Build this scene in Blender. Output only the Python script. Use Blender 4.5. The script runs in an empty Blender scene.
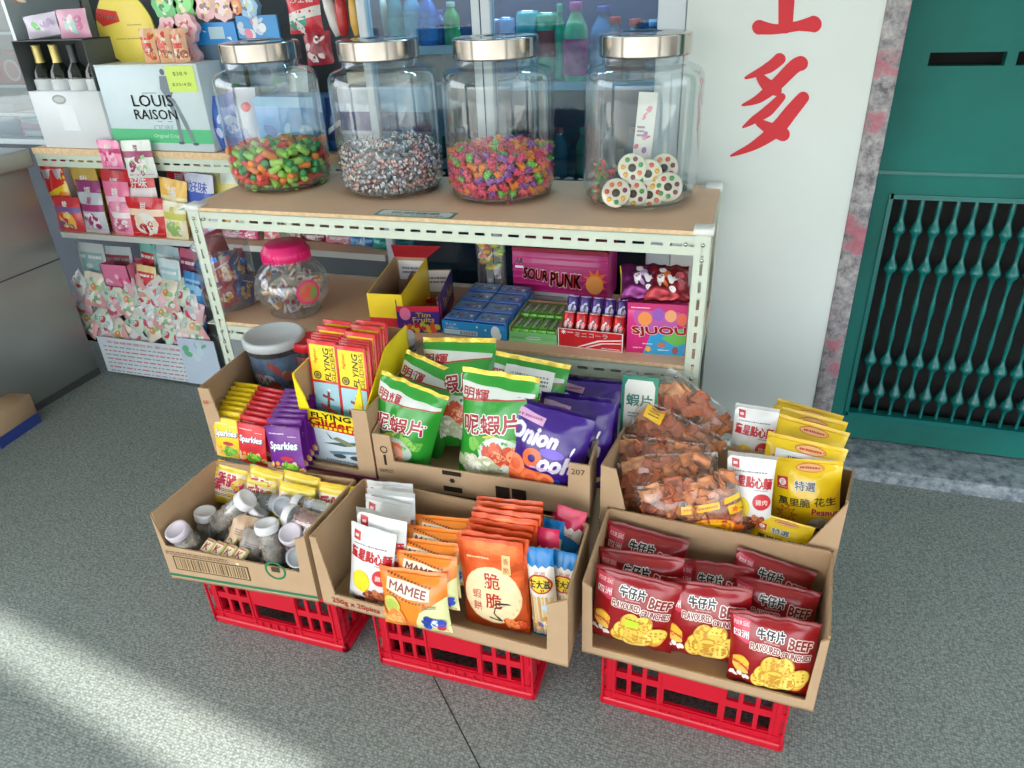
import bpy, bmesh, math, random
from mathutils import Vector, Matrix
SC = bpy.context.scene
COL = SC.collection
PI = math.pi
R = random.Random(7)

# ------------------------------------------------------------------ camera
F_PX = 732.42
AX = ((0.950455, 0.115293, -0.288692), (0.308268, -0.469293, 0.827487), (-0.040077, -0.875484, -0.481583))
CAM = Vector((0, 0, 1.5))
cd = bpy.data.cameras.new('camera')
cd.sensor_width = 36.0
cd.lens = F_PX / 1024 * 36.0
cd.clip_start = 0.02
cam = bpy.data.objects.new('camera', cd)
COL.objects.link(cam)
right = Vector((AX[0][0], AX[1][0], AX[2][0]))
up = -Vector((AX[0][1], AX[1][1], AX[2][1]))
back = -Vector((AX[0][2], AX[1][2], AX[2][2]))
m = Matrix((right, up, back)).transposed().to_4x4()
m.translation = CAM
cam.matrix_world = m
SC.camera = cam

# ------------------------------------------------------------------ light
world = bpy.data.worlds.new('sky')
SC.world = world
world.use_nodes = True
wn = world.node_tree
bgn = wn.nodes['Background']
sky = wn.nodes.new('ShaderNodeTexSky')
sky.sky_type = 'NISHITA'
sky.sun_disc = False
sky.sun_elevation = math.radians(48)
sky.sun_rotation = math.radians(200)
sky.air_density = 1.0
sky.dust_density = 2.0
hs = wn.nodes.new('ShaderNodeHueSaturation')
hs.inputs['Saturation'].default_value = 0.35
wn.links.new(sky.outputs[0], hs.inputs['Color'])
wn.links.new(hs.outputs[0], bgn.inputs['Color'])
bgn.inputs['Strength'].default_value = 0.30
sl = bpy.data.lights.new('sun', 'SUN')
sl.energy = 4.2
sl.angle = math.radians(0.9)
sl.color = (1.0, 0.95, 0.86)
sun = bpy.data.objects.new('sun', sl)
COL.objects.link(sun)
SUN_DIR = Vector((0.25, 0.62, -0.72)).normalized()
sun.rotation_euler = SUN_DIR.to_track_quat('-Z', 'Y').to_euler()
sun.location = (-2, -6, 8)
SC.view_settings.view_transform = 'Standard'
SC.view_settings.look = 'None'
SC.view_settings.exposure = 0.95
SC.view_settings.gamma = 1.0
SC.view_settings.use_curve_mapping = False
SC.cycles.transparent_max_bounces = 32
SC.cycles.max_bounces = 10
SC.cycles.caustics_reflective = False
SC.cycles.caustics_refractive = False

# ------------------------------------------------------------------ measuring helpers: a sight line meets a known real plane
def ray(x, y):
    d = ((x - 512) / F_PX, (y - 384) / F_PX, 1.0)
    return Vector([sum(AX[i][j] * d[j] for j in range(3)) for i in range(3)])
def on_z(x, y, z):
    d = ray(x, y); return CAM + d * ((z - CAM.z) / d.z)
def on_y(x, y, Y):
    d = ray(x, y); return CAM + d * ((Y - CAM.y) / d.y)
def on_x(x, y, X):
    d = ray(x, y); return CAM + d * ((X - CAM.x) / d.x)
def on_plane(x, y, p, n):
    d = ray(x, y); return CAM + d * ((p - CAM).dot(n) / d.dot(n))

# ------------------------------------------------------------------ materials
def lin(c):
    return tuple(((v / 255) / 12.92 if v / 255 <= 0.04045 else ((v / 255 + 0.055) / 1.055) ** 2.4) for v in c)
MATS = {}
def mat(col, rough=0.5, metal=0.0, var=0.06, bump=0.0, bscale=60.0, vscale=8.0, coat=0.0, emit=0.0, name=None, trans=0.0):
    key = (tuple(col), rough, metal, var, bump, bscale, vscale, coat, emit, name, trans)
    if key in MATS: return MATS[key]
    mt = bpy.data.materials.new(name or 'surface_%d_%d_%d' % tuple(int(v) for v in col[:3]))
    mt.use_nodes = True
    nt = mt.node_tree; b = nt.nodes['Principled BSDF']
    c = lin(col)
    tc = nt.nodes.new('ShaderNodeTexCoord')
    nz = nt.nodes.new('ShaderNodeTexNoise'); nz.inputs['Scale'].default_value = vscale; nz.inputs['Detail'].default_value = 4
    nt.links.new(tc.outputs['Object'], nz.inputs['Vector'])
    rp = nt.nodes.new('ShaderNodeValToRGB')
    rp.color_ramp.elements[0].position = 0.3; rp.color_ramp.elements[1].position = 0.7
    rp.color_ramp.elements[0].color = (*[max(0, v * (1 - var)) for v in c], 1)
    rp.color_ramp.elements[1].color = (*[min(1, v * (1 + var)) for v in c], 1)
    nt.links.new(nz.outputs['Fac'], rp.inputs['Fac'])
    nt.links.new(rp.outputs['Color'], b.inputs['Base Color'])
    b.inputs['Roughness'].default_value = rough
    b.inputs['Metallic'].default_value = metal
    if coat:
        b.inputs['Coat Weight'].default_value = coat
        b.inputs['Coat Roughness'].default_value = 0.12
    if trans:
        b.inputs['Transmission Weight'].default_value = trans
    if emit:
        b.inputs['Emission Color'].default_value = (*c, 1); b.inputs['Emission Strength'].default_value = emit
    if bump:
        n2 = nt.nodes.new('ShaderNodeTexNoise'); n2.inputs['Scale'].default_value = bscale; n2.inputs['Detail'].default_value = 3
        nt.links.new(tc.outputs['Object'], n2.inputs['Vector'])
        bp = nt.nodes.new('ShaderNodeBump'); bp.inputs['Strength'].default_value = bump; bp.inputs['Distance'].default_value = 0.004
        nt.links.new(n2.outputs['Fac'], bp.inputs['Height'])
        nt.links.new(bp.outputs['Normal'], b.inputs['Normal'])
    MATS[key] = mt
    return mt
def film(col, rough=0.28): return mat(col, rough, 0.0, 0.05, 0.5, 30.0, 10.0, 0.35)
def foil(col, rough=0.3): return mat(col, rough, 0.65, 0.08, 0.55, 32.0, 10.0, 0.2)
def ink(col): return mat(col, 0.35, 0.0, 0.03, 0.0, 60.0, 8.0, 0.25)
def clear(tint=(240, 246, 246), gloss=0.12, edge=0.55, rough=0.03, name='clear', haze=0.0, hazecol=(225, 230, 232)):
    key = (tint, gloss, edge, rough, name, haze)
    if key in MATS: return MATS[key]
    mt = bpy.data.materials.new(name); mt.use_nodes = True
    nt = mt.node_tree; nt.nodes.remove(nt.nodes['Principled BSDF'])
    out = nt.nodes['Material Output']
    tr = nt.nodes.new('ShaderNodeBsdfTransparent'); tr.inputs[0].default_value = (*lin(tint), 1)
    gl = nt.nodes.new('ShaderNodeBsdfGlossy'); gl.inputs['Roughness'].default_value = rough
    gl.inputs['Color'].default_value = (0.95, 0.97, 0.97, 1)
    lw = nt.nodes.new('ShaderNodeLayerWeight'); lw.inputs['Blend'].default_value = 0.25
    mr = nt.nodes.new('ShaderNodeMapRange')
    mr.inputs['To Min'].default_value = gloss; mr.inputs['To Max'].default_value = edge
    nz = nt.nodes.new('ShaderNodeTexNoise'); nz.inputs['Scale'].default_value = 30
    tc = nt.nodes.new('ShaderNodeTexCoord'); nt.links.new(tc.outputs['Object'], nz.inputs['Vector'])
    bp = nt.nodes.new('ShaderNodeBump'); bp.inputs['Strength'].default_value = 0.05 if rough < 0.06 else 0.5; bp.inputs['Distance'].default_value = 0.003
    nt.links.new(nz.outputs['Fac'], bp.inputs['Height']); nt.links.new(bp.outputs['Normal'], gl.inputs['Normal'])
    nt.links.new(lw.outputs['Facing'], mr.inputs['Value'])
    mx = nt.nodes.new('ShaderNodeMixShader')
    nt.links.new(mr.outputs[0], mx.inputs[0]); nt.links.new(tr.outputs[0], mx.inputs[1]); nt.links.new(gl.outputs[0], mx.inputs[2])
    last = mx
    if haze:
        df = nt.nodes.new('ShaderNodeBsdfDiffuse'); df.inputs[0].default_value = (*lin(hazecol), 1)
        m2 = nt.nodes.new('ShaderNodeMixShader'); m2.inputs[0].default_value = haze
        nt.links.new(mx.outputs[0], m2.inputs[1]); nt.links.new(df.outputs[0], m2.inputs[2]); last = m2
    nt.links.new(last.outputs[0], out.inputs['Surface'])
    MATS[key] = mt
    return mt
CARD = mat((180, 151, 118), 0.85, 0, 0.05, 0.06, 90, 14, name='brown_cardboard')
CARD_EDGE = mat((176, 144, 106), 0.9, 0, 0.25, 0.2, 400, 300, name='corrugated_edge')
CARD_IN = mat((176, 145, 110), 0.88, 0, 0.05, 0.06, 90, 14, name='inner_cardboard')
WHITE_PAPER = mat((232, 234, 230), 0.6, name='white_paper')
GLASS = clear((246, 250, 250), 0.045, 0.75, 0.015, 'jar_glass')
PLASTIC = clear((244, 246, 247), 0.10, 0.55, 0.10, 'clear_plastic', 0.05)
FILMCLEAR = clear((250, 248, 246), 0.05, 0.5, 0.12, 'clear_film', 0.04)

# ------------------------------------------------------------------ mesh collecting
class MB:
    def __init__(s): s.v = []; s.f = []; s.m = []; s.s = []; s.mats = []
    def mi(s, mt):
        if mt not in s.mats: s.mats.append(mt)
        return s.mats.index(mt)
    def add(s, vs, fs, mt, smooth=False, M=None):
        o = len(s.v); i = s.mi(mt)
        s.v += [tuple(M @ Vector(v)) if M else tuple(v) for v in vs]
        for f in fs: s.f.append(tuple(o + k for k in f)); s.m.append(i); s.s.append(smooth)
        return s
    def box(s, x0, y0, z0, x1, y1, z1, mt, M=None):
        vs = [(x0,y0,z0),(x1,y0,z0),(x1,y1,z0),(x0,y1,z0),(x0,y0,z1),(x1,y0,z1),(x1,y1,z1),(x0,y1,z1)]
        return s.add(vs, [(0,3,2,1),(4,5,6,7),(0,1,5,4),(1,2,6,5),(2,3,7,6),(3,0,4,7)], mt, False, M)
    def rbox(s, x0, y0, z0, x1, y1, z1, mt, r=0.004, seg=2, M=None):
        bm = bmesh.new(); bmesh.ops.create_cube(bm, size=1)
        for v in bm.verts: v.co = Vector(((x0+x1)/2+v.co.x*(x1-x0), (y0+y1)/2+v.co.y*(y1-y0), (z0+z1)/2+v.co.z*(z1-z0)))
        bmesh.ops.bevel(bm, geom=list(bm.edges), offset=r, segments=seg, affect='EDGES', profile=0.5)
        s.bm(bm, mt, True, M); return s
    def bm(s, bm, mt, smooth=False, M=None):
        bm.verts.index_update()
        s.add([v.co.copy() for v in bm.verts], [[v.index for v in f.verts] for f in bm.faces], mt, smooth, M); bm.free()
    def lathe(s, prof, mt, n=32, smooth=True, M=None, cap0=False, cap1=False, a0=0, a1=2*PI):
        vs = []; fs = []; k = len(prof); full = abs(a1 - a0 - 2*PI) < 1e-6; cols = n if full else n + 1
        for i in range(cols):
            a = a0 + (a1 - a0) * i / n
            for r, z in prof: vs.append((r*math.cos(a), r*math.sin(a), z))
        for i in range(n):
            j = (i + 1) % cols
            for q in range(k - 1): fs.append((i*k+q, j*k+q, j*k+q+1, i*k+q+1))
        if cap0: fs.append(tuple(i*k for i in reversed(range(cols))))
        if cap1: fs.append(tuple(i*k+k-1 for i in range(cols)))
        return s.add(vs, fs, mt, smooth, M)
    def prism(s, pts, axis, d0, d1, mt, mte=None, M=None):
        """polygon in a plane pushed along an axis: 'y' -> pts are (x,z); 'x' -> (y,z); 'z' -> (x,y)"""
        def P(a, b, d): return (a, d, b) if axis == 'y' else (d, a, b) if axis == 'x' else (a, b, d)
        n = len(pts)
        bm = bmesh.new(); vs = [bm.verts.new(P(a, b, d0)) for a, b in pts]
        f = bm.faces.new(vs); f.normal_update(); bmesh.ops.triangulate(bm, faces=[f]); bm.verts.index_update()
        tri = [[v.index for v in q.verts] for q in bm.faces]; bm.free()
        s.add([P(a, b, d0) for a, b in pts], tri, mt, False, M)
        s.add([P(a, b, d1) for a, b in pts], [t[::-1] for t in tri], mt, False, M)
        s.add([P(a, b, d0) for a, b in pts] + [P(a, b, d1) for a, b in pts],
              [(i, (i+1) % n, n+(i+1) % n, n+i) for i in range(n)], mte or mt, False, M)
        return s
    def tube(s, pts, r, mt, n=8, M=None):
        pts = [Vector(p) for p in pts]; vs = []; fs = []
        for i, p in enumerate(pts):
            t = (pts[min(i+1, len(pts)-1)] - pts[max(i-1, 0)]).normalized()
            a = t.orthogonal().normalized(); b = t.cross(a)
            if i and True:
                a = pa - t * pa.dot(t); a.normalize(); b = t.cross(a)
            pa = a
            rr = r[i] if isinstance(r, (list, tuple)) else r
            for k in range(n): vs.append(p + (a*math.cos(2*PI*k/n) + b*math.sin(2*PI*k/n))*rr)
        for i in range(len(pts)-1):
            for k in range(n): fs.append((i*n+k, i*n+(k+1) % n, (i+1)*n+(k+1) % n, (i+1)*n+k))
        fs.append(tuple(range(n))[::-1]); fs.append(tuple((len(pts)-1)*n+k for k in range(n)))
        return s.add(vs, fs, mt, True, M)
    def ball(s, c, r, mt, seg=10, sc=(1,1,1), M=None):
        bm = bmesh.new(); bmesh.ops.create_uvsphere(bm, u_segments=seg, v_segments=max(5, seg*2//3), radius=r)
        for v in bm.verts: v.co = Vector((v.co.x*sc[0]+c[0], v.co.y*sc[1]+c[1], v.co.z*sc[2]+c[2]))
        s.bm(bm, mt, True, M); return s
    def mesh(s, name):
        me = bpy.data.meshes.new(name); me.from_pydata(s.v, [], s.f)
        for mt in s.mats: me.materials.append(mt)
        me.polygons.foreach_set('material_index', s.m); me.polygons.foreach_set('use_smooth', s.s)
        me.update(); return me
    def build(s, name, parent=None): return obj(name, s.mesh(name), parent)

def obj(name, me, parent=None):
    o = bpy.data.objects.new(name, me); COL.objects.link(o)
    if parent: o.parent = parent
    return o
def tag(o, label=None, cat=None, group=None, kind=None):
    if label: o['label'] = label
    if cat: o['category'] = cat
    if group: o['group'] = group
    if kind: o['kind'] = kind
    return o
def thing(name, label, cat, loc=(0, 0, 0), rz=0.0, group=None):
    o = bpy.data.objects.new(name, None); COL.objects.link(o); o.empty_display_size = 0.05
    o.location = loc; o.rotation_euler = (0, 0, rz)
    return tag(o, label, cat, group)
def struct(name, mb, parent=None):
    o = mb.build(name, parent)
    if parent is None: o['kind'] = 'structure'
    return o
def kids(o): return list(o.children)
def dup(o, label, group=None, parent=None):
    c = o.copy(); COL.objects.link(c)
    if parent: c.parent = parent
    if label: c['label'] = label
    if group: c['group'] = group
    for ch in kids(o): dup(ch, None, None, c)
    return c
def rotm(loc, rx=0, ry=0, rz=0, s=1):
    return Matrix.Translation(Vector(loc)) @ Matrix.Rotation(rz, 4, 'Z') @ Matrix.Rotation(rx, 4, 'X') @ Matrix.Rotation(ry, 4, 'Y') @ Matrix.Scale(s, 4)

# ------------------------------------------------------------------ printing on surfaces
TXT = {}
def text2d(body, bold=0.0, shear=0.0):
    key = (body, round(bold, 4), shear)
    if key in TXT: return TXT[key]
    c = bpy.data.curves.new('lettering', 'FONT'); c.body = body; c.resolution_u = 2; c.offset = bold; c.shear = shear
    o = bpy.data.objects.new('lettering', c); COL.objects.link(o)
    dg = bpy.context.evaluated_depsgraph_get()
    me = bpy.data.meshes.new_from_object(o.evaluated_get(dg))
    vs = [(v.co.x, v.co.y) for v in me.vertices]; fs = [tuple(p.vertices) for p in me.polygons]
    bpy.data.objects.remove(o); bpy.data.curves.remove(c); bpy.data.meshes.remove(me)
    if not vs: vs = [(0, 0), (1, 0), (0, 1)]; fs = [(0, 1, 2)]
    x0 = min(v[0] for v in vs); x1 = max(v[0] for v in vs); y0 = min(v[1] for v in vs); y1 = max(v[1] for v in vs)
    TXT[key] = (vs, fs, x0, y0, x1, y1)
    return TXT[key]
class Flat:
    def __init__(s, o, ux, uy, W, H):
        s.o = Vector(o); s.ux = Vector(ux).normalized(); s.uy = Vector(uy).normalized(); s.W = W; s.H = H
        s.n = s.ux.cross(s.uy); s.nu = s.nv = 0
    def P(s, u, v, off): return s.o + s.ux*(u*s.W) + s.uy*(v*s.H) + s.n*off
class Cyl:
    def __init__(s, r, z0, z1, a0, a1, r1=None):
        s.r = r; s.r1 = r if r1 is None else r1; s.z0 = z0; s.z1 = z1; s.a0 = a0; s.a1 = a1
        s.W = r*abs(a1-a0); s.H = z1-z0; s.nu = 14; s.nv = 0
    def P(s, u, v, off):
        a = s.a0+(s.a1-s.a0)*u; r = s.r+(s.r1-s.r)*v+off
        return Vector((r*math.cos(a), r*math.sin(a), s.z0+(s.z1-s.z0)*v))
class Bag:
    """front face of a pillow pack: x across, z up, the front towards -y"""
    def __init__(s, W, H, T, seed=0, seal=0.07, pinch=0.06, wr=0.0016, nu=18, nv=18, full=1.0, edge=2.6, back=False, sag=0.0, bot=None):
        r = random.Random(seed); s.W = W; s.H = H; s.T = T; s.seal = seal; s.pinch = pinch; s.nu = nu; s.nv = nv; s.edge = edge
        s.wr = wr; s.ph = [(r.uniform(0, 6.28), r.uniform(1.5, 5.5), r.uniform(0.4, 1)) for _ in range(5)]
        s.sk = [(r.uniform(0, 6.28), r.uniform(-3, 3), r.uniform(1, 3.2)) for _ in range(4)]
        s.curl = r.uniform(-1, 1); s.sag = sag; s.full = full; s.bot = seal if bot is None else bot
    def prof(s, u, v):
        a = abs(2*u-1); pu = max(0.0, 1-a**s.edge)**0.75
        t = (v-s.bot)/(1-s.seal-s.bot)
        if t <= 0 or t >= 1: return 0.0
        pv = math.sin(PI*t**(0.85))**0.55
        return pu*pv
    def F(s, u, v, side=-1):
        pr = s.prof(u, v)
        x = (u-.5)*s.W*(1-s.pinch*math.sin(PI*min(1, max(0, v))))
        z = v*s.H - s.sag*(1-(2*u-1)**2)*v
        y = side*s.T/2*pr
        ed = math.exp(-((1-v)/0.20)) + math.exp(-(v/0.16))
        w = sum(math.sin(p+f*2*PI*u)*g for p, f, g in s.ph)/3
        d = sum(math.sin(p+a*2*u*PI+b*2*v*PI) for p, a, b in s.sk)/4
        y += s.wr*w*(ed*1.3+0.1) + s.wr*1.1*d*min(1, pr*2)*side
        y += s.curl*0.012*(2*u-1)**2*max(0, v-.8)*5*s.W
        return Vector((x, y, z))
    def P(s, u, v, off):
        p = s.F(u, v)
        if not off: return p
        e = 0.004
        du = s.F(min(1, u+e), v)-s.F(max(0, u-e), v); dv = s.F(u, min(1, v+e))-s.F(u, max(0, v-e))
        n = du.cross(dv)
        if n.length < 1e-12: n = Vector((0, -1, 0))
        n.normalize()
        return p+n*off
    def shell(s, mb, mt, mt_seal=None, mt_back=None):
        nu, nv = s.nu, s.nv
        for side in (-1, 1):
            vs = []; fs = []; f2 = []
            for j in range(nv+1):
                for i in range(nu+1): vs.append(s.F(i/nu, j/nv, side))
            for j in range(nv):
                for i in range(nu):
                    a = j*(nu+1)+i; q = (a, a+1, a+nu+2, a+nu+1) if side < 0 else (a, a+nu+1, a+nu+2, a+1)
                    (f2 if mt_seal and (j+.5)/nv > 1-s.seal else fs).append(q)
            mb.add(vs, fs, mt if side < 0 else (mt_back or mt), True)
            if f2: mb.add(vs, f2, mt_seal, True)
        return mb
def shape2d(it, W, H):
    """one print item -> list of (verts, faces) in metres on the surface"""
    k = it[0]
    if k == 'r':
        _, u0, v0, u1, v1, c = it[:6]
        return [([(u0*W, v0*H), (u1*W, v0*H), (u1*W, v1*H), (u0*W, v1*H)], [(0, 1, 2, 3)], c)]
    if k == 'e':
        _, cx, cy, rx, ry, c = it[:6]; n = 22
        rot = math.radians(it[6]) if len(it) > 6 else 0; cr, sr = math.cos(rot), math.sin(rot)
        pts = []
        for i in range(n):
            a, b = rx*W*math.cos(2*PI*i/n), ry*W*math.sin(2*PI*i/n)
            pts.append((cx*W+a*cr-b*sr, cy*H+a*sr+b*cr))
        return [(pts, [tuple(range(n))], c)]
    if k == 'o':   # ring
        _, cx, cy, r0, r1, c = it[:6]; n = 22; vs = []; fs = []
        for i in range(n):
            a = 2*PI*i/n
            vs += [(cx*W+r0*W*math.cos(a), cy*H+r0*W*math.sin(a)), (cx*W+r1*W*math.cos(a), cy*H+r1*W*math.sin(a))]
        for i in range(n): j = (i+1) % n; fs.append((2*i, 2*i+1, 2*j+1, 2*j))
        return [(vs, fs, c)]
    if k == 'p':
        pts = [(u*W, v*H) for u, v in it[1]]
        bm = bmesh.new(); f = bm.faces.new([bm.verts.new((x, y, 0)) for x, y in pts]); f.normal_update(); bmesh.ops.triangulate(bm, faces=[f]); bm.verts.index_update()
        fs = [tuple(v.index for v in q.verts) for q in bm.faces]; bm.free()
        return [(pts, fs, it[2])]
    if k == 'star':
        _, cx, cy, r0, r1, n, c = it[:7]
        pts = [(cx*W+(r0 if i % 2 else r1)*W*math.cos(PI*i/n), cy*H+(r0 if i % 2 else r1)*W*math.sin(PI*i/n)) for i in range(2*n)]
        pts = [(cx*W, cy*H)]+pts
        return [(pts, [(0, i+1, (i+1) % (2*n)+1) for i in range(2*n)], c)]
    if k == 't':
        _, body, cx, cy, h, c = it[:6]; o = it[6] if len(it) > 6 else {}
        res = []
        vs, fs, x0, y0, x1, y1 = text2d(body, 0.0, o.get('sh', 0.0))
        sy = h*H/max(1e-6, y1-y0); sx = sy
        if 'w' in o: sx = o['w']*W/max(1e-6, x1-x0)
        mx, my = (x0+x1)/2, (y0+y1)/2; a = math.radians(o.get('rot', 0)); ca, sa = math.cos(a), math.sin(a)
        def one(rad, dirs, col):   # thicken by laying the glyphs down a few times, slightly shifted
            Q = []; Fs = []
            for dx, dy in [(0, 0)]+[(rad*math.cos(2*PI*i/dirs), rad*math.sin(2*PI*i/dirs)) for i in range(dirs)]:
                k0 = len(Q)
                for x, y in vs:
                    x = (x-mx)*sx+dx; y = (y-my)*sy+dy
                    Q.append((cx*W+x*ca-y*sa, cy*H+x*sa+y*ca))
                Fs += [tuple(k0+i for i in f) for f in fs]
            res.append((Q, Fs, col))
        rb = o.get('b', 0.0)*0.55*h*H
        if 'out' in o: one(rb+o.get('ow', 0.06)*0.8*h*H, 8, o['out'])
        one(rb, 4 if rb > 0 else 0, c)
        return res
    if k == 'cl':  # cluster of small patches: food pictures
        _, cx, cy, rx, ry, n, sz, cols, seed = it[:9]; r = random.Random(seed); res = []
        for i in range(n):
            a = r.uniform(0, 2*PI); d = math.sqrt(r.random())
            res += shape2d(('e', cx+rx*d*math.cos(a), cy+ry*d*math.sin(a), sz*r.uniform(.7, 1.3), sz*r.uniform(.4, 1.0), r.choice(cols), r.uniform(0, 180)), W, H)
        return res
    if k == 'waf':  # round lattice crisps
        _, cx, cy, rx, ry, n, sz, c1, c2, seed = it[:10]; r = random.Random(seed); res = []
        for i in range(n):
            a = r.uniform(0, 2*PI); d = math.sqrt(r.random()); x = cx+rx*d*math.cos(a); y = cy+ry*d*math.sin(a)
            res += shape2d(('e', x, y, sz*1.08, sz*.92, c2, r.uniform(0, 90)), W, H)
            res += shape2d(('e', x, y, sz, sz*.85, c1[i % len(c1)], r.uniform(0, 90)), W, H)
            for p in (-.45, 0, .45):
                for q in (-.45, 0, .45):
                    res += shape2d(('e', x+p*sz*.95, y+q*sz*.8*W/H, sz*.12, sz*.12, c2), W, H)
        return res
    if k == 'lines':  # small print
        _, u0, v0, u1, v1, n, c, seed = it[:8]; r = random.Random(seed); res = []
        for i in range(n):
            v = v1-(i+.5)*(v1-v0)/n; u = u0
            while u < u1:
                w = r.uniform(.02, .09)*(u1-u0)
                res.append(shape2d(('r', u, v-(v1-v0)/n*.28, min(u1, u+w), v+(v1-v0)/n*.28, c), W, H)[0]); u += w+.018*(u1-u0)
        return res
    if k == 'bar':
        _, u0, v0, u1, v1, c, seed = it[:7]; r = random.Random(seed); res = []; u = u0
        while u < u1:
            w = r.choice((.006, .012, .018))*(u1-u0)*1.2; res.append(shape2d(('r', u, v0, min(u+w, u1), v1, c), W, H)[0]); u += w+r.choice((.008, .014, .02))*(u1-u0)*1.2
        return res
    raise ValueError(k)
def stamp(mb, S, items, off0=0.0004, step=0.00008, fin=ink):
    n = 0
    for it in items:
        last = None
        for vs, fs, c in shape2d(it, S.W, S.H):
            n += 1.0 if it[0] == 't' else 0.08 if it[0] in ('cl', 'waf') else 0
            off = off0+step*n
            mt = c if isinstance(c, bpy.types.Material) else fin(c)
            if S.nu or S.nv:
                bm = bmesh.new(); bv = [bm.verts.new((x, y, 0)) for x, y in vs]
                for f in fs:
                    try: bm.faces.new([bv[i] for i in f])
                    except ValueError: pass
                xs = [v[0] for v in vs]; ys = [v[1] for v in vs]
                for N, L, lo, hi, nrm in ((S.nu, S.W, min(xs), max(xs), (1, 0, 0)), (S.nv, S.H, min(ys), max(ys), (0, 1, 0))):
                    for i in range(1, N):
                        q = L*i/N
                        if lo+1e-6 < q < hi-1e-6:
                            bmesh.ops.bisect_plane(bm, geom=list(bm.verts)+list(bm.edges)+list(bm.faces), dist=1e-7, plane_co=(q*nrm[0], q*nrm[1], 0), plane_no=nrm)
                bm.verts.index_update()
                vs2 = [(v.co.x, v.co.y) for v in bm.verts]; fs2 = [[v.index for v in f.verts] for f in bm.faces]; bm.free()
            else: vs2, fs2 = vs, fs
            mb.add([S.P(min(1, max(0, x/S.W)), min(1, max(0, y/S.H)), off) for x, y in vs2], fs2, mt, bool(S.nu or S.nv))
        n += 1
    return mb
def basis(x, lean, origin, s=1.0, sz=1.0):
    """bag frame: x across, up leaning back by lean"""
    x = x.normalized(); u0 = Vector((0, 0, 1)); u0 = (u0-x*u0.dot(x)).normalized(); fr = x.cross(u0)
    u = u0*math.cos(lean)-fr*math.sin(lean); y = -(x.cross(u))
    M = Matrix((x*s, y*s, u*s*sz)).transposed().to_4x4(); M.translation = origin
    return M
def stand(o, W, H, TL, TR, zf, lean=12, yaw=-2, sz=1.0, smax=1.12, smin=0.9):
    """stand a pack on the floor of its tray so that its top edge runs between two sighted points"""
    L = math.radians(lean); yr = math.radians(yaw); n = Vector((-math.sin(yr), math.cos(yr), 0))
    lo, hi = 0.9, 2.6
    for _ in range(60):
        Y = (lo+hi)/2; mid0 = on_y((TL[0]+TR[0])/2, (TL[1]+TR[1])/2, Y)
        a = on_plane(*TL, mid0, n); b = on_plane(*TR, mid0, n); x = (b-a)
        s = min(smax, max(smin, x.length/W)); M = basis(x, L, Vector((0, 0, 0)), s, sz)
        og = (a+b)/2-(M @ Vector((0, 0, H)))
        if og.z > zf: lo = Y
        else: hi = Y
    M.translation = og
    o.matrix_world = M
    return og
ORD = ['front', 'second from the front', 'third from the front', 'fourth from the front', 'fifth from the front', 'sixth from the front', 'seventh from the front', 'eighth from the front', 'ninth from the front', 'tenth from the front', 'eleventh from the front', 'twelfth from the front']
# ================================================================== SETTING
def floor_mat():
    mt = bpy.data.materials.new('woven_carpet'); mt.use_nodes = True; nt = mt.node_tree; b = nt.nodes['Principled BSDF']
    tc = nt.nodes.new('ShaderNodeTexCoord')
    vo = nt.nodes.new('ShaderNodeTexVoronoi'); vo.inputs['Scale'].default_value = 150; vo.inputs['Randomness'].default_value = 0.55
    n1 = nt.nodes.new('ShaderNodeTexNoise'); n1.inputs['Scale'].default_value = 120; n1.inputs['Detail'].default_value = 5
    n2 = nt.nodes.new('ShaderNodeTexNoise'); n2.inputs['Scale'].default_value = 2.2; n2.inputs['Detail'].default_value = 3
    for n in (vo, n1, n2): nt.links.new(tc.outputs['Object'], n.inputs['Vector'])
    m1 = nt.nodes.new('ShaderNodeMath'); m1.operation = 'MULTIPLY_ADD'; m1.inputs[1].default_value = 0.55; m1.inputs[2].default_value = 0.0
    nt.links.new(vo.outputs['Distance'], m1.inputs[0])
    m2 = nt.nodes.new('ShaderNodeMath'); m2.operation = 'MULTIPLY_ADD'; m2.inputs[1].default_value = 0.6
    nt.links.new(n1.outputs['Fac'], m2.inputs[0]); nt.links.new(m1.outputs[0], m2.inputs[2])
    rp = nt.nodes.new('ShaderNodeValToRGB')
    rp.color_ramp.elements[0].position = 0.30; rp.color_ramp.elements[0].color = (*lin((166, 176, 170)), 1)
    rp.color_ramp.elements[1].position = 0.72; rp.color_ramp.elements[1].color = (*lin((110, 120, 116)), 1)
    nt.links.new(m2.outputs[0], rp.inputs['Fac'])
    mx = nt.nodes.new('ShaderNodeMix'); mx.data_type = 'RGBA'; mx.blend_type = 'MULTIPLY'; mx.inputs['Factor'].default_value = 0.5
    r2 = nt.nodes.new('ShaderNodeValToRGB'); r2.color_ramp.elements[0].position = .3; r2.color_ramp.elements[1].position = .7
    r2.color_ramp.elements[0].color = (.80, .82, .82, 1)
    nt.links.new(n2.outputs['Fac'], r2.inputs['Fac']); nt.links.new(rp.outputs['Color'], mx.inputs[6]); nt.links.new(r2.outputs['Color'], mx.inputs[7])
    nt.links.new(mx.outputs[2], b.inputs['Base Color'])
    b.inputs['Roughness'].default_value = 0.9
    bp = nt.nodes.new('ShaderNodeBump'); bp.inputs['Strength'].default_value = 0.7; bp.inputs['Distance'].default_value = 0.003; bp.invert = True
    nt.links.new(m2.outputs[0], bp.inputs['Height']); nt.links.new(bp.outputs['Normal'], b.inputs['Normal'])
    return mt
FLOOR = floor_mat()
SEAM = mat((52, 54, 54), 0.9)
mb = MB()
mb.box(-5, -1.6, -0.05, 3.5, 2.5, 0.0, FLOOR)
a = on_z(434, 678, 0.0); b = on_z(480, 768, 0.0); d = (b-a).normalized(); nrm = Vector((-d.y, d.x, 0))*0.0016
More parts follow.
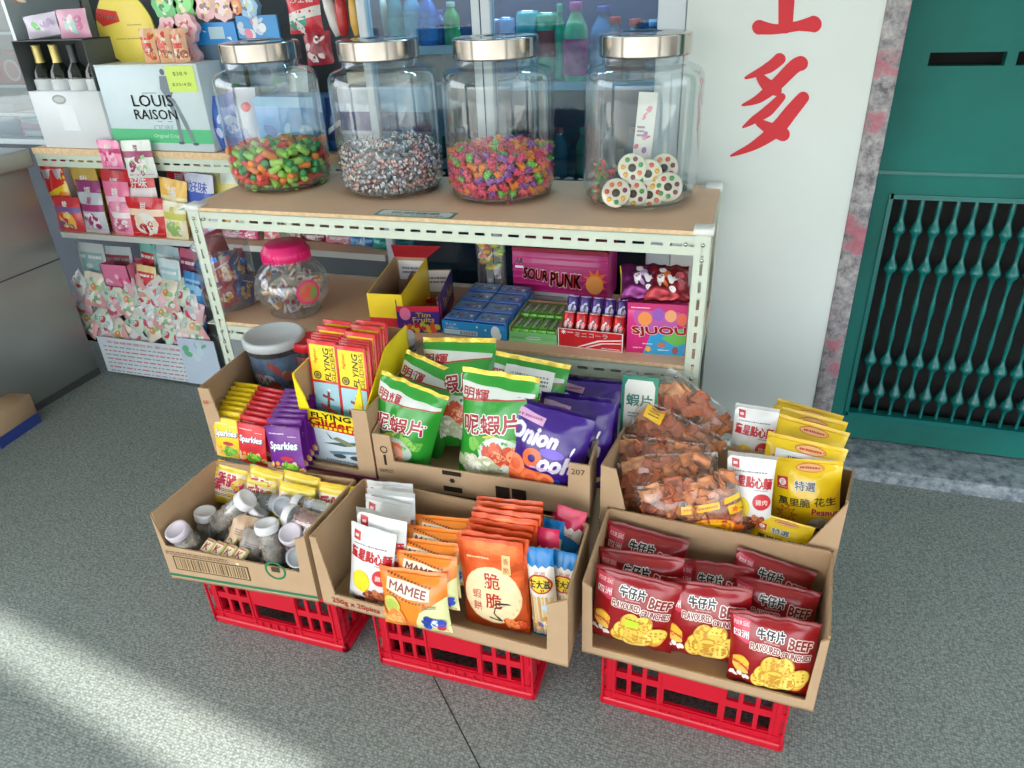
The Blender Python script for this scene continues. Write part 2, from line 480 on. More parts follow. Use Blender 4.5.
p0 = a-d*0.6; p1 = b+d*2.0
mb.add([p0-nrm+Vector((0, 0, .0006)), p1-nrm+Vector((0, 0, .0006)), p1+nrm+Vector((0, 0, .0006)), p0+nrm+Vector((0, 0, .0006))], [(0, 1, 2, 3)], SEAM)
a = on_z(60, 402, 0.0); b = on_z(103, 373, 0)
struct('floor', mb)
mb = MB(); mb.box(-14, -14, -0.12, 12, -1.6, -0.06, mat((196, 196, 188), 0.9, 0, 0.1, 0.2, 30, 2)); struct('floor_street', mb)

# wall panel with the painted characters
WALLP = mat((214, 224, 222), 0.7, 0, 0.035, 0.05, 60, 3.0, name='painted_wall')
mb = MB(); mb.box(-0.236, 2.24, 0, 0.25, 2.36, 3.0, WALLP)
wall = struct('wall_right', mb)
RED = mat((205, 28, 44), 0.55, 0, 0.04)
def stroke(mb, pts, widths, mt, y=2.24, t=0.0012, seg=6):
    """a brush stroke of changing width lying on the wall"""
    P = [Vector((*p, 0)) for p in pts]; Q = []; Wd = []
    for i in range(len(P)-1):
        for k in range(seg):
            f = k/seg; p_ = P[max(0, i-1)]; q_ = P[i]; r_ = P[i+1]; s_ = P[min(len(P)-1, i+2)]
            Q.append(0.5*((2*q_)+(r_-p_)*f+(2*p_-5*q_+4*r_-s_)*f*f+(3*q_-p_-3*r_+s_)*f**3)); Wd.append(widths[i]*(1-f)+widths[i+1]*f)
    Q.append(P[-1]); Wd.append(widths[-1])
    L = []; Rr = []
    for i, p in enumerate(Q):
        t_ = (Q[min(i+1, len(Q)-1)]-Q[max(i-1, 0)]).normalized(); n = Vector((-t_.y, t_.x, 0))
        L.append(p+n*Wd[i]/2); Rr.append(p-n*Wd[i]/2)
    def cap(p, t_, w):
        n = Vector((-t_.y, t_.x, 0)); return [p+n*math.cos(a)*w/2+t_*math.sin(a)*w/2 for a in [PI*k/8 for k in range(1, 8)]]
    polys = [[L[i], L[i+1], Rr[i+1], Rr[i]] for i in range(len(Q)-1)]
    polys.append([L[0]]+cap(Q[0], (Q[0]-Q[1]).normalized(), Wd[0])[::-1 if False else 1][::-1]+[Rr[0]])
    polys.append([L[-1]]+cap(Q[-1], (Q[-1]-Q[-2]).normalized(), Wd[-1])+[Rr[-1]])
    for k, pl in enumerate(polys):
        pts3 = [on_y(p.x, p.y, y) for p in pl]
        mb.add([(p.x, p.y-t, p.z) for p in pts3], [tuple(range(len(pts3)))], mt)
mb = MB()
def zz(*a): return [(700+x/3.16, y/3.16) for x, y in a]
stroke(mb, zz((276, -60), (273, 10), (270, 84)), [17, 16, 14], RED)
stroke(mb, zz((188, 86), (240, 92), (310, 82), (358, 76)), [15, 10, 10, 17], RED, t=.0016)
stroke(mb, zz((252, 186), (215, 215), (145, 246)), [12, 11, 3], RED, t=.0014)
stroke(mb, zz((318, 200), (296, 212), (240, 268), (185, 312), (134, 332)), [15, 14, 13, 9, 2], RED, t=.0016)
stroke(mb, zz((192, 246), (212, 268), (240, 284)), [9, 13, 12], RED, t=.0018)
stroke(mb, zz((258, 306), (215, 350), (172, 378), (136, 402)), [8, 11, 8, 2], RED, t=.0014)
stroke(mb, zz((326, 308), (290, 350), (240, 410), (170, 460), (98, 492)), [12, 14, 15, 9, 2], RED, t=.0016)
stroke(mb, zz((188, 388), (225, 408), (262, 424)), [8, 13, 14], RED, t=.0018)
o = mb.build('painted_lettering', wall); o['label'] = 'large red brush-painted characters on the pale wall'

def stone_mat(c1, c2, c3, sc=26, name='stone'):
    mt = bpy.data.materials.new(name); mt.use_nodes = True; nt = mt.node_tree; b = nt.nodes['Principled BSDF']
    tc = nt.nodes.new('ShaderNodeTexCoord'); nz = nt.nodes.new('ShaderNodeTexNoise'); nz.inputs['Scale'].default_value = sc; nz.inputs['Detail'].default_value = 8; nz.inputs['Roughness'].default_value = .7
    nt.links.new(tc.outputs['Object'], nz.inputs['Vector'])
    rp = nt.nodes.new('ShaderNodeValToRGB'); e = rp.color_ramp.elements
    e[0].position = .36; e[0].color = (*lin(c1), 1); e[1].position = .64; e[1].color = (*lin(c3), 1)
    n = e.new(.5); n.color = (*lin(c2), 1)
    nt.links.new(nz.outputs['Fac'], rp.inputs['Fac'])
    n3 = nt.nodes.new('ShaderNodeTexNoise'); n3.inputs['Scale'].default_value = 15; nt.links.new(tc.outputs['Object'], n3.inputs['Vector'])
    r3 = nt.nodes.new('ShaderNodeValToRGB'); r3.color_ramp.elements[0].position = .58; r3.color_ramp.elements[1].position = .66
    nt.links.new(n3.outputs['Fac'], r3.inputs['Fac'])
    mx = nt.nodes.new('ShaderNodeMix'); mx.data_type = 'RGBA'; mx.inputs[7].default_value = (*lin((176, 88, 108)), 1)
    ml = nt.nodes.new('ShaderNodeMath'); ml.operation = 'MULTIPLY'; ml.inputs[1].default_value = 0.75 if name == 'stained_stone' else 0.0
    nt.links.new(r3.outputs[0], ml.inputs[0]); nt.links.new(ml.outputs[0], mx.inputs['Factor']); nt.links.new(rp.outputs[0], mx.inputs[6])
    nt.links.new(mx.outputs[2], b.inputs['Base Color']); b.inputs['Roughness'].default_value = .6
    bp = nt.nodes.new('ShaderNodeBump'); bp.inputs['Strength'].default_value = .4; bp.inputs['Distance'].default_value = .004
    nt.links.new(nz.outputs['Fac'], bp.inputs['Height']); nt.links.new(bp.outputs['Normal'], b.inputs['Normal'])
    return mt
mb = MB(); mb.rbox(0.25, 2.234, 0, 0.307, 2.42, 3.0, stone_mat((92, 92, 98), (150, 148, 152), (188, 184, 186), 30, 'stained_stone'), .003, 1)
struct('trim_1', mb)
mb = MB(); mb.rbox(0.307, 2.225, -0.02, 2.6, 2.52, 0.048, stone_mat((96, 106, 116), (140, 152, 160), (170, 180, 186), 34, 'step_stone'), .006, 2)
struct('trim_2', mb)

# green folding gate with turned bars
def teal_mat():
    mt = mat((0, 102, 94), 0.7, 0.0, 0.25, 0.15, 25, 3.0, name='teal_paint'); return mt
TEAL = teal_mat(); TEALB = mat((0, 106, 102), 0.36, 0.0, 0.15, 0, 20, 6, 0.25, name='teal_bar_paint')
GY = 2.40
mb = MB()
def plate(mb, x0, z0, x1, z1, y0, y1, holes, mt, M=None):
    xs = sorted({x0, x1, *[h[0] for h in holes], *[h[2] for h in holes]}); zs = sorted({z0, z1, *[h[1] for h in holes], *[h[3] for h in holes]})
    for j in range(len(zs)-1):
        zc = (zs[j]+zs[j+1])/2; st = None
        for i in range(len(xs)):
            solid = i < len(xs)-1 and not any(h[0]-1e-7 < (xs[i]+xs[i+1])/2 < h[2] and h[1] < zc < h[3] for h in holes)
            if solid and st is None: st = xs[i]
            if not solid and st is not None: mb.box(st, y0, zs[j], xs[i], y1, zs[j+1], mt, M); st = None
    return mb
gz0, gz1 = 0.155, 0.893
holes = [(0.383, gz0, 1.42, gz1)]+[(0.399+i*.208, 1.252, 0.399+i*.208+.182, 1.286) for i in range(5)]
plate(mb, 0.327, 0.055, 1.46, 2.6, GY, GY+.035, holes, TEAL)
gate = struct('door_1', mb)
mb = MB(); mb.box(.375, GY-.006, gz1-.002, 1.43, GY+.01, gz1+.012, TEALB); mb.box(.375, GY-.006, gz0-.012, 1.43, GY+.01, gz0+.002, TEALB); mb.box(.371, GY-.006, gz0-.012, .383, GY+.01, gz1+.012, TEALB); mb.box(.33, GY-.004, .962, 1.46, GY+.005, .972, TEALB)
mb.build('opening_frame', gate)
mb = MB(); mb.box(.31, GY+.08, 0.0, 1.5, GY+.10, 2.6, mat((20, 22, 22), .9, name='interior_shade')); mb.build('shade_sheet', gate)  # near-black sheet standing in for the unlit interior behind the bars
bz = [on_y(907, 232, GY).z, on_y(897, 270, GY).z, on_y(875, 363, GY).z, on_y(866, 394, GY).z]
prof = []; z = gz0-.005
while z < gz1+.005:
    r = .0062+.0014*math.sin(z*60)
    for b_ in bz:
        d_ = (z-b_)/.018
        r += .0125*math.exp(-(d_ if d_ > 0 else d_*1.5)**2*(.5 if d_ > 0 else 1))
    prof.append((r, z)); z += .006
mbb = MB(); mbb.lathe(prof, TEALB, 12); bar_me = mbb.mesh('baluster')
for i in range(22):
    o = obj('baluster', bar_me, gate); o.location = (.419+.047*i, GY+.016, 0)

# back of the shop, arcade ceiling, outer pillars added for reflections
DARKW = mat((74, 84, 94), 0.8, 0, 0.06)
mb = MB(); mb.box(-5, 2.95, 0, -0.1, 3.05, 3.0, DARKW); struct('wall_back', mb)
mb = MB(); mb.box(1.46, 2.3, 0, 3.5, 2.5, 3.0, WALLP); struct('wall_far_right', mb)
CEILM = mat((238, 240, 236), 0.8)
mb = MB(); mb.box(-5, -1.6, 3.0, 3.5, 3.05, 3.12, CEILM); struct('ceiling', mb)
# ---- unseen boards added at the arcade front to narrow the sun to a slit
def sunback(x, y, Y):
    """where the sunlight that lands on floor point (x,y) crosses the plane y=Y"""
    t = (Y-y)/SUN_DIR.y; return Vector((x, y, 0))+SUN_DIR*t
OUT = mat((140, 142, 138), 0.8)
fp = [on_z(*q, 0) for q in ((0, 600), (230, 706), (0, 664), (170, 768))]
e0 = sunback(fp[0].x, fp[0].y, -1.6); e1 = sunback(fp[1].x, fp[1].y, -1.6)
l0 = sunback(fp[2].x, fp[2].y, -1.6); l1 = sunback(fp[3].x, fp[3].y, -1.6)
def lineat(a, b, x): return a.z+(b.z-a.z)*(x-a.x)/(b.x-a.x)
xr = sunback(-0.80, .74, -1.6).x
mb = MB()
mb.prism([(-5, lineat(e0, e1, -5)), (xr, lineat(e0, e1, xr)), (xr, 3.1), (-5, 3.1)], 'y', -1.64, -1.60, OUT)
mb.prism([(xr, 2.02), (3.5, 2.02), (3.5, 3.1), (xr, 3.1)], 'y', -1.64, -1.60, OUT)
struct('trim_3', mb)  # added out of view, lower edge shaped to bound the sun patch
mb = MB(); mb.prism([(-5, 1.95), (xr, 1.95), (xr, lineat(l0, l1, xr)), (-5, lineat(l0, l1, -5))], 'y', -1.64, -1.60, OUT); struct('trim_4', mb)  # second added blocker, its top edge ends the sun patch on the near side
for i, x in enumerate((-4.2, 2.9)):  # unseen pillars, added to put dark bands into the jar reflections
    mb = MB(); mb.rbox(x-.2, -1.6, -.05, x+.2, -1.2, 3.05, OUT, .02); struct('trim_%d' % (5+i), mb)

# ================================================================== slotted racks
ANGLE = mat((200, 212, 196), 0.45, 0.1, 0.04, 0.05, 30, 4, 0.15, name='cream_green_paint')
STEEL = mat((178, 180, 178), 0.22, 0.9, 0.05, name='bright_steel')
PLY = mat((220, 184, 152), 0.6, 0, 0.08, 0.04, 30, 2.4, name='brown_board')
PLYE = mat((222, 192, 150), 0.7, 0, 0.15, 0.05, 200, 60, name='board_edge')
def slotted(mb, L, w, t, mt, M, pitch=.0455, slot=.029, sw=.0075):
    """flat slotted strip, length along x, width along z"""
    n = int((L-.02)/pitch); o = (L-(n-1)*pitch)/2
    plate(mb, 0, 0, L, w, 0, t, [(o+i*pitch-slot/2, w/2-sw/2, o+i*pitch+slot/2, w/2+sw/2) for i in range(n)], mt, M)
def angle_post(z1, sx, sy):
    mb = MB(); up = Matrix(((0, 0, 1, 0), (0, 1, 0, 0), (1, 0, 0, 0), (0, 0, 0, 1)))   # x->z
    # front flange lies in x-z, side flange in y-z
    M1 = Matrix(((0, 0, sx, 0), (0, sy, 0, 0), (1, 0, 0, 0), (0, 0, 0, 1)))
    M2 = Matrix(((0, sx, 0, 0), (0, 0, sy, 0), (1, 0, 0, 0), (0, 0, 0, 1)))
    slotted(mb, z1, .04, .003, ANGLE, M1); slotted(mb, z1, .04, .003, ANGLE, M2)
    return mb
def beam(L):
    mb = MB(); slotted(mb, L, .05, .003, ANGLE, Matrix.Identity(4)); mb.box(0, 0, .047, L, .035, .05, ANGLE); return mb
def bolts(mb, pts):
    for x, y, z in pts: mb.lathe([(0, 0), (.005, 0), (.005, .003), (.003, .0045), (0, .005)], STEEL, 10, True, Matrix.Translation((x, y, z)) @ Matrix.Rotation(PI/2, 4, 'X'))
RZ = math.radians(1.2)
RW, RD, RH = 1.486, 0.455, 0.965
rack = thing('slotted_angle_rack', 'pale green slotted-angle metal rack with brown board shelves holding four glass jars', 'rack', (-1.575, 1.708, 0), RZ)
rackM = Matrix.Translation((-1.575, 1.708, 0)) @ Matrix.Rotation(RZ, 4, 'Z')
for x, y, sx, sy in ((0, 0, 1, 1), (RW, 0, -1, 1), (0, RD, 1, -1), (RW, RD, -1, -1)):
    p = angle_post(RH, sx, sy).build('post', rack); p.location = (x, y, 0)
    mb = MB(); mb.rbox(min(x, x+sx*.042)-.003, min(y, y+sy*.042)-.003, RH-.012, max(x, x+sx*.042)+.003, max(y, y+sy*.042)+.003, RH+.006, mat((226, 230, 226), .4), .003, 1)
    mb.build('corner_cap', rack)
for zt in (RH-.012, .605-.012):
    for y in (.0032, RD-.0032):
        b_ = beam(RW-.006); b_ = b_.build('beam', rack); b_.location = (.003, y if y < .1 else y-.003, zt-.05)
    for x in (.0035, RW-.0035):
        b_ = beam(RD-.006).build('beam', rack); b_.location = (x, .003, zt-.05); b_.rotation_euler = (0, 0, PI/2)
    mb = MB(); mb.box(.004, .004, zt, RW-.004, RD-.004, zt+.0105, PLY)
    mb.box(.004, .0035, zt, RW-.004, .004, zt+.0105, PLYE); mb.box(.0405, .002, zt+.001, RW-.0405, .0036, zt+.0102, PLYE)
    mb.build('shelf_board', rack)
    mb = MB(); bolts(mb, [(x, -.0005, zt-d_) for x in (.02, RW-.02, .055, RW-.06) for d_ in (.022,)]+[(.02, -.0005, zt-.06), (RW-.02, -.0005, zt-.06)])
    mb.build('bolt', rack)
TOPZ = RH-.0015; MIDZ = .605-.0015

# sticker on the front edge of the top shelf
GREENP = (46, 140, 116)
mb = MB(); q = [on_z(373, 215, TOPZ), on_z(451, 219, TOPZ), on_z(463, 208, TOPZ), on_z(388, 204.5, TOPZ)]
S = Flat(q[0]+Vector((0, 0, .0004)), q[1]-q[0], (q[3]-q[0])-(q[1]-q[0]).normalized()*((q[3]-q[0]).dot((q[1]-q[0]).normalized())), (q[1]-q[0]).length, .055)
mb.add([S.P(u, v, -.0003) for u, v in ((0, 0), (1, 0), (1, 1), (0, 1))]+[S.P(u, v, .0004) for u, v in ((0, 0), (1, 0), (1, 1), (0, 1))], [(4, 5, 6, 7), (0, 1, 5, 4), (1, 2, 6, 5), (2, 3, 7, 6), (3, 0, 4, 7)], ink(GREENP))
stamp(mb, S, [('p', [(.04, .2), (.1, .08), (.9, .08), (.96, .2), (.96, .8), (.9, .92), (.1, .92), (.04, .8)], (224, 228, 218)), ('t', '自助糖果', .5, .58, .36, (46, 150, 140), {'b': .02, 'w': .62}), ('lines', .1, .14, .9, .3, 1, (110, 130, 130), 3)], .0005)
tag(mb.build('shelf_sticker'), 'green-bordered white sticker with teal characters on the top shelf edge', 'sticker')

# ================================================================== red crates
CR = mat((196, 14, 40), 0.38, 0, 0.05, 0.05, 40, 6, 0.15, name='red_plastic')
def crate_mesh():
    W, D, H, t = .41, .30, .248, .009
    mb = MB()
    def wall(L, M):
        holes = []
        c = L/2; g = .036
        for sgn in (-1, 1):
            for k in range(3):
                x = c+sgn*(L*.22+g*k)-.011
                holes += [(x-.002, .05, x+.024, .096), (x-.002, .116, x+.024, .164)]
        holes.append((c-.062, .05, c+.062, .098))
        plate(mb, 0.01, .018, L-.01, H, 0, t, holes, CR, M)
        for sgn in (-1, 1):
            for k in (0, 3):
                x = c+sgn*(L*.22+g*(k-.5))
                mb.box(x-.003, -.003, .022, x+.003, .001, H-.03, CR, M)
        for k in range(5): mb.box(c-.05+k*.025-.002, -.005, .02, c-.05+k*.025+.002, .001, .044, CR, M)
        mb.box(.005, -.004, .042, L-.005, .002, .046, CR, M)
    x0, y0 = -W/2, 0
    wall(W, Matrix.Translation((x0, y0, 0)))
    wall(W, Matrix.Translation((-x0, D, 0)) @ Matrix.Rotation(PI, 4, 'Z'))
    wall(D, Matrix.Translation((-x0, 0, 0)) @ Matrix.Rotation(PI/2, 4, 'Z'))
    wall(D, Matrix.Translation((x0, D, 0)) @ Matrix.Rotation(-PI/2, 4, 'Z'))
    for cx in (x0+.014, -x0-.014):
        for cy in (.014, D-.014): mb.lathe([(.016, .02), (.0155, H)], CR, 16, True, Matrix.Translation((cx, cy, 0)))
    # outer foot rim, hollow
    for (a, b_, c, d_) in ((x0-.008, -.008, -x0+.008, .012), (x0-.008, D-.012, -x0+.008, D+.008), (x0-.008, -.008, x0+.012, D+.008), (-x0-.012, -.008, -x0+.008, D+.008)):
        mb.rbox(a, b_, 0, c, d_, .026, CR, .008, 3)
    mb.box(x0+.004, .004, H-.006, -x0-.004, D-.004, H, CR)
    return mb.mesh('plastic_crate')
crme = crate_mesh()
for x, y, rz, lab in ((-.012, 1.14, -2.2, 'red slotted plastic crate under the tray of maroon crisp bags'), (-.566, 1.106, .3, 'red slotted plastic crate under the middle tray of noodle snacks and orange packets'), (-1.07, 1.109, .2, 'red slotted plastic crate under the left tray of small plastic tubs')):
    o = tag(obj('plastic_crate', crme), lab, 'crate', 'red crates under the front trays'); o.location = (x, y, 0); o.rotation_euler = (0, 0, math.radians(rz)); o.scale = (.962, 1, 1)

# ================================================================== cardboard trays
def tray(name, label, pts, z0, front, hs, hb, base=0.0, marks=(), t=.0045):
    """pts: floor corners fl, fr, br, bl; front: outline (x,z) of the cut front panel; hs: (left,right) side heights at front and back; hb: back height"""
    fl, fr, br, bl = [Vector((*p, z0)) for p in pts]
    c = (fl+fr+br+bl)/4
    T = thing(name, label, 'cardboard tray', c, 0, 'cardboard snack trays')
    def local(M): return Matrix.Translation(-c) @ M
    def frame(p, q):
        x = (q-p).normalized(); z = Vector((0, 0, 1)); y = z.cross(x)
        M = Matrix((x, y, z)).transposed().to_4x4(); M.translation = p; return local(M), (q-p).length
    M, L = frame(fl, fr); mb = MB(); mb.prism(front, 'y', 0, t, CARD, CARD_EDGE, M)
    if marks:
        S = Flat((0, -.0003, 0), (1, 0, 0), (0, 0, 1), L, max(p[1] for p in front)); m2 = MB(); stamp(m2, S, marks); mb.add([M @ v for v in map(Vector, m2.v)], [], CARD)
        o0 = len(mb.v)-len(m2.v)
        for f, mi, sm in zip(m2.f, m2.m, m2.s): mb.f.append(tuple(o0+k for k in f)); mb.m.append(mb.mi(m2.mats[mi])); mb.s.append(sm)
    mb.build('front_panel', T)
    for (p, q, h0, h1, nm) in ((fl, bl, hs[0][0], hs[0][1], 'l'), (fr, br, hs[1][0], hs[1][1], 'r')):
        M, L = frame(p, q); mb = MB()
        mb.prism([(t, 0), (L, 0), (L, h1), (t, h0)], 'y', -t if nm == 'l' else 0, 0 if nm == 'l' else t, CARD_IN, CARD_EDGE, M); mb.build('side_panel', T)
    M, L = frame(bl, br); mb = MB(); mb.prism([(0, 0), (L, 0), (L, hb[1]), (0, hb[0])], 'y', -t, 0, CARD_IN, CARD_EDGE, M); mb.build('back_panel', T)
    mb = MB(); q = [p-c for p in (fl, fr, br, bl)]; up = Vector((0, 0, base)); tt = Vector((0, 0, t))
    mb.add([p+up for p in q]+[p+up+tt for p in q], [(3, 2, 1, 0), (4, 5, 6, 7), (0, 1, 5, 4), (1, 2, 6, 5), (2, 3, 7, 6), (3, 0, 4, 7)], CARD_IN); mb.build('base_panel', T)
    return T
BLK = (40, 34, 30); REDP = (176, 40, 44); BROWNP = (70, 52, 36)
trFR = tray('cardboard_tray', 'cut-front brown cardboard tray of maroon crisp bags on the right red crate', ((-.242, 1.064), (.216, 1.044), (.233, 1.286), (-.240, 1.306)), .25,
     [(0, 0), (.457, 0), (.457, .195), (.444, .186), (.440, .026), (.022, .022), (.019, .185), (0, .2)], ((.2, .2), (.2, .2)), (.2, .2))
trFM = tray('cardboard_tray', 'wide cut-front cardboard tray printed with red weights on the middle red crate', ((-.85, 1.037), (-.260, 1.016), (-.268, 1.240), (-.838, 1.262)), .25,
     [(0, 0), (.59, 0), (.59, .19), (.548, .166), (.545, .036), (.036, .036), (.016, .2), (0, .2)], ((.2, .2), (.2, .2)), (.2, .2), 0,
     [('t', '250g x 20pkts', .150, .090, .095, (188, 44, 44), {'b': .05, 'w': .21})])
trFL = tray('cardboard_tray', 'cardboard tray with a barcode front, full of small plastic tubs, on the left red crate', ((-1.258, 1.008), (-.863, 1.036), (-.853, 1.254), (-1.252, 1.234)), .25,
     [(0, 0), (.396, 0), (.396, .195), (.37, .185), (.364, .086), (.014, .105), (0, .2)], ((.2, .2), (.2, .2)), (.2, .2), 0,
     [('r', 0, .05, 1, .09, (30, 112, 78)), ('r', .06, .17, .575, .385, BROWNP), ('r', .07, .185, .565, .37, (190, 160, 120)), ('bar', .08, .195, .555, .36, BROWNP, 4), ('lines', .02, .40, .45, .46, 2, (120, 96, 70), 5), ('o', .76, .40, .055, .068, (30, 120, 80)), ('r', .735, .38, .79, .45, BROWNP)])
trBL = tray('cardboard_tray', 'tall-sided cardboard tray holding sour candy packets and the flying glider display', ((-1.307, 1.30), (-.823, 1.30), (-.838, 1.66), (-1.36, 1.66)), .42,
     [(0, 0), (.484, 0), (.484, .2), (.444, .2), (.436, .022), (.055, .022), (.034, .2), (0, .2)], ((.2, .18), (.2, .2)), (.18, .18), 0,
     [('r', .0, .0, 1, .03, (150, 44, 120)), ('t', '60', .03, .8, .06, REDP)])
trBM = tray('cardboard_tray', 'cardboard tray of green prawn chip bags and purple onion ring bags', ((-.817, 1.30), (-.281, 1.30), (-.300, 1.62), (-.835, 1.62)), .41,
     [(0, 0), (.536, 0), (.536, .15), (.488, .15), (.486, .082), (.05, .076), (.047, .15), (0, .15)], ((.15, .22), (.15, .14)), (.2, .14), 0,
     [('t', '207', .95, .86, .1, BLK), ('r', .58, .08, .645, .36, BLK), ('r', .655, .08, .72, .36, BLK), ('o', .05, .72, .014, .019, BLK), ('r', .044, .42, .056, .62, BLK), ('t', 'BABYFOOT', .05, .3, .07, BLK, {'w': .07}), ('r', .33, .42, .42, .5, BLK), ('star', .375, .32, .01, .016, 6, BLK), ('r', .33, .1, .42, .2, BLK)])
trBR = tray('cardboard_box', 'deep cardboard box of bagged orange crackers and yellow peanut bags', ((-.259, 1.312), (.243, 1.30), (.288, 1.56), (-.25, 1.56)), .2525,
     [(0, 0), (.502, 0), (.502, .314), (.44, .185), (.06, .185), (.034, .3), (0, .306)], ((.306, .26), (.314, .22)), (.26, .22), .10)
trBR['category'] = 'cardboard box'
def carton(name, label, x0, y0, z0, x1, y1, z1):
    T = thing(name, label, 'carton', ((x0+x1)/2, (y0+y1)/2, z0)); w, d_, h = x1-x0, y1-y0, z1-z0
    mb = MB(); mb.rbox(-w/2, -d_/2, 0, w/2, d_/2, h-.003, CARD, .002, 1); mb.build('carton_body', T)
    mb = MB(); mb.box(-w/2, -d_/2, h-.003, w/2, -.001, h, CARD); mb.box(-w/2, .001, h-.003, w/2, d_/2, h, CARD); mb.build('top_flap', T)
    mb = MB(); mb.box(-w/2-.0004, -.025, h-.05, w/2+.0004, .025, h+.0005, mat((206, 178, 134), .3)); mb.build('packing_tape', T)
    return T
carton('storage_carton', 'closed brown carton hidden under the sour candy tray', -1.30, 1.42, 0, -.86, 1.65, .4195)
carton('storage_carton', 'closed brown carton hidden under the green chip bag tray', -.80, 1.42, 0, -.32, 1.61, .4095)
# ================================================================== glass jars on the top shelf
JR = .152
LIDM = mat((196, 192, 184), 0.16, 1.0, 0.04, name='polished_lid')
def jar_proto():
    T = thing('glass_jar', 'x', 'jar', (0, 0, 0), 0, 'glass candy jars')
    mb = MB()
    mb.lathe([(0, .003), (.10, .003), (.128, .006), (.143, .018), (JR, .045), (JR, .30), (.150, .316), (.143, .329), (.130, .337), (.112, .342), (.106, .346), (.106, .372)], GLASS, 48)
    mb.build('glass_body', T)
    mb = MB(); mb.lathe([(.127, .0065), (.142, .019), (.136, .012), (.12, .008)], clear((170, 185, 176), .15, .7, .05, 'glass_base', .1, (120, 130, 122)), 48); mb.build('glass_base', T)
    mb = MB(); mb.lathe([(.107, .365), (.113, .362), (.1135, .366), (.1135, .367), (.1135, .4085), (.1135, .409), (.112, .4115), (.110, .412), (.10, .4135), (.099, .4135), (.03, .4135), (.028, .412), (0, .412)], LIDM, 48); mb.build('lid', T)
    return T
JC = []
for q in ((287, 194), (396, 200.5), (503, 207), (638, 213)):
    p = on_z(*q, TOPZ); v = Vector((p.x, p.y, 0)); v += v.normalized()*(.143); JC.append((v.x, v.y))
JL = ['glass jar of red, orange and green gummies, leftmost of the four on the rack', 'glass jar of small black-and-white wrapped sweets, second from the left', 'glass jar of pink, orange, green and purple bumpy candy, third from the left', 'glass jar of button-candy discs, rightmost beside the pale wall']
j0 = jar_proto(); j0.location = (*JC[0], TOPZ); j0['label'] = JL[0]
for c, l in zip(JC[1:], JL[1:]): dup(j0, l).location = (*c, TOPZ)

def scatter(cx, cy, z0, rad, top, gap, lgap, rings, seed, fulltop=1):
    """spots for loose sweets: shells along the glass and whole layers on top"""
    r = random.Random(seed); out = []; nl = int((top-z0)/lgap)+1
    for l in range(nl):
        z = z0+l*lgap; rr = rad; k = 0
        rmax = rad-(.020 if l == 0 else .006 if l == 1 else 0)
        while rr > gap*.3 and (k < rings or l >= nl-fulltop):
            n = max(1, int(2*PI*rr/gap)); a0 = r.uniform(0, 6)
            for i in range(n):
                a = a0+2*PI*(i+r.uniform(-.2, .2))/n; q = min(rr, rmax)-r.uniform(0, .004)
                out.append((cx+q*math.cos(a), cy+q*math.sin(a), z+r.uniform(-.003, .003)+(r.uniform(-.002, .008) if l == nl-1 else 0)))
            rr -= gap*.85; k += 1
    return out
def sweets(name, protos, spots, cat, seed, group, labels):
    r = random.Random(seed)
    for i, p in enumerate(spots):
        k = r.randrange(len(protos)); o = obj(name, protos[k]); o.location = p
        o.rotation_euler = (r.uniform(-.7, .7)+PI/2*r.choice((0, 0, 1)), r.uniform(-.7, .7), r.uniform(0, 6.3)); tag(o, labels[k], cat, group % labels[k].split(' ')[0])
def gummy(col):
    mb = MB(); mt = mat(col, .3, 0, .15, .1, 90, 30, .2, name='gummy')
    pts = [(-.020, 0, 0), (-.018, 0, 0), (-.007, .002, 0), (.005, -.001, 0), (.017, 0, 0), (.020, 0, 0)]
    mb.tube(pts, [.007, .0112, .0116, .0104, .0112, .007], mt, 8)
    return mb.mesh('gummy_candy')
GC = [((232, 84, 70), 'red'), ((244, 140, 56), 'orange'), ((144, 206, 84), 'light-green'), ((60, 150, 88), 'dark-green'), ((228, 74, 66), 'red'), ((168, 220, 104), 'light-green')]
sweets('gummy_candy', [gummy(c) for c, _ in GC], scatter(*JC[0], TOPZ+.018, .136, TOPZ+.128, .031, .0185, 1, 11, 1), 'candy', 3, '%s gummies in the leftmost jar', [n+' gummy sweet heaped in the leftmost glass jar' for _, n in GC])
def fill(name, label, c, r0, h, cols, seed, size):
    """the uncountable heart of a heap of tiny sweets"""
    r = random.Random(seed); mb = MB()
    for i in range(420):
        a = r.uniform(0, 6.28); q = r0*math.sqrt(r.random()); mb.ball((q*math.cos(a), q*math.sin(a), .012+r.random()*h), size, mat(r.choice(cols), .5), 5, (1.4, .8, .8))
    o = mb.build(name); o.location = (*c, TOPZ); tag(o, label, 'candy', None, 'stuff')
def twist(c1, c2):
    mb = MB(); m1 = mat(c1, .35, 0, .05, 0, 60, 8, .3); m2 = mat(c2, .35, 0, .05, 0, 60, 8, .3)
    mb.rbox(-.007, -.005, -.0045, .007, .005, .0045, m1, .002, 1); mb.rbox(-.003, -.0053, -.0048, .003, .0053, .0048, m2, .001, 1)
    for s in (-1, 1): mb.add([(s*.007, 0, 0), (s*.0135, .006, .002), (s*.0135, 0, -.002), (s*.0135, -.006, .002)], [(0, 1, 2), (0, 2, 3)], m1)
    return mb.mesh('wrapped_sweet')
TC = [((246, 242, 240), (92, 92, 104), 'white-and-black'), ((246, 196, 190), (140, 96, 104), 'pinkish'), ((222, 232, 242), (90, 116, 160), 'blue-striped'), ((140, 132, 136), (246, 240, 236), 'dark')]
spots = scatter(*JC[1], TOPZ+.014, .141, TOPZ+.128, .0235, .0135, 1, 21, 0)
R.shuffle(spots)
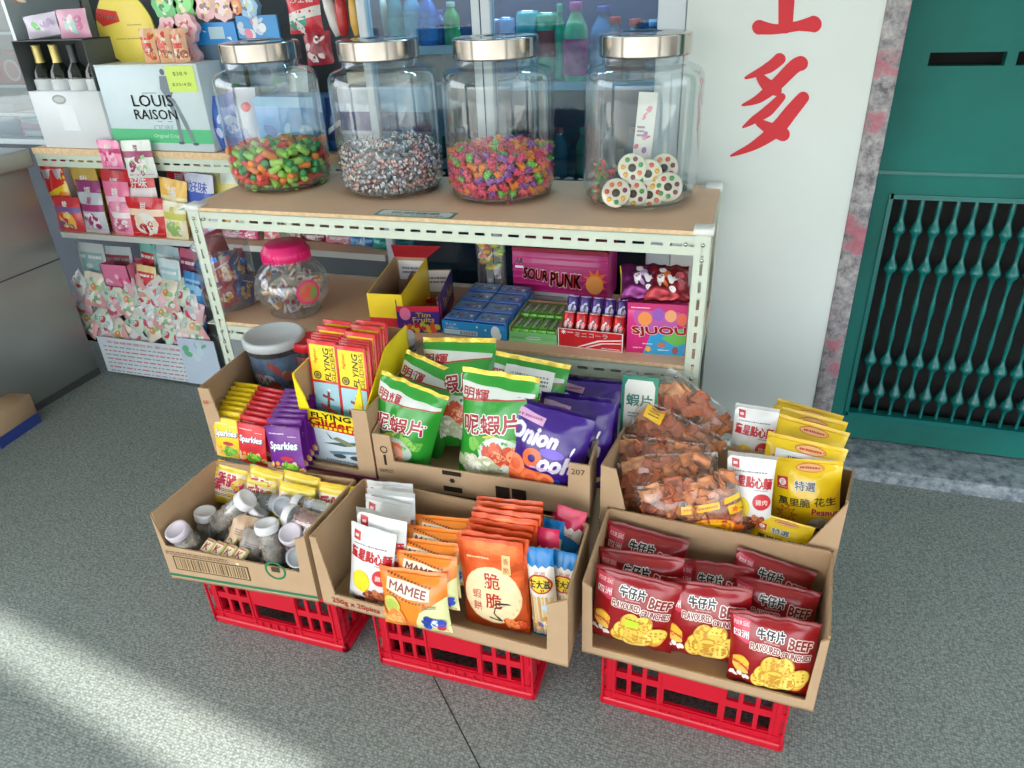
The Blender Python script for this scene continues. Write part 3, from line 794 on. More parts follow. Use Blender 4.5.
spots = [p for p in spots if (p[1] < JC[1][1]+.06)][:215]+[(JC[1][0]+.13*math.sqrt(R.random())*math.cos(a), JC[1][1]+.13*math.sqrt(R.random())*math.sin(a), TOPZ+.137+R.uniform(-.004, .006)) for a in [R.uniform(0, 6.28) for _ in range(80)]]
sweets('wrapped_sweet', [twist(a, b) for a, b, _ in TC], spots, 'sweet', 5, '%s wrapped sweets in the second jar', [n+' wrapped sweet, one of a heap in the second glass jar from left' for *_, n in TC])
fill('wrapped_sweets', 'heart of the heap of tiny wrapped sweets in the second jar', JC[1], .125, .115, [(230, 226, 226), (150, 144, 152), (226, 180, 180), (190, 206, 226)], 6, .009)
def bumpy(c, c2):
    mb = MB(); r = random.Random(c[0]); m1 = mat(c, .42, 0, .15, .1, 90, 40); m2 = mat(c2, .42, 0, .12)
    mb.rbox(-.013, -.007, -.007, .013, .007, .007, m1, .003, 1)
    for i in range(22):
        x = r.uniform(-.013, .013); a = r.uniform(0, 6.28); mb.ball((x, .0075*math.cos(a), .0075*math.sin(a)), .0032, m2 if i % 3 else m1, 5)
    return mb.mesh('bumpy_candy')
BC = [((222, 60, 110), (238, 110, 150), 'pink'), ((244, 130, 40), (250, 160, 70), 'orange'), ((110, 190, 80), (140, 214, 110), 'green'), ((140, 70, 160), (170, 110, 190), 'purple'), ((214, 50, 80), (232, 90, 110), 'red'), ((232, 80, 120), (244, 130, 90), 'pink')]
sweets('bumpy_candy', [bumpy(a, b) for a, b, _ in BC], scatter(*JC[2], TOPZ+.017, .138, TOPZ+.135, .0285, .0175, 1, 31, 1), 'candy', 8, '%s bumpy candies in the third jar', [n+' bumpy candy brick in the third glass jar from left' for *_, n in BC])
# the fourth jar: button discs, small bead packs, a folded leaflet
DC = [(222, 70, 60), (244, 180, 50), (60, 160, 90), (130, 50, 90), (236, 120, 70)]
def disc(seed):
    r = random.Random(seed); T = thing('button_candy_disc', 'x', 'candy', (0, 0, 0), 0, 'button-candy discs in the rightmost jar')
    mb = MB(); mb.lathe([(0, 0), (.0355, 0), (.037, .0012), (.0355, .0025), (0, .0025)], mat((232, 226, 206), .35, 0, .03, 0, 60, 8, .3), 28)
    mb.build('card_disc', T)
    mb = MB(); mb.lathe([(.0105, .0025), (.0105, .0034), (0, .0034)], mat((60, 50, 44), .5), 16); mb.build('centre_picture', T)
    for i in range(7):
        a = 2*PI*i/7+.3; mb = MB(); mb.ball((.0235*math.cos(a), .0235*math.sin(a), .0025), .0066, mat(r.choice(DC), .25, 0, .08, 0, 60, 8, .3), 10, (1, 1, .6)); mb.build('button_candy', T)
    return T
vdir = Vector((-JC[3][0], -JC[3][1], 0)).normalized()
dl = [((616, 193), .6, 'white button-candy disc leaning lowest on the left of the rightmost jar'), ((632, 168), .5, 'large button-candy disc at the top left of the pile in the rightmost jar'), ((648, 174), .45, 'button-candy disc at the top middle of the pile in the rightmost jar'), ((633, 194), .56, 'button-candy disc half hidden low behind the white one in the rightmost jar'), ((649, 195), .6, 'button-candy disc lowest in the middle of the rightmost jar'), ((668, 187), .55, 'button-candy disc farthest right in the rightmost jar'), ((664, 168), .3, 'button-candy disc hidden behind the others at upper right of the rightmost jar')]
for i, (q, k, lab) in enumerate(dl):
    T = disc(40+i); T['label'] = lab
    dp = .045+.10*(1-k)+.006*i*0
    c = Vector((JC[3][0], JC[3][1], 0))+vdir*(JR-.012-(.02 if k > .54 else .05 if k > .4 else .075)-.004*i)
    p = on_plane(*q, c, vdir)
    x = Vector((0, 0, 1)).cross(vdir).normalized(); nrm = (vdir+Vector((0, 0, .35))+x*R.uniform(-.15, .15)).normalized()
    T.matrix_world = Matrix.Translation(p) @ nrm.to_track_quat('Z', 'Y').to_matrix().to_4x4() @ Matrix.Rotation(i*.9, 4, 'Z')
BEADS = [((222, 80, 70), 'red'), ((60, 160, 100), 'green'), ((240, 190, 60), 'yellow'), ((120, 60, 100), 'purple')]
for k, (q, col, lab) in enumerate(((((588, 176)), 2, 'yellow'), ((599, 165), 0, 'red'), ((602, 177), 1, 'green'), ((597, 184), 0, 'pink-red'), ((592, 190), 1, 'dark green'), ((596, 198), 0, 'coral'), ((610, 172), 3, 'plum'))):
    c = Vector((JC[3][0], JC[3][1], 0))+vdir*.075-Vector((0, 0, 1)).cross(vdir)*0; p = on_plane(*q, c, vdir)
    d_ = Vector((p.x-JC[3][0], p.y-JC[3][1], 0))
    if d_.length > JR-.022: p -= d_.normalized()*(d_.length-JR+.022)
    p.z = max(p.z, TOPZ+.022)
    T = thing('bead_candy_pack', 'clear little pack of %s bead candies at the left of the rightmost jar' % lab, 'candy pack', p, 0, 'bead candy packs in the rightmost jar')
    mb = MB(); mb.rbox(-.02, -.011, -.016, .02, .011, .016, FILMCLEAR, .006, 2); mb.build('clear_wrapper', T)
    for i in range(9):
        mb = MB(); mb.ball((R.uniform(-.014, .014), R.uniform(-.007, .007), R.uniform(-.011, .011)), .0062, mat(BEADS[col if i % 3 else (col+1) % 4][0], .25, 0, .05, 0, 60, 8, .3), 8); mb.build('bead_candy', T)
    T.rotation_euler = (.2*k, .3*k-.8, .4*k)
c = Vector((JC[3][0], JC[3][1], 0))-vdir*.06; a = on_plane(640, 172, c, vdir); b = on_plane(654, 92, c, vdir)
mb = MB(); ux = Vector((0, 0, 1)).cross(vdir).normalized(); S = Flat((0, 0, .001), (1, 0, 0), (0, 1, 0), .05, (b-a).length)
mb.box(0, 0, 0, .05, (b-a).length, .001, WHITE_PAPER); stamp(mb, S, [('cl', .5, .3, .4, .2, 8, .15, [(214, 90, 120), (170, 120, 180), (230, 150, 170)], 3), ('cl', .6, .75, .3, .12, 5, .13, [(214, 90, 120), (230, 150, 170)], 4), ('lines', .1, .45, .5, .6, 3, (150, 120, 150), 5)])
o = mb.build('candy_leaflet'); tag(o, 'tall white and pink printed leaflet standing at the back of the rightmost jar', 'leaflet')
yv = (b-a).normalized(); zv = ux.cross(yv).normalized(); M = Matrix((ux, yv, zv)).transposed().to_4x4(); M.translation = a-ux*.025; a_ = M.translation; M.translation.z = max(a_.z, TOPZ+.02); o.matrix_world = M
# ================================================================== snack packs
def bag_mesh(name, W, H, T, col, items, seed=1, seal_col=None, metal=False, **k):
    S = Bag(W, H, T, seed, **k); mb = MB(); f = foil if metal else film
    S.shell(mb, f(col), f(seal_col) if seal_col else None); stamp(mb, S, items); return mb.mesh(name), S
def sticker(S, items, name, parent, off=.0052):
    mb = MB(); stamp(mb, S, items, off); return obj(name, mb.mesh(name), parent)
WH = (240, 240, 238); BK = (26, 22, 24)
# --- maroon crisp bags
MAR = (150, 14, 24)
def beef(seed):
    return bag_mesh('crisp_bag', .18, .185, .062, MAR, [
        ('r', 0, .945, 1, .999, (130, 12, 20)),
        ('p', [(.035, .94), (.24, .90), (.235, .66), (.20, .645), (.05, .70)], (206, 60, 84)), ('t', '四洲', .135, .74, .085, WH, {'b': .02}), ('t', 'FOUR SEAS', .14, .86, .05, (246, 214, 216), {'b': .03, 'w': .17, 'rot': -4}),
        ('t', '牛仔片', .475, .80, .115, BK, {'b': .08, 'out': WH, 'ow': .10, 'w': .31}),
        ('t', 'BEEF', .81, .725, .115, (130, 22, 26), {'b': .09, 'out': (244, 224, 214), 'ow': .10, 'w': .25, 'rot': -7}),
        ('t', 'FLAVOURED', .42, .64, .078, (120, 20, 26), {'b': .06, 'out': (244, 226, 218), 'ow': .13, 'w': .34, 'rot': -2}), ('t', 'CRUNCHIES', .77, .59, .078, (120, 20, 26), {'b': .06, 'out': (244, 226, 218), 'ow': .13, 'w': .33, 'rot': -7}),
        ('lines', .4, .70, .58, .73, 1, (206, 150, 150), 2),
        ('e', .15, .36, .10, .13, (224, 150, 60)), ('e', .15, .41, .10, .06, (240, 190, 60)), ('e', .15, .35, .10, .03, (206, 80, 60), -15), ('e', .15, .30, .10, .05, (240, 196, 90), -15), ('cl', .14, .20, .10, .03, 5, .04, [(240, 236, 230)], 3),
        ('waf', .57, .32, .29, .14, 15, .125, [(246, 214, 96), (250, 226, 120), (238, 198, 84)], (206, 150, 50), 5)], seed, nu=20, nv=20, seal=.05, bot=.03, wr=.0032)
bf = [beef(s) for s in (3, 8, 12)]
BEEF = [((596, 563), (683, 585), 'maroon crisp bag with green price dot, front of the left row in the right tray', 6), ((661, 576), (753, 589), 'maroon crisp bag at the front of the middle row in the right tray', 8), ((727, 607), (825, 624), 'maroon crisp bag at the very front right corner of the right tray', 10),
        ((598, 546), (685, 558), 'maroon crisp bag, second of the left row, behind the one with a price dot', 14), ((608, 519), (690, 541), 'maroon crisp bag with white sticker band, last of the left row against the cardboard', 20), ((674, 556), (755, 567), 'maroon crisp bag, back one of the middle row, mostly hidden', 18),
        ((728, 572), (828, 594), 'maroon crisp bag, second of the right row in the right tray', 14), ((731, 544), (825, 575), 'maroon crisp bag, last of the right row against the right tray back', 18)]
for i, (a, b, lab, ln) in enumerate(BEEF):
    me, S = bf[i % 3]; o = tag(obj('crisp_bag', me), lab, 'crisp bag', 'maroon crisp bags in the right tray'); stand(o, .18, .185, a, b, .2545, ln, -2, 1, .92 if i in (2, 6, 7) else 1.05)
    if i == 0: sticker(S, [('r', .44, .40, .60, .50, (200, 236, 60))], 'price_sticker', o)['label'] = 'fluorescent green price sticker'
    if i == 4: sticker(S, [('r', .12, .52, .70, .70, WH), ('lines', .2, .57, .62, .65, 2, (120, 120, 120), 3)], 'paper_sticker', o)['label'] = 'white paper sticker with print'
# --- green prawn chip bags
GRN = (44, 150, 48); GOLD = mat((214, 188, 74), .3, .6, .2, .6, 120, 40, .2, name='gold_seal')
def green(seed, style):
    it = [('p', [(0, .89), (0, .73), (.97, .82), (.97, .86)], (206, 214, 206)), ('p', [(0, .745), (0, .725), (.97, .815), (.97, .825)], (176, 34, 40)),
          ('t', '明輝', .22, .80, .095, (166, 28, 40), {'b': .06, 'w': .36}),
          ('t', '呢蝦片', .47, .575, .16, (160, 24, 36), {'b': .06, 'out': WH, 'ow': .06, 'w': .80, 'rot': 8}),
          ('e', .45, .44, .15, .055, (206, 214, 90), 12), ('t', '香脆', .45, .44, .045, (90, 130, 40), {'w': .16, 'rot': 10, 'b': .02})]
    if style: it += [('cl', .55, .38, .36, .05, 12, .09, [(90, 170, 70), (130, 196, 90), (60, 140, 60)], seed), ('e', .62, .33, .29, .2, (206, 220, 210)), ('cl', .62, .325, .2, .075, 26, .075, [(216, 96, 64), (234, 130, 90), (200, 76, 54), (240, 170, 130)], seed+1), ('cl', .3, .19, .26, .09, 26, .085, [(226, 226, 206), (206, 206, 180), (236, 238, 226), (180, 190, 150)], seed+2), ('cl', .75, .14, .2, .05, 10, .08, [(226, 226, 206), (206, 206, 180)], seed+3)]
    else: it += [('cl', .62, .40, .22, .06, 16, .075, [(110, 184, 80), (150, 206, 100), (80, 160, 66)], seed), ('e', .47, .29, .30, .19, (196, 214, 200)), ('cl', .48, .28, .21, .07, 24, .075, [(216, 90, 60), (232, 120, 84), (196, 70, 50), (240, 170, 140)], seed+1), ('lines', .3, .02, .7, .05, 1, (180, 220, 170), 4)]
    return bag_mesh('prawn_chip_bag', .188, .252, .085, GRN, it, seed, nu=22, nv=24, seal=.05, wr=.0045, bot=.03)
gA = green(5, 0); gB = green(14, 1); gC = green(23, 0)
GB = [((382, 370), (449, 397), 'green prawn chip bag with gold seal at the front left of its tray', 10, gA, 1), ((463, 366), (541, 378), 'green prawn chip bag showing white chips, front middle beside the purple bag', 14, gB, 1.08), ((407, 349), (472, 378), 'green prawn chip bag just behind the front left one', 18, gC, 1), ((419, 337), (502, 338), 'green prawn chip bag at the very back, lying across the others', 26, gB, 1), ((494, 350), (571, 365), 'green prawn chip bag with a white paper sticker, right of the back row', 24, gA, 1)]
for i, (a, b, lab, ln, (me, S), sz) in enumerate(GB):
    o = tag(obj('prawn_chip_bag', me), lab, 'snack bag', 'green prawn chip bags'); sticker(S, [('r', 0, .955, 1, .998, GOLD)], 'top_seal', o, .0005)['label'] = 'shiny gold seal'; stand(o, .188, .252, a, b, .428+(.02 if i == 3 else 0), ln, -2, sz)
    if i == 4: sticker(S, [('r', .22, .70, .85, .90, WH), ('lines', .28, .75, .8, .85, 3, (130, 130, 130), 3)], 'paper_sticker', o)['label'] = 'white paper sticker with small print'
# --- purple onion ring bags
PUR = (54, 16, 124)
def purple(seed):
    sil = mat((226, 222, 234), .3, .3, .06, name='silver_ink')
    return bag_mesh('onion_ring_bag', .198, .235, .08, PUR, [
        ('p', [(.06, .93), (.04, .84), (.42, .80), (.44, .88)], (206, 160, 196)), ('lines', .08, .84, .4, .88, 1, (150, 70, 130), 2),
        ('t', 'Onion', .33, .70, .17, sil, {'b': .10, 'sh': .3, 'out': (150, 130, 190), 'ow': .04, 'w': .62, 'rot': -2}),
        ('o', .36, .475, .05, .125, (236, 110, 60)), ('e', .6, .56, .16, .06, (110, 80, 210)), ('t', 'ooh', .66, .46, .17, sil, {'b': .10, 'sh': .3, 'out': (150, 130, 190), 'ow': .04, 'w': .42, 'rot': 3}), ('t', '!', .83, .60, .12, sil, {'b': .05, 'sh': .3}),
        ('lines', .36, .375, .66, .405, 1, (206, 180, 224), 6),
        ('p', [(0, .46), (.14, .43), (.3, .35), (.6, .35), (.78, .24), (.82, .05), (0, .05)], (222, 96, 56)), ('o', .16, .35, .07, .125, (240, 128, 76)), ('o', .38, .24, .07, .125, (236, 120, 70)), ('o', .14, .18, .06, .115, (230, 110, 64)), ('o', .58, .26, .06, .11, (244, 136, 84)), ('e', .72, .24, .045, .085, (40, 70, 170)), ('cl', .84, .14, .06, .03, 5, .05, [(206, 180, 120), (120, 190, 170)], 2)], seed, nu=22, nv=22, seal=.06, wr=.0045, bot=.03)
pA = purple(6); pB = purple(17)
for a, b, lab, ln, (me, S) in (((515, 396), (597, 417), 'purple onion ring bag at the front right of the green chip tray', 12, pA), ((541, 391), (617, 400), 'purple onion ring bag second from the front', 18, pB), ((562, 376), (620, 381), 'purple onion ring bag at the back of its row', 24, pA)):
    o = tag(obj('onion_ring_bag', me), lab, 'snack bag', 'purple onion ring bags'); stand(o, .198, .235, a, b, .4225, ln, -2, 1.0, 1.06, .84)
# --- white noodle snack bags
def white(seed):
    return bag_mesh('noodle_snack_bag', .114, .205, .035, (226, 228, 226), [
        ('p', [(.09, .93), (.25, .92), (.26, .82), (.10, .83)], (190, 30, 40)), ('r', .13, .86, .21, .89, (236, 210, 210)),
        ('lines', .12, .775, .86, .80, 1, (120, 110, 110), 3), ('t', '童星點心麵', .51, .67, .135, (186, 24, 38), {'b': .07, 'w': .9, 'rot': -3}), ('lines', .62, .565, .9, .585, 1, (140, 130, 130), 3),
        ('e', .33, .33, .21, .26, (232, 206, 30)), ('e', .33, .33, .19, .24, (240, 216, 40)),
        ('e', .78, .43, .19, .19, (206, 50, 60)), ('t', '雞肉', .78, .425, .07, (250, 220, 210), {'b': .03, 'w': .24}),
        ('cl', .68, .15, .24, .08, 30, .07, [(150, 70, 44), (190, 104, 66), (120, 52, 36), (206, 130, 84)], seed), ('cl', .30, .06, .18, .03, 8, .06, [(120, 40, 40), (60, 40, 40)], seed+1)], seed, nu=14, nv=20, seal=.05, wr=.0018, bot=.03)
wA = white(4); wB = white(9)
WB = [((351, 521), (397, 535)), ((355.6, 506), (408, 518)), ((365, 494), (412, 505)), ((365.6, 487.5), (416, 494)), ((365, 480), (414, 484))]
for i, (a, b) in enumerate(WB):
    o = tag(obj('noodle_snack_bag', (wA, wB)[i % 2][0]), 'white red-lettered snack bag, %s in the middle tray left row' % ORD[i], 'snack bag', 'white snack bags in the middle tray'); stand(o, .114, .205, a, b, .2545, 9+i*1.5)
# --- orange pillow packs of noodles
def mamee(seed):
    return bag_mesh('noodle_packet', .165, .135, .058, (238, 134, 30), [
        ('p', [(1, 0), (.50, .0), (.58, .22), (.66, .40), (.98, .62), (1, .62)], (232, 234, 170)), ('p', [(0, .93), (0, .99), (1, .99), (1, .93)], (226, 112, 24)),
        ('p', [(.16, .88), (.14, .70), (.5, .60), (.80, .58), (.80, .76), (.5, .84)], (248, 232, 196)),
        ('t', 'MAMEE', .475, .725, .13, (130, 26, 50), {'b': .09, 'w': .56, 'rot': -9})]
        + [('r', .15+.053*k, .92-.012*k, .178+.053*k, .945-.012*k, (120, 60, 30)) for k in range(13)] + [('r', .16+.05*k, .655-.016*min(k, 8), .185+.05*k, .68-.016*min(k, 8), (120, 60, 30)) for k in range(12)]
        + [('e', .24, .47, .13, .12, (206, 196, 90), -10), ('e', .24, .47, .09, .08, (170, 190, 80), -10), ('cl', .27, .26, .2, .08, 14, .08, [(244, 160, 80), (250, 190, 110), (236, 130, 60)], seed), ('cl', .74, .22, .06, .09, 5, .055, [(30, 60, 160), (40, 90, 190)], seed+1), ('cl', .88, .2, .07, .08, 6, .05, [(40, 80, 190), (206, 60, 70), (240, 240, 240)], seed+2), ('lines', .7, .46, .88, .52, 2, (110, 120, 90), 3)], seed, nu=18, nv=16, seal=.06, wr=.002, bot=.05, edge=3.2)
mA = mamee(7); mB = mamee(19)
for i, (a, b) in enumerate((((378, 565), (447, 574)), ((397, 549), (456, 557)), ((401, 536.6), (458, 544)), ((408, 524), (464, 531)), ((418, 514), (471, 519)))):
    o = tag(obj('noodle_packet', (mA, mB)[i % 2][0]), 'orange and cream noodle packet with maroon lettering, %s of its row' % ORD[i], 'noodle packet', 'orange noodle packets in the middle tray'); stand(o, .165, .135, a, b, .2545+(.001 if i == 0 else .03+.012*i), 14+i*3, -2, 1, 1.05, .92)
# --- copper-coloured prawn cracker packets
COP = (226, 92, 40)
def crack(seed, full):
    it = [('r', 0, .955, 1, .998, (206, 78, 34))]
    if full: it += [('e', .5, .41, .455, .455, mat((228, 206, 150), .35, .1, .05, name='cream_print')), ('e', .5, .41, .44, .44, mat((240, 222, 176), .35, .1, .05, name='cream_print')),
          ('t', '脆', .52, .58, .17, (190, 40, 40), {'b': .03}), ('t', '脆', .52, .36, .17, (190, 40, 40), {'b': .03}), ('t', '蝦', .26, .42, .10, (200, 60, 60)), ('t', '餅', .26, .29, .10, (200, 60, 60)),
          ('r', .69, .66, .82, .86, (236, 196, 130)), ('t', '香', .755, .80, .06, (160, 60, 40)), ('t', '脆', .755, .71, .06, (160, 60, 40)), ('lines', .15, .80, .5, .83, 1, (250, 200, 150), 2),
          ('cl', .77, .12, .15, .03, 12, .075, [(226, 100, 50), (206, 76, 40), (240, 140, 80)], 4), ('p', [(.50, .30), (.56, .345), (.74, .35), (.80, .335), (.74, .335), (.57, .325)], (60, 40, 36)), ('p', [(.60, .14), (.50, .22), (.53, .29), (.72, .325), (.54, .275), (.52, .22), (.62, .15)], (60, 40, 36)), ('p', [(.42, .17), (.62, .15), (.62, .135), (.42, .16)], (60, 40, 36))]
    return bag_mesh('cracker_packet', .15, .215, .03, COP, it, seed, metal=True, nu=18, nv=20, seal=.04, wr=.003, bot=.02)
cA = crack(3, 1); cB = crack(8, 0); cC = crack(15, 0)
CQ = [((456, 535), (523, 543)), ((461, 529), (529, 540)), ((466, 523), (532, 534)), ((469, 517), (534, 527)), ((471, 511), (538, 521)), ((473, 506), (541, 515)), ((476, 500), (543, 508)), ((477, 496), (543, 502))]
for i, (a, b) in enumerate(CQ):
    o = tag(obj('cracker_packet', (cA if i == 0 else (cB, cC)[i % 2])[0]), 'coppery orange prawn cracker packet, %s of its upright stack' % ORD[i], 'cracker packet', 'orange cracker packets in the middle tray'); stand(o, .15, .215, a, b, .2545+.004*i, 10+i*.6)
# --- biscuit stick packs with blue or pink caps
def stick(c, seed):
    zig = [(0, 1), (0, .80)]+[(k/8, .80 if k % 2 == 0 else .83) for k in range(1, 8)]+[(1, .80), (1, 1)]
    it = [('p', zig, c), ('t', '河洲', .5, .75, .035, (200, 80, 90), {'w': .4}), ('e', .5, .635, .44, .36, (190, 36, 40)), ('e', .5, .635, .38, .30, (232, 206, 60)), ('t', '甘大滋', .5, .635, .09, (50, 34, 20), {'b': .06, 'w': .72})]
    it += [('r', .08+.145*k, .06, .17+.145*k, .50, (226, 190, 120) if k % 2 else (206, 160, 90)) for k in range(6)] + [('cl', .4, .22, .35, .07, 8, .13, [(240, 232, 210), (110, 100, 150), (206, 150, 70)], seed), ('e', .66, .38, .2, .12, (190, 214, 224)), ('r', 0, 0, 1, .04, c)]
    return bag_mesh('biscuit_stick_pack', .062, .215, .032, (228, 224, 212), it, seed, nu=12, nv=22, seal=.05, wr=.0015, bot=.03)
BLU = (0, 120, 190); PNK = (206, 20, 76); sB = stick(BLU, 5); sP = stick(PNK, 9)
for a, b, k, lab, ln in (((524, 546), (552.5, 549), sB, 'blue-capped biscuit stick pack standing front left of its corner', 9), ((553.5, 549), (580, 555), sB, 'blue-capped biscuit stick pack half behind the right cardboard flap', 9), ((530, 525.6), (559, 530), sP, 'pink-capped biscuit stick pack right behind the front blue one', 11), ((537.5, 515.6), (565, 522.5), sB, 'blue-capped biscuit stick pack behind the front pink one', 14), ((559, 532), (580.6, 546), sB, 'blue-capped biscuit stick pack tilted against the right cardboard wall', 12), ((558, 504), (587.5, 513), sP, 'pink-capped biscuit stick pack farthest back in the tray corner', 17), ((566, 523), (586, 537), sP, 'slanting pink-capped biscuit stick pack beside the right cardboard wall', 14), ((562, 516), (580, 523), sB, 'small glimpse of blue-capped stick pack between pink ones', 15), ((553, 511), (574, 517), sP, 'pink-capped biscuit stick pack in the back, mostly hidden', 16)):
    o = tag(obj('biscuit_stick_pack', k[0]), lab, 'biscuit pack', 'biscuit stick packs in the middle tray'); stand(o, .062, .215, a, b, .2545, ln, -2, 1, 1.1, .8)
# --- yellow peanut bags
YEL = (244, 206, 24)
def peanut(seed):
    return bag_mesh('peanut_bag', .162, .175, .06, YEL, [
        ('r', 0, .955, 1, .998, (236, 196, 20)), ('e', .56, .895, .20, .055, (226, 120, 60)), ('e', .56, .895, .185, .045, (244, 190, 130)), ('lines', .42, .875, .70, .915, 1, (200, 60, 50), 2),
        ('r', .10, .60, .255, .76, (206, 44, 60)), ('e', .178, .69, .05, .05, (250, 240, 236)), ('t', '正', .178, .69, .05, (190, 40, 50)), ('lines', .12, .62, .24, .635, 1, (250, 230, 230), 2),
        ('t', '特選', .50, .66, .13, (70, 74, 84), {'b': .04, 'out': (236, 236, 226), 'ow': .09, 'w': .29}),
        ('t', '萬里脆', .355, .43, .12, (66, 60, 40), {'b': .03, 'w': .45}), ('t', '花生', .79, .46, .12, (66, 60, 40), {'b': .03, 'w': .3, 'rot': 4}),
        ('star', .25, .24, .08, .17, 9, (206, 60, 40)), ('star', .25, .24, .06, .13, 9, YEL), ('t', 'Peanut', .79, .30, .09, (200, 40, 40), {'b': .08, 'w': .36, 'rot': -4, 'out': (250, 240, 220), 'ow': .03}), ('e', .72, .10, .16, .13, (226, 230, 236)), ('cl', .72, .10, .11, .05, 8, .06, [(206, 206, 200), (90, 96, 110), (240, 240, 240)], seed)], seed, nu=20, nv=18, seal=.06, wr=.003, bot=.04)
yA = peanut(6); yB = peanut(13)
for i, (a, b, ln, lab) in enumerate((((766, 456), (848, 462), 12, 'yellow peanut bag with dark characters at the front of the deep box'), ((767, 431), (850, 450), 16, 'yellow peanut bag with a white paper sticker, second from the front'), ((771, 411), (854, 434), 20, 'yellow peanut bag third from the front'), ((772, 404), (850, 423), 23, 'yellow peanut bag fourth from the front'), ((778, 398), (844, 416), 26, 'yellow peanut bag at the very back of the row'))):
    me, S = (yA, yB)[i % 2]; o = tag(obj('peanut_bag', me), lab, 'peanut bag', 'yellow peanut bags'); stand(o, .162, .175, a, b, .375, ln, -4, 1, .95 if i == 0 else 1.08, .9)
    if i == 1: sticker(S, [('r', .14, .62, .90, .84, WH), ('lines', .3, .68, .85, .80, 2, (120, 120, 120), 4)], 'paper_sticker', o)['label'] = 'white paper sticker with print'
o = tag(obj('peanut_bag', yB[0]), 'yellow peanut bag lying low across the front edge of the deep box', 'peanut bag', 'yellow peanut bags'); 
x_ = on_z(818, 530, .45)-on_z(745, 509, .45); o.matrix_world = basis(x_, math.radians(25), on_z(781, 519, .45)+Vector((0, -.030, -.070)), .8, .55)
# --- white snack bags among the crackers
for a, b, lab, sz in (((730, 451), (775, 456), 'white snack bag standing between the orange crackers and yellow peanuts', 1), ((738, 403), (778, 409), 'white snack bag at the back behind the yellow peanut bags', 1)):
    o = tag(obj('noodle_snack_bag', wA[0]), lab, 'snack bag', 'white snack bags in the deep box'); stand(o, .114, .205, a, b, .4025, 14, -2, sz, 1.15, .9)
# --- clear bags of orange crackers
def cracker_mesh(seed):
    r = random.Random(seed); mb = MB(); mt = mat(((212, 138, 92), (198, 112, 74), (222, 160, 114))[seed % 3], .5, 0, .22, .4, 120, 60, .15, name='orange_cracker')
    vs = []; n = 6
    for j in range(n+1):
        for i in range(n+1):
            x = (i/n-.5)*.036; y = (j/n-.5)*.030; vs.append((x, y, .007*math.sin(x*110+seed)+.006*math.cos(y*120+seed*2)+.001*r.uniform(-1, 1)))
    fs = [(j*(n+1)+i, j*(n+1)+i+1, (j+1)*(n+1)+i+1, (j+1)*(n+1)+i) for j in range(n) for i in range(n)]
    k = len(vs); vs2 = vs+[(x, y, z-.004) for x, y, z in vs]; fs2 = fs+[tuple(k+q for q in f[::-1]) for f in fs]
    rim = [i for i in range(n+1)]+[(j+1)*(n+1)-1 for j in range(1, n+1)]+[n*(n+1)+i for i in range(n-1, -1, -1)]+[j*(n+1) for j in range(n-1, 0, -1)]
    fs2 += [(rim[i], rim[(i+1) % len(rim)], k+rim[(i+1) % len(rim)], k+rim[i]) for i in range(len(rim))]
    mb.add(vs2, fs2, mt, True); return mb.mesh('cracker')
CRK = [cracker_mesh(s) for s in range(5)]
def cracker_bag(label, W, H, T, seed, n, prints, M, frac=.93):
    r = random.Random(seed); B = thing('cracker_bag', label, 'snack bag', (0, 0, 0), 0, 'clear bags of orange crackers')
    S = Bag(W, H, T, seed, seal=.06, pinch=.04, wr=.005, nu=22, nv=18, bot=.02, edge=3.5)
    for i in range(n):
        u = .06+.88*((i*0.618) % 1); v = .07+(frac-.08)*(i+.5)/n
        t = S.prof(u, v)*T/2-.010
        p = S.F(u, v); o = obj('cracker', CRK[i % 5], B); o.location = (p.x*.95, -max(0, t)*r.choice((1, 1, .8, -.6)), p.z)
        o.rotation_euler = (PI/2+r.uniform(-.6, .6), r.uniform(-.5, .5), r.uniform(-.8, .8)); s_ = r.uniform(.9, 1.2); o.scale = (s_, s_, s_)
    mb = MB(); S.shell(mb, FILMCLEAR); fl_ = mb.build('clear_film', B)
    if prints: mb = MB(); stamp(mb, S, prints, .001); mb.build('printed_label', fl_)
    B.matrix_world = M
    return B
YP = (240, 190, 30); OP = (236, 110, 30)
front_print = [('p', [(.42, .50), (.44, .62), (.80, .62), (.80, .52)], YP), ('p', [(.20, .42), (.22, .50), (.34, .48), (.36, .40)], OP), ('p', [(.84, .56), (.85, .64), (.99, .68), (.99, .60)], YP), ('r', .87, .40, .99, .54, YP), ('star', .93, .47, .018, .035, 5, OP),
               ('e', .66, .22, .24, .11, OP), ('e', .66, .22, .22, .10, YP), ('e', .66, .22, .195, .085, OP), ('e', .66, .22, .18, .075, YP), ('cl', .66, .21, .12, .1, 8, .05, [OP, (226, 70, 40), YP], 5), ('star', .92, .16, .03, .06, 6, OP), ('lines', .46, .54, .78, .59, 1, (206, 110, 20), 4)]
def cb(TL, TR, zf, lean, W, H, yaw=-2):
    e = bpy.data.objects.new('probe', None); stand(e, W, H, TL, TR, zf, lean, yaw, 1, 1.0, 1.0); M = e.matrix_basis.copy(); bpy.data.objects.remove(e); return M
cracker_bag('clear bag of orange crackers with yellow printed labels, front of the deep box', .235, .150, .065, 3, 56, front_print, cb((630, 484), (739, 470), .385, 12, .235, .150, 4))
cracker_bag('clear bag of orange crackers just behind the yellow-labelled front one', .235, .165, .06, 7, 54, [], cb((612, 456), (722, 452), .375, 20, .235, .165, 2))
cracker_bag('clear bag of orange crackers third from the front at the left wall', .235, .17, .06, 11, 54, [], cb((608, 432), (716, 446), .375, 24, .235, .17, -4))
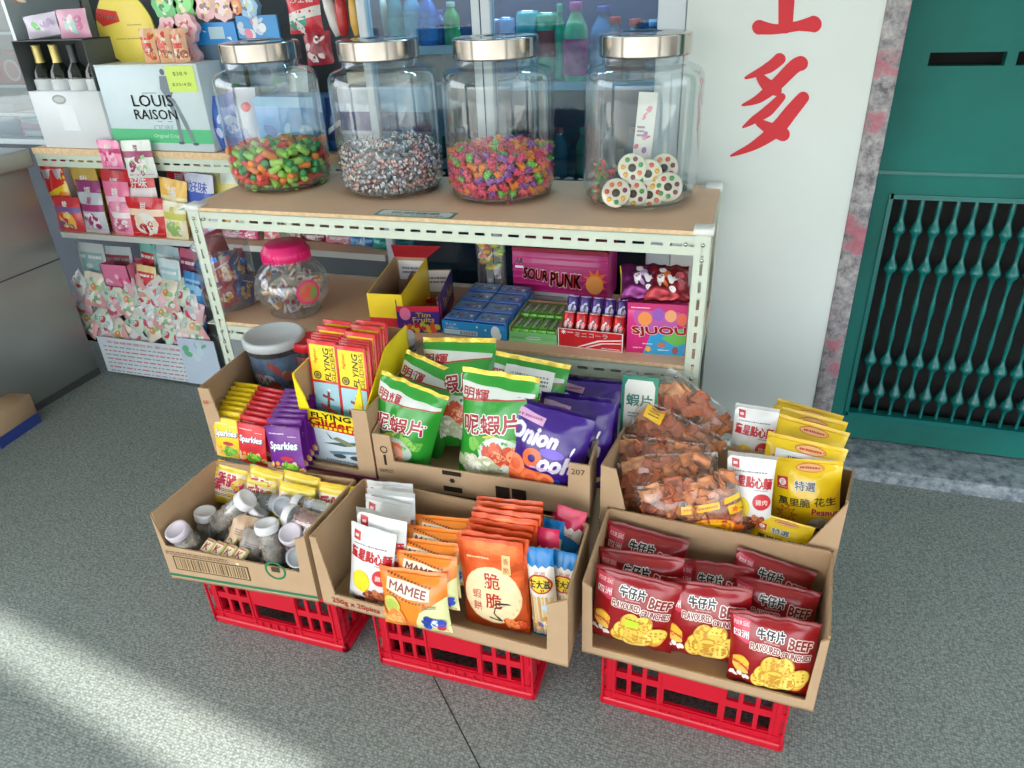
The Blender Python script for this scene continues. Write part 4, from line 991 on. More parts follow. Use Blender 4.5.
cracker_bag('clear bag of orange crackers with a tag reading price, slanting across the middle', .24, .19, .07, 15, 58, [], cb((632, 392), (740, 446), .385, 26, .24, .19, -6))
cracker_bag('clear bag of orange crackers topmost at the back, leaning on the rack', .235, .22, .075, 19, 60, [], cb((664, 362), (752, 428), .40, 20, .235, .22, -6))
for o in [c for c in COL.objects if c.name.startswith('cracker_bag') and 'tag reading' in c.get('label', '')]:
    o['label'] = 'clear bag of orange crackers with a small yellow tag, slanting across the middle'
    S = Bag(.24, .19, .075, 15, seal=.06, pinch=.04, wr=.005, bot=.02, edge=3.5); mb = MB(); stamp(mb, S, [('p', [(.10, .80), (.10, .96), (.30, .94), (.30, .78)], YP), ('r', .14, .83, .26, .91, (250, 230, 120)), ('lines', .14, .83, .26, .91, 2, (140, 100, 20), 3)], .002); mb.build('price_tag', [c for c in o.children if c.name.startswith('clear_film')][0])
# ================================================================== sour candy packets, glider display, tubs in the tall tray
def sour(col, name, seed):
    return bag_mesh('sour_candy_packet', .098, .125, .012, col, [
        ('r', 0, .95, 1, .995, tuple(int(c*.8) for c in col)), ('lines', .1, .84, .55, .87, 1, WH, 2), ('lines', .65, .80, .9, .82, 1, WH, 4),
        ('t', 'Sparkies', .5, .60, .20, (70, 80, 120), {'b': .16, 'sh': .2, 'w': .84, 'rot': 2}), ('t', 'Sparkies', .49, .61, .19, (236, 240, 246), {'b': .08, 'sh': .2, 'w': .82, 'rot': 2}),
        ('cl', .5, .18, .5, .12, 22, .075, [(232, 190, 130), (206, 60, 60), (240, 160, 60), (226, 206, 150)], seed), ('cl', .58, .18, .22, .1, 16, .085, [(110, 190, 50), (140, 210, 70), (80, 150, 40)], seed+1), ('e', .55, .38, .2, .06, (190, 40, 60))], seed, nu=10, nv=12, seal=.05, wr=.001, bot=.03)
for col, nm, a, b, n in (((238, 206, 40), 'yellow', (212, 416), (238, 420), 8), ((214, 40, 52), 'red', (236, 421), (265, 427), 8), ((110, 34, 140), 'purple', (264, 425), (299, 427.5), 8)):
    me, S = sour(col, nm, 4); r = random.Random(nm)
    o = tag(obj('sour_candy_packet', me), '%s sour candy packet, front of its column in the tall tray' % nm, 'candy packet', '%s sour candy packets' % nm)
    og = stand(o, .098, .125, a, b, .4255, 10, -2, 1, 1.1, .9); M0 = o.matrix_basis.copy()
    for k in range(1, n):
        c = dup(o, '%s sour candy packet, %s in its column' % (nm, ORD[k] if k < n-1 else 'last one at the back'))
        c.matrix_world = Matrix.Translation((-.002*k+r.uniform(-.002, .002)-.002, .004+.0175*k, .004*min(1, k)+.0042*k)) @ M0
# cardboard display of glider packs
def glider_pack(seed):
    mb = MB(); W, H, t = .085, .31, .006; RD_ = film((216, 44, 44)); mb.rbox(-W/2, -t/2, 0, W/2, t/2, H, RD_, .0012, 1)
    S = Flat((-W/2, -t/2-.0001, 0), (1, 0, 0), (0, 0, 1), W, H); Y_ = (250, 222, 50)
    v0 = .635
    it = [('r', .07, v0+.02, .93, .965, Y_), ('r', .07, .03, .93, v0, (120, 190, 216)), ('r', .07, .44, .93, v0, (170, 214, 228)),
          ('t', 'FLYING', .62, .80, .052, (36, 32, 24), {'b': .05, 'rot': 90, 'w': 1.05, 'sh': .15}), ('t', 'GLIDERS', .82, .80, .04, (170, 150, 60), {'b': .03, 'rot': 90, 'w': 1.1}),
          ('o', .26, .70, .09, .13, (60, 60, 40)), ('e', .26, .70, .07, .07, (120, 120, 80)), ('t', 'Fighter', .25, .87, .035, (206, 60, 40), {'rot': 90, 'sh': .3, 'w': .5}),
          ('p', [(.42, .27), (.50, .25), (.62, .55), (.54, .57)], (130, 60, 50)), ('p', [(.25, .41), (.80, .35), (.82, .38), (.27, .45)], (206, 90, 80)), ('p', [(.36, .51), (.74, .48), (.74, .50), (.37, .535)], (150, 60, 60)), ('e', .6, .575, .06, .05, (240, 240, 240)), ('cl', .5, .25, .3, .03, 6, .06, [(240, 240, 236), (120, 150, 90), (90, 120, 150)], seed)]
    stamp(mb, S, it, .0002); return mb.mesh('glider_pack')
gp = [glider_pack(2), glider_pack(3)]
GBX = Vector((-.945, 1.335, .4255)); BW, BD, BH = .19, .255, .25
T = thing('display_box', 'open yellow-topped display box of flying glider packs standing in the tall tray', 'display box', GBX, math.radians(-2))
YB = film((246, 222, 30)); t = .004
mb = MB(); pan = [(0, 0), (BW, 0), (BW, BH), (BW-.025, BH-.07), (BW-.03, BH-.105), (.03, BH-.098), (.022, BH-.06), (0, BH)]
mb.prism([(x-BW/2, z) for x, z in pan], 'y', 0, t, YB, YB); S = Flat((-BW/2, -.0002, 0), (1, 0, 0), (0, 0, 1), BW, BH)
stamp(mb, S, [('p', [(0, 0), (1, 0), (1, .43), (0, .46)], (206, 40, 40)), ('p', [(.05, 0), (.97, 0), (.97, .37), (.05, .41)], (214, 230, 238)), ('t', 'FLYING', .48, .555, .058, (28, 26, 22), {'b': .10, 'w': .60, 'rot': -1}), ('t', 'Gliders', .50, .475, .085, (214, 44, 40), {'b': .11, 'w': .74, 'rot': -1})]
      + [('r', .05+.075*k, .405, .10+.075*k, .435, YB) for k in range(12)]
      + [('p', [(.30, .235), (.92, .31), (.95, .29), (.62, .225)], (90, 110, 110)), ('p', [(.45, .30), (.52, .33), (.80, .26), (.7, .235)], (130, 140, 110)), ('p', [(.36, .38), (.42, .30), (.46, .29)], (60, 70, 70)), ('e', .52, .10, .10, .035, (70, 80, 80)), ('e', .78, .10, .10, .035, (70, 80, 80)), ('p', [(.36, .14), (.95, .20), (.95, .17), (.4, .11)], (110, 150, 170)), ('lines', .3, .02, .9, .05, 1, (120, 140, 150), 4)])
mb.build('front_panel', T)
sidep = [(0, 0), (BD, 0), (BD, BH+.04), (BD*.55, BH+.03), (t, BH-.09)]
for s in (-1, 1):
    mb = MB(); pts = sidep if s > 0 else [(t, 0), (BD, 0), (BD, BH+.03), (t, BH)]
    mb.prism(pts, 'x', BW/2-t if s > 0 else -BW/2, BW/2 if s > 0 else -BW/2+t, CARD_IN if s < 0 else YB, YB); mb.build('side_panel', T)
mb = MB(); mb.box(-BW/2, BD-t, 0, BW/2, BD, BH+.03, CARD_IN); mb.build('back_panel', T)
mb = MB(); mb.box(-BW/2, 0, 0, BW/2, BD, t, CARD_IN); mb.build('base_panel', T)
for col, (x, n, y0) in enumerate(((-.043, 8, .040), (.045, 11, .030))):
    for k in range(n):
        o = tag(obj('glider_pack', gp[k % 2]), 'red and yellow glider pack, %s of the %s stack' % (ORD[k] if k < n-1 else 'rearmost', ('left', 'right')[col]), 'toy pack', 'flying glider packs')
        o.matrix_world = T.matrix_basis @ rotm((x+.0015*math.sin(k*2.1), y0+.0115*k, .0048+.0012*k+(.012 if k in (4, 7, 9) else 0)), -.10, .012*math.sin(k*1.7), 0)
# plastic tubs behind the candy packets
def tub(name, label, c, r, h, lidc, wall, group=None):
    T = thing(name, label, 'plastic tub', c)
    mb = MB(); mb.lathe([(0, .002), (r*.82, .002), (r*.86, .004), (r*.95, h)], PLASTIC, 36); mb.build('tub_body', T)
    mb = MB(); mb.lathe([(r*.8, .01), (r*.92, h*.86)], wall, 36); S = Cyl(r*.805, .012, h*.86, PI+.3, 2*PI-.3, r*.93)
    rr = random.Random(4); stamp(mb, S, [('cl', .5, .5, .5, .45, 26, .12, [(60, 110, 170), (90, 160, 200), (40, 60, 100), (206, 190, 120), (190, 60, 60), (230, 232, 230)], 9), ('t', 'MIX', .4, .62, .16, WH, {'b': .05, 'w': .3}), ('e', .3, .3, .1, .1, (230, 206, 90))]); mb.build('printed_wrap', T)
    mb = MB(); mb.lathe([(r*1.0, h-.012), (r*1.04, h-.010), (r*1.04, h+.010), (r, h+.014), (r*.9, h+.014), (r*.88, h+.0115), (0, h+.0115)], lidc, 36); mb.build('tub_lid', T)
    return T
ta = on_y(247, 333, 1.572); tb = on_y(300, 335, 1.572); tr_ = (tb.x-ta.x)/2*.94
tub('plastic_tub', 'tall clear plastic tub with a grey lid behind the sour candy packets', ((ta.x+tb.x)/2, 1.572, .4255), tr_, (ta.z+tb.z)/2-.4255-.012, mat((190, 196, 198), .4, 0, .03, 0, 60, 8, .2, name='grey_lid'), mat((80, 116, 150), .5, 0, .4, 0, 60, 40))
p = on_y(303, 341, 1.585); tub('plastic_tub', 'plastic tub with a red lid between the grey-lidded tub and the gliders', (p.x+.014, 1.588, .4255), .044, p.z-.4255-.005, mat((210, 34, 46), .35, name='red_lid'), mat((150, 60, 60), .5, 0, .4, 0, 60, 40))
p = on_y(400, 336, 1.675); tub('plastic_tub', 'plastic tub with a pale lid standing behind the gliders under the rack shelf', (p.x, 1.675, .4255), .04, p.z-.4255-.01, mat((200, 198, 196), .4), mat((150, 130, 120), .5, 0, .4, 0, 60, 40))

# ================================================================== small tubs in the barcode tray
PLUM = mat((150, 138, 124), .6, 0, .45, .5, 90, 45, name='dried_plum')
LIDW = mat((222, 222, 224), .4, 0, .03, 0, 60, 8, .2, name='milky_lid'); LIDG = mat((160, 166, 172), .4, 0, .03, 0, 60, 8, .2, name='grey_cap'); LIDL = mat((206, 196, 206), .4, name='lilac_lid')
def small_tub(label, loc, axis, lid, cont, r=.027, h=.10, stick_=True):
    T = thing('snack_tub', label, 'snack tub', (0, 0, 0), 0, 'small plastic tubs in the barcode tray')
    mb = MB(); mb.lathe([(0, .001), (r*.9, .001), (r*.97, .004), (r*.97, h*.8), (r*.9, h*.85), (r*.9, h*.9)], PLASTIC, 24); bd_ = mb.build('tub_body', T)
    mb = MB(); rr = random.Random(label); mb.lathe([(0, .003), (r*.8, .004), (r*.88, .01), (r*.88, h*.70), (r*.5, h*.76), (0, h*.76)], cont, 18)
    for i in range(34):
        a = rr.uniform(0, 6.28); mb.ball((r*.78*math.cos(a), r*.78*math.sin(a), rr.uniform(.01, h*.72)), rr.uniform(.005, .008), cont, 5, (1, 1, .7))
    mb.build('tub_contents', T)
    mb = MB(); mb.lathe([(r*.98, h*.84), (r*1.03, h*.85), (r*1.03, h), (r*.98, h*1.03), (r*.8, h*1.03), (r*.78, h*1.01), (0, h*1.01)], lid, 24); mb.build('tub_lid', T)
    if stick_:
        mb = MB(); S = Cyl(r*.98, h*.55, h*.82, PI*1.25, PI*1.75); stamp(mb, S, [('r', 0, 0, 1, 1, WH), ('t', '5', .5, .5, .5, (190, 60, 80))], .0008); mb.build('price_label', bd_)
    q = Vector(axis).normalized().to_track_quat('Z', 'Y').to_matrix().to_4x4()
    T.matrix_world = Matrix.Translation(Vector(loc)) @ q
    return T
REDC = mat((150, 36, 36), .5, 0, .3, .3, 90, 40); TAN = mat((190, 160, 130), .7, 0, .25, .4, 120, 40)
def at(x, y, Y): return on_y(x, y, Y)
zf = .2545
L = [('milky-lidded tub at the left front corner of the barcode tray, lid facing out', (174, 531), 1.075, (-.1, -.35, .95), LIDL, PLUM, .027, .095, 0, 1),
     ('upright tub of grey dried plums with white lid, second from the left', (205, 512), 1.12, (.12, .05, 1), LIDW, PLUM, .026, .105, 1, 1),
     ('slanting tub of dried plums with a red-numbered price tag', (241, 504), 1.13, (.75, .25, .65), LIDW, PLUM, .026, .12, 1, .8),
     ('upright tub with white band in the centre front of the barcode tray', (266, 524), 1.075, (-.1, .1, 1), LIDW, PLUM, .027, .105, 1, 1),
     ('tub lying with its grey cap facing out under the yellow packs', (283, 507), 1.15, (.15, -.85, .45), LIDG, PLUM, .027, .10, 0, 1),
     ('clear tub lying on its side behind the slanting one', (262, 501), 1.185, (1, .0, .05), LIDG, mat((120, 124, 120), .5, 0, .3), .022, .10, 0, .5),
     ('long white tub lying at the right beneath the yellow packs', (316, 508), 1.17, (-1, .05, .06), LIDW, mat((226, 228, 230), .5), .021, .115, 0, .5),
     ('reddish tub lying on its side at the right of the barcode tray', (306, 521), 1.12, (-1, .1, .1), LIDW, mat((170, 120, 110), .5, 0, .3, .3, 90, 40), .027, .10, 0, .5),
     ('tub of red fruit with milky lid facing up, right front of the barcode tray', (290, 533), 1.075, (.05, -.45, .9), LIDL, REDC, .027, .09, 0, 1),
     ('white-lidded tub in the right corner of the barcode tray', (313, 532), 1.09, (.1, -.3, .95), LIDW, PLUM, .022, .08, 0, 1),
     ('tub with grey cap lying at the front right lip of the barcode tray', (297, 557), 1.055, (.3, -.6, .6), LIDG, PLUM, .025, .09, 0, 1),
     ('broad pale tub lying behind the centre one', (257, 510), 1.155, (.6, .3, .5), LIDW, TAN, .028, .095, 0, .9)]
for lab, q, Y, ax, lid, cont, r_, h_, st, k in L:
    p = at(*q, Y) if q[0] != 174 else on_x(176, 530, -1.212); a_ = Vector(ax).normalized(); small_tub(lab, p-a_*h_*k, ax, lid, cont, r_, h_, st)
r2 = random.Random(3); k = 0
for x in (-1.20, -1.11, -1.02, -.93):
    for y in (1.075, 1.135, 1.195):
        k += 1
        side = ('left end', 'left middle', 'right middle', 'right end')[int((x+1.21)/.09)]; row = ('front', 'middle', 'back')[int((y-1.07)/.06)]
        small_tub('tub of dried plums at the bottom of the pile, %s, %s row' % (side, row), (x-.045, y+r2.uniform(-.008, .008), zf+.029), (1, r2.uniform(-.2, .2), .03), LIDW, PLUM, .026, .085, 0)
def matchbox(label, p, rz):
    T = thing('candy_box', label, 'candy box', p, rz, 'little candy boxes in the barcode tray'); mb = MB(); mb.rbox(-.014, -.02, 0, .014, .02, .011, mat((232, 214, 150), .5), .001, 1)
    S = Flat((-.014, -.02, .0111), (1, 0, 0), (0, 1, 0), .028, .04); stamp(mb, S, [('r', .1, .1, .9, .9, (240, 226, 190)), ('t', 'K', .5, .5, .42, (206, 40, 90), {'b': .06}), ('r', .1, .84, .9, .9, (206, 40, 90)), ('r', .1, .1, .9, .16, (206, 40, 90))], .0002)
    S = Flat((-.014, -.0201, 0), (1, 0, 0), (0, 0, 1), .028, .011); stamp(mb, S, [('r', .1, .2, .9, .8, (206, 60, 90))], .0002); mb.build('box_sleeve', T); mb = MB(); mb.box(-.0125, -.0205, .001, .0125, .0205, .0098, WHITE_PAPER); mb.build('inner_tray', T); return T
for q, lab in (((209, 547), 'leftmost small yellow candy box at the front lip'), ((219, 550), 'second small yellow candy box from the left'), ((230, 553), 'third small yellow candy box from the left'), ((241, 556), 'fourth small yellow candy box, beside the grey pouch'), ((234, 539), 'small yellow candy box lying behind the front four')):
    p = at(*q, 1.045 if q[1] > 545 else 1.085); T = matchbox(lab, (p.x, p.y, p.z-.004), math.radians(-8)); T.rotation_euler = (math.radians(24), 0, math.radians(-12))
def pouch(label, p, col, rx, rz, W=.06, H=.085):
    me, S = bag_mesh('snack_pouch', W, H, .02, col, [('lines', .2, .4, .8, .6, 3, tuple(int(c*.7) for c in col), 4)], 5, nu=10, nv=10); o = tag(obj('snack_pouch', me), label, 'pouch'); o.location = p; o.rotation_euler = (rx, .35, rz); return o
pouch('tan wedge-shaped pouch wedged beside the centre tub', at(238, 548, 1.08), (196, 164, 130), -.4, .3); pouch('grey pouch lying in front of the centre tub', at(246, 560, 1.055), (150, 142, 134), -.5, .2, .055, .075)
def rice(seed):
    return bag_mesh('puff_snack_packet', .085, .10, .032, (240, 212, 50), [('p', [(0, .80), (1, .76), (1, .26), (0, .30)], (244, 232, 200)), ('t', '香脆', .4, .60, .30, (206, 40, 90), {'b': .08, 'w': .62}), ('lines', .1, .30, .8, .38, 2, (130, 60, 110), seed), ('cl', .8, .52, .12, .12, 7, .12, [(236, 200, 50), (214, 60, 100), (240, 190, 90)], seed), ('r', .05, .84, .95, .89, (250, 232, 120)), ('r', 0, .94, 1, .99, (226, 190, 40))], seed, nu=14, nv=14, seal=.08, wr=.003, bot=.05)
ra = rice(3); rb = rice(8)
YQ = [((214, 466), (243, 473), 'yellow and pink puff snack packet at the left end of the barcode tray'), ((246, 474), (277, 480), 'yellow and pink puff snack packet second from the left, front row'), ((279, 480), (316, 488), 'yellow and pink puff snack packet third from the left, front row'), ((318, 481), (356, 487), 'yellow puff snack packet at the right end of the barcode tray'), ((218, 459), (250, 467), 'yellow puff snack packet behind the left end one'), ((250, 464), (284, 473), 'yellow puff snack packet behind the second one'), ((284, 469), (321, 478), 'yellow puff snack packet behind the third one')]
for i, (a, b, lab) in enumerate(YQ):
    o = tag(obj('puff_snack_packet', (ra, rb)[i % 2][0]), lab, 'snack packet', 'yellow puff snack packets'); stand(o, .085, .10, a, b, .335 if i < 4 else .345, 16, 3, 1, 1.25, .9)

# ================================================================== goods on the middle shelf
def placed_box(name, label, cat, BL, BR, d, h, col, front=(), rightf=(), top=(), z=MIDZ, group=None, cols=None):
    a = on_z(*BL, z); b = on_z(*BR, z); x = (b-a); w = x.length; rz = math.atan2(x.y, x.x)
    T = thing(name, label, cat, a, rz, group); mb = MB(); mb.rbox(0, 0, 0, w, d, h, film(col, .4), .0012, 1)
    stamp(mb, Flat((0, -.0002, 0), (1, 0, 0), (0, 0, 1), w, h), front, .0002)
    stamp(mb, Flat((w+.0002, 0, 0), (0, 1, 0), (0, 0, 1), d, h), rightf, .0002)
    stamp(mb, Flat((0, 0, h+.0002), (1, 0, 0), (0, 1, 0), w, d), top, .0002)
    return T, mb, w
def open_box(name, label, cat, BL, BR, d, h, col, front=(), rightf=(), hb=None, z=MIDZ, hf=None, inside=CARD_IN, backi=()):
    a = on_z(*BL, z); b = on_z(*BR, z); x = (b-a); w = x.length; rz = math.atan2(x.y, x.x); t = .002; hf = hf or h; hb = hb or h; m_ = film(col, .4)
    T = thing(name, label, cat, a, rz); mb = MB(); mb.box(0, 0, 0, w, t, hf, m_); mb.box(0, t, 0, w, t*1.5, hf-.001, inside); stamp(mb, Flat((0, -.0002, 0), (1, 0, 0), (0, 0, 1), w, hf), front, .0002); mb.build('front_panel', T)
    for s, nm in ((0, 'l'), (1, 'r')):
        mb = MB(); x0, x1 = (0, t) if s == 0 else (w-t, w); mb.prism([(t, 0), (d, 0), (d, hb), (t, h)], 'x', x0, x1, m_); mb.prism([(t, .001), (d, .001), (d, hb-.001), (t, h-.001)], 'x', x0+(t if s == 0 else -t*.5), x1+(t*.5 if s == 0 else -t), inside)
        if s: stamp(mb, Flat((w+.0002, 0, 0), (0, 1, 0), (0, 0, 1), d, h), rightf, .0002)
        mb.build('side_panel', T)
    mb = MB(); mb.box(0, d-t, 0, w, d, hb, inside); stamp(mb, Flat((0, d-t-.0002, 0), (1, 0, 0), (0, 0, 1), w, hb), backi, .0002); mb.build('back_panel', T)
    mb = MB(); mb.box(0, 0, 0, w, d, t, inside); mb.build('base_panel', T)
    return T, w
# two open fruit-chew boxes
FR_P = [('r', 0, .42, 1, 1, (206, 40, 60)), ('r', 0, .38, 1, .80, (70, 40, 130)), ('e', .2, .72, .13, .16, (232, 120, 160)), ('t', 'Tim', .62, .68, .16, (244, 220, 60), {'b': .06, 'w': .34}), ('t', 'Fruits', .62, .50, .18, (244, 220, 60), {'b': .06, 'w': .5}), ('cl', .55, .2, .42, .14, 26, .075, [(244, 190, 60), (236, 90, 50), (206, 40, 60), (190, 206, 60)], 3)]
T, w = open_box('candy_carton', 'open yellow and red fruit-chew carton with raised back flap, behind the glider packs', 'candy carton', (372, 331), (406, 333), .24, .12, (246, 214, 40), [('r', 0, 0, 1, .38, (206, 40, 50))], [], .15, backi=[('r', .1, .5, .95, .92, WH), ('lines', .2, .62, .85, .8, 2, (120, 130, 150), 3)])
mb = MB(); mb.prism([(0, 0), (w, 0), (w+.03, .06), (-.03, .06)], 'y', 0, .002, film((206, 44, 60))); o = mb.build('top_flap', T); o.location = (0, .237, .15); o.rotation_euler = (-1.25, 0, 0)
TB = T
T, w = open_box('candy_carton', 'open purple and red fruit-chew carton printed with yellow lettering', 'candy carton', (399, 333), (441, 333), .25, .105, (70, 40, 130), FR_P, [('r', 0, 0, 1, .2, (206, 40, 60)), ('e', .1, .4, .05, .2, (206, 60, 90)), ('t', 'Tim Fruits', .6, .55, .34, (244, 220, 60), {'b': .04, 'w': .62})], .105, backi=[('r', .02, .3, .98, .98, WH), ('lines', .15, .55, .85, .8, 2, (120, 130, 150), 3)], hf=.085)
for B, n, lab in ((TB, 12, 'red wrapped chew inside the yellow open carton'), (T, 12, 'red wrapped chew inside the purple open carton')):
    for i in range(n):
        mb = MB(); mb.rbox(-.014, -.009, -.006, .014, .009, .006, film((190, 30, 44)), .002, 1); stamp(mb, Flat((-.014, -.009, .0062), (1, 0, 0), (0, 1, 0), .028, .018), [('e', .5, .5, .25, .2, (240, 206, 60))], .0002)
        o = tag(mb.build('wrapped_chew'), lab, 'candy', lab.replace('red wrapped chew', 'chews'))
        o.matrix_world = B.matrix_basis @ rotm((.03+.034*(i % 3)*.8, .06+.045*(i//3), .012+(.0 if i < 9 else .014)), R.uniform(-.3, .3), R.uniform(-.3, .3), R.uniform(0, 3))
# blue box holding eight packs
T, w = open_box('candy_carton', 'bright blue carton of eight dark blue candy packs', 'candy carton', (443, 334), (507, 341), .27, .045, (40, 150, 216), [('t', 'ラムネ', .14, .78, .16, WH, {'w': .18}), ('t', '12個入', .16, .55, .16, WH, {'w': .18}), ('r', .03, .1, .55, .42, (200, 224, 236)), ('bar', .28, .13, .53, .38, (40, 40, 60), 5), ('e', .83, .5, .07, .1, (236, 240, 244)), ('e', .86, .3, .06, .07, (236, 240, 244)), ('star', .55, .75, .01, .02, 5, (250, 240, 120)), ('star', .68, .6, .01, .02, 5, WH)], [('r', 0, .0, 1, .3, (30, 120, 190))])
for c in range(2):
    for k in range(4):
        P_ = thing('candy_pack', 'dark blue candy pack in the blue carton, %s column, %s' % (('left', 'right')[c], ('front', 'second from front', 'third from front', 'back')[k]), 'candy pack', (0, 0, 0), 0, 'dark blue candy packs'); mb = MB(); ww = (w-.012)/2; dd = .061
        mb.rbox(0, 0, 0, ww, dd, .04, film((56, 110, 186)), .002, 1); S = Flat((0, 0, .0402), (1, 0, 0), (0, 1, 0), ww, dd); stamp(mb, S, [('r', .05, .07, .95, .93, (104, 146, 196)), ('cl', .45, .42, .3, .22, 12, .07, [(206, 196, 190), (40, 60, 110), (150, 110, 150), (110, 150, 200)], k), ('t', 'ソーダ', .4, .7, .2, (214, 224, 240), {'w': .5}), ('e', .8, .4, .1, .09, (236, 236, 240)), ('cl', .8, .4, .09, .09, 4, .04, [(30, 36, 60)], 2)], .0002)
        S = Flat((0, -.0002, 0), (1, 0, 0), (0, 0, 1), ww, .04); stamp(mb, S, [('r', .1, .5, .8, .9, (120, 160, 206))], .0002)
        mb.build('pack_sleeve', P_); mb = MB(); mb.box(.002, -.0005, .003, ww-.002, dd+.0005, .037, film((30, 60, 120))); mb.build('inner_tray', P_)
        P_.matrix_world = T.matrix_basis @ rotm((.005+c*(ww+.002), .005+k*.065, .012+.004*k))
# green box
T, w = open_box('candy_carton', 'light green carton of slim green gum packs', 'candy carton', (509.5, 340.5), (557, 345), .20, .045, (130, 206, 130), [('r', 0, 0, 1, .3, (150, 220, 150)), ('p', [(.35, .4), (.42, .62), (.62, .62), (.68, .4), (.6, .3), (.42, .3)], (210, 236, 214)), ('lines', .4, .4, .63, .55, 1, (90, 150, 110), 2), ('lines', .05, .3, .3, .5, 2, (90, 160, 110), 5)], [], hf=.03)
for rr in range(2):
    for k in range(5):
        mb = MB(); ww = (w-.01)/5; mb.rbox(0, 0, 0, ww-.0015, .088, .034, film((110, 190, 60)), .0015, 1); stamp(mb, Flat((0, 0, .0342), (1, 0, 0), (0, 1, 0), ww-.0015, .088), [('r', .06, .02, .94, .12, (60, 140, 50)), ('p', [(.2, .2), (.45, .2), (.6, .8), (.4, .86)], (170, 190, 200)), ('p', [(.55, .2), (.8, .3), (.85, .8), (.66, .86)], (84, 100, 130)), ('e', .5, .5, .12, .2, (206, 226, 190))], .0002)
        o = tag(mb.build('gum_pack'), 'slim green gum pack in the green carton, %s row, %s' % (('front', 'back')[rr], ('leftmost', 'second', 'middle', 'fourth', 'rightmost')[k]), 'gum pack', 'slim green gum packs'); o.matrix_world = T.matrix_basis @ rotm((.005+k*ww, .005+rr*.095, .003+.006*rr))
# cola candy carton with little cans
T, w = open_box('candy_carton', 'red carton of mini cola candy cans with white katakana lettering', 'candy carton', (558, 345.5), (622.5, 352.5), .15, .055, (206, 34, 40), [('r', 0, 0, 1, 1, WH), ('r', .015, .03, .985, .97, (206, 34, 40)), ('t', 'ミニコーラ', .52, .74, .24, WH, {'b': .04, 'w': .5, 'rot': 1}), ('star', .09, .82, .02, .05, 8, WH), ('lines', .15, .78, .24, .86, 1, WH, 3), ('p', [(.3, .06), (.34, .06), (.66, .46), (.98, .60), (.98, .66), (.62, .52)], WH), ('p', [(.42, .06), (.46, .06), (.7, .34), (.98, .44), (.98, .49), (.66, .38)], WH), ('lines', .68, .07, .96, .15, 1, WH, 6)], [], hf=.055)
def can(c, c2, seed):
    mb = MB(); m1 = mat(c, .25, .4, .06, 0, 60, 8, .3); mb.lathe([(0, 0), (.0125, .0), (.0145, .004), (.0145, .05), (.0125, .056)], m1, 20); mb.lathe([(.0125, .056), (.013, .058), (.0115, .058), (.011, .056), (0, .056)], mat(c2, .3, .3), 20)
    S = Cyl(.0146, .004, .05, PI*1.1, PI*1.9); stamp(mb, S, [('e', .5, .5, .3, .3, c2), ('p', [(.35, .05), (.5, .05), (.72, .95), (.55, .95)], tuple(min(255, int(v*.55)) for v in c)), ('cl', .5, .5, .3, .35, 7, .09, [c2, tuple(min(255, v+60) for v in c)], seed)], .0002)
    return mb.mesh('candy_can')
cr = can((214, 44, 50), (238, 206, 204), 3); cp = can((80, 60, 140), (190, 190, 222), 5)
for rr in range(2):
    for k in range(5):
        o = tag(obj('candy_can', (cr, cp)[rr]), '%s mini candy can, %s in the red carton' % (('red', 'purple')[rr], ('leftmost', 'second from left', 'middle one', 'fourth from left', 'rightmost')[k]), 'candy can', ('red mini cans', 'purple mini cans')[rr])
        o.matrix_world = T.matrix_basis @ rotm((.02+k*(w-.04)/4, .034+.045*rr, .018+.030*rr), -.35, 0, 0, 1.17)
# pink box on the right
T, mb, w = placed_box('candy_box', 'pink and blue candy box with big red wavy lettering by the right post', 'candy box', (626, 352), (684, 356), .14, .145, (222, 44, 130), [('p', [(.3, .0), (1, 0), (1, .55), (.62, .5), (.4, .38)], (50, 160, 216)), ('p', [(.6, .32), (.75, .5), (1, .55), (1, .25), (.85, .18)], (110, 190, 90)), ('e', .5, .75, .4, .3, (190, 90, 170)),
    ('e', .30, .70, .12, .13, (244, 150, 80)), ('e', .52, .80, .10, .12, (150, 90, 190)), ('e', .73, .78, .10, .11, (240, 170, 120)), ('e', .92, .72, .09, .12, (236, 110, 90)), ('lines', .06, .90, .38, .93, 1, WH, 2),
    ('t', 'SJUOU', .55, .46, .19, (210, 36, 44), {'b': .10, 'w': .92, 'out': (240, 232, 230), 'ow': .06, 'rot': 2, 'sh': -.1}), ('lines', .28, .19, .45, .22, 1, WH, 3), ('lines', .12, .10, .28, .13, 1, WH, 4), ('lines', .55, .08, .74, .11, 1, WH, 5), ('e', .38, .10, .05, .05, (240, 180, 60)), ('e', .6, .2, .07, .05, (190, 120, 90)), ('e', .84, .10, .05, .07, (150, 90, 80))])
mb.build('box_body', T); mb = MB(); mb.box(-.0006, -.0006, .125, w+.0006, .14, .1456, film((206, 36, 116), .4)); mb.build('box_lid', T)
for (q, lab, col, c2) in (((648, 284), 'purple and silver wrapped candy bag lying on the pink box', (120, 40, 110), (214, 180, 226)), ((671, 283), 'dark red wrapped candy bag beside the right post', (150, 40, 50), (236, 120, 60)), ((640, 270), 'yellow and blue candy packet standing behind the pink box', (226, 200, 50), (60, 100, 180))):
    me, S = bag_mesh('candy_bag', .12, .11, .05, col, [('cl', .5, .5, .35, .3, 16, .1, [c2, tuple(min(255, v+50) for v in col), (240, 236, 240)], 4)], 7, wr=.006, metal=True)
    p = on_y(*q, 1.87+(.06 if q[0] == 640 else 0)); o = tag(obj('candy_bag', me), lab, 'candy bag'); o.location = (p.x, p.y, p.z-.055); o.rotation_euler = (-.9 if q[0] != 640 else -.15, 0, .2)
    if q[0] == 640: o.location = (p.x, 1.96, MIDZ+.07); 
    else: o.location = (p.x, 1.80, MIDZ+.150)
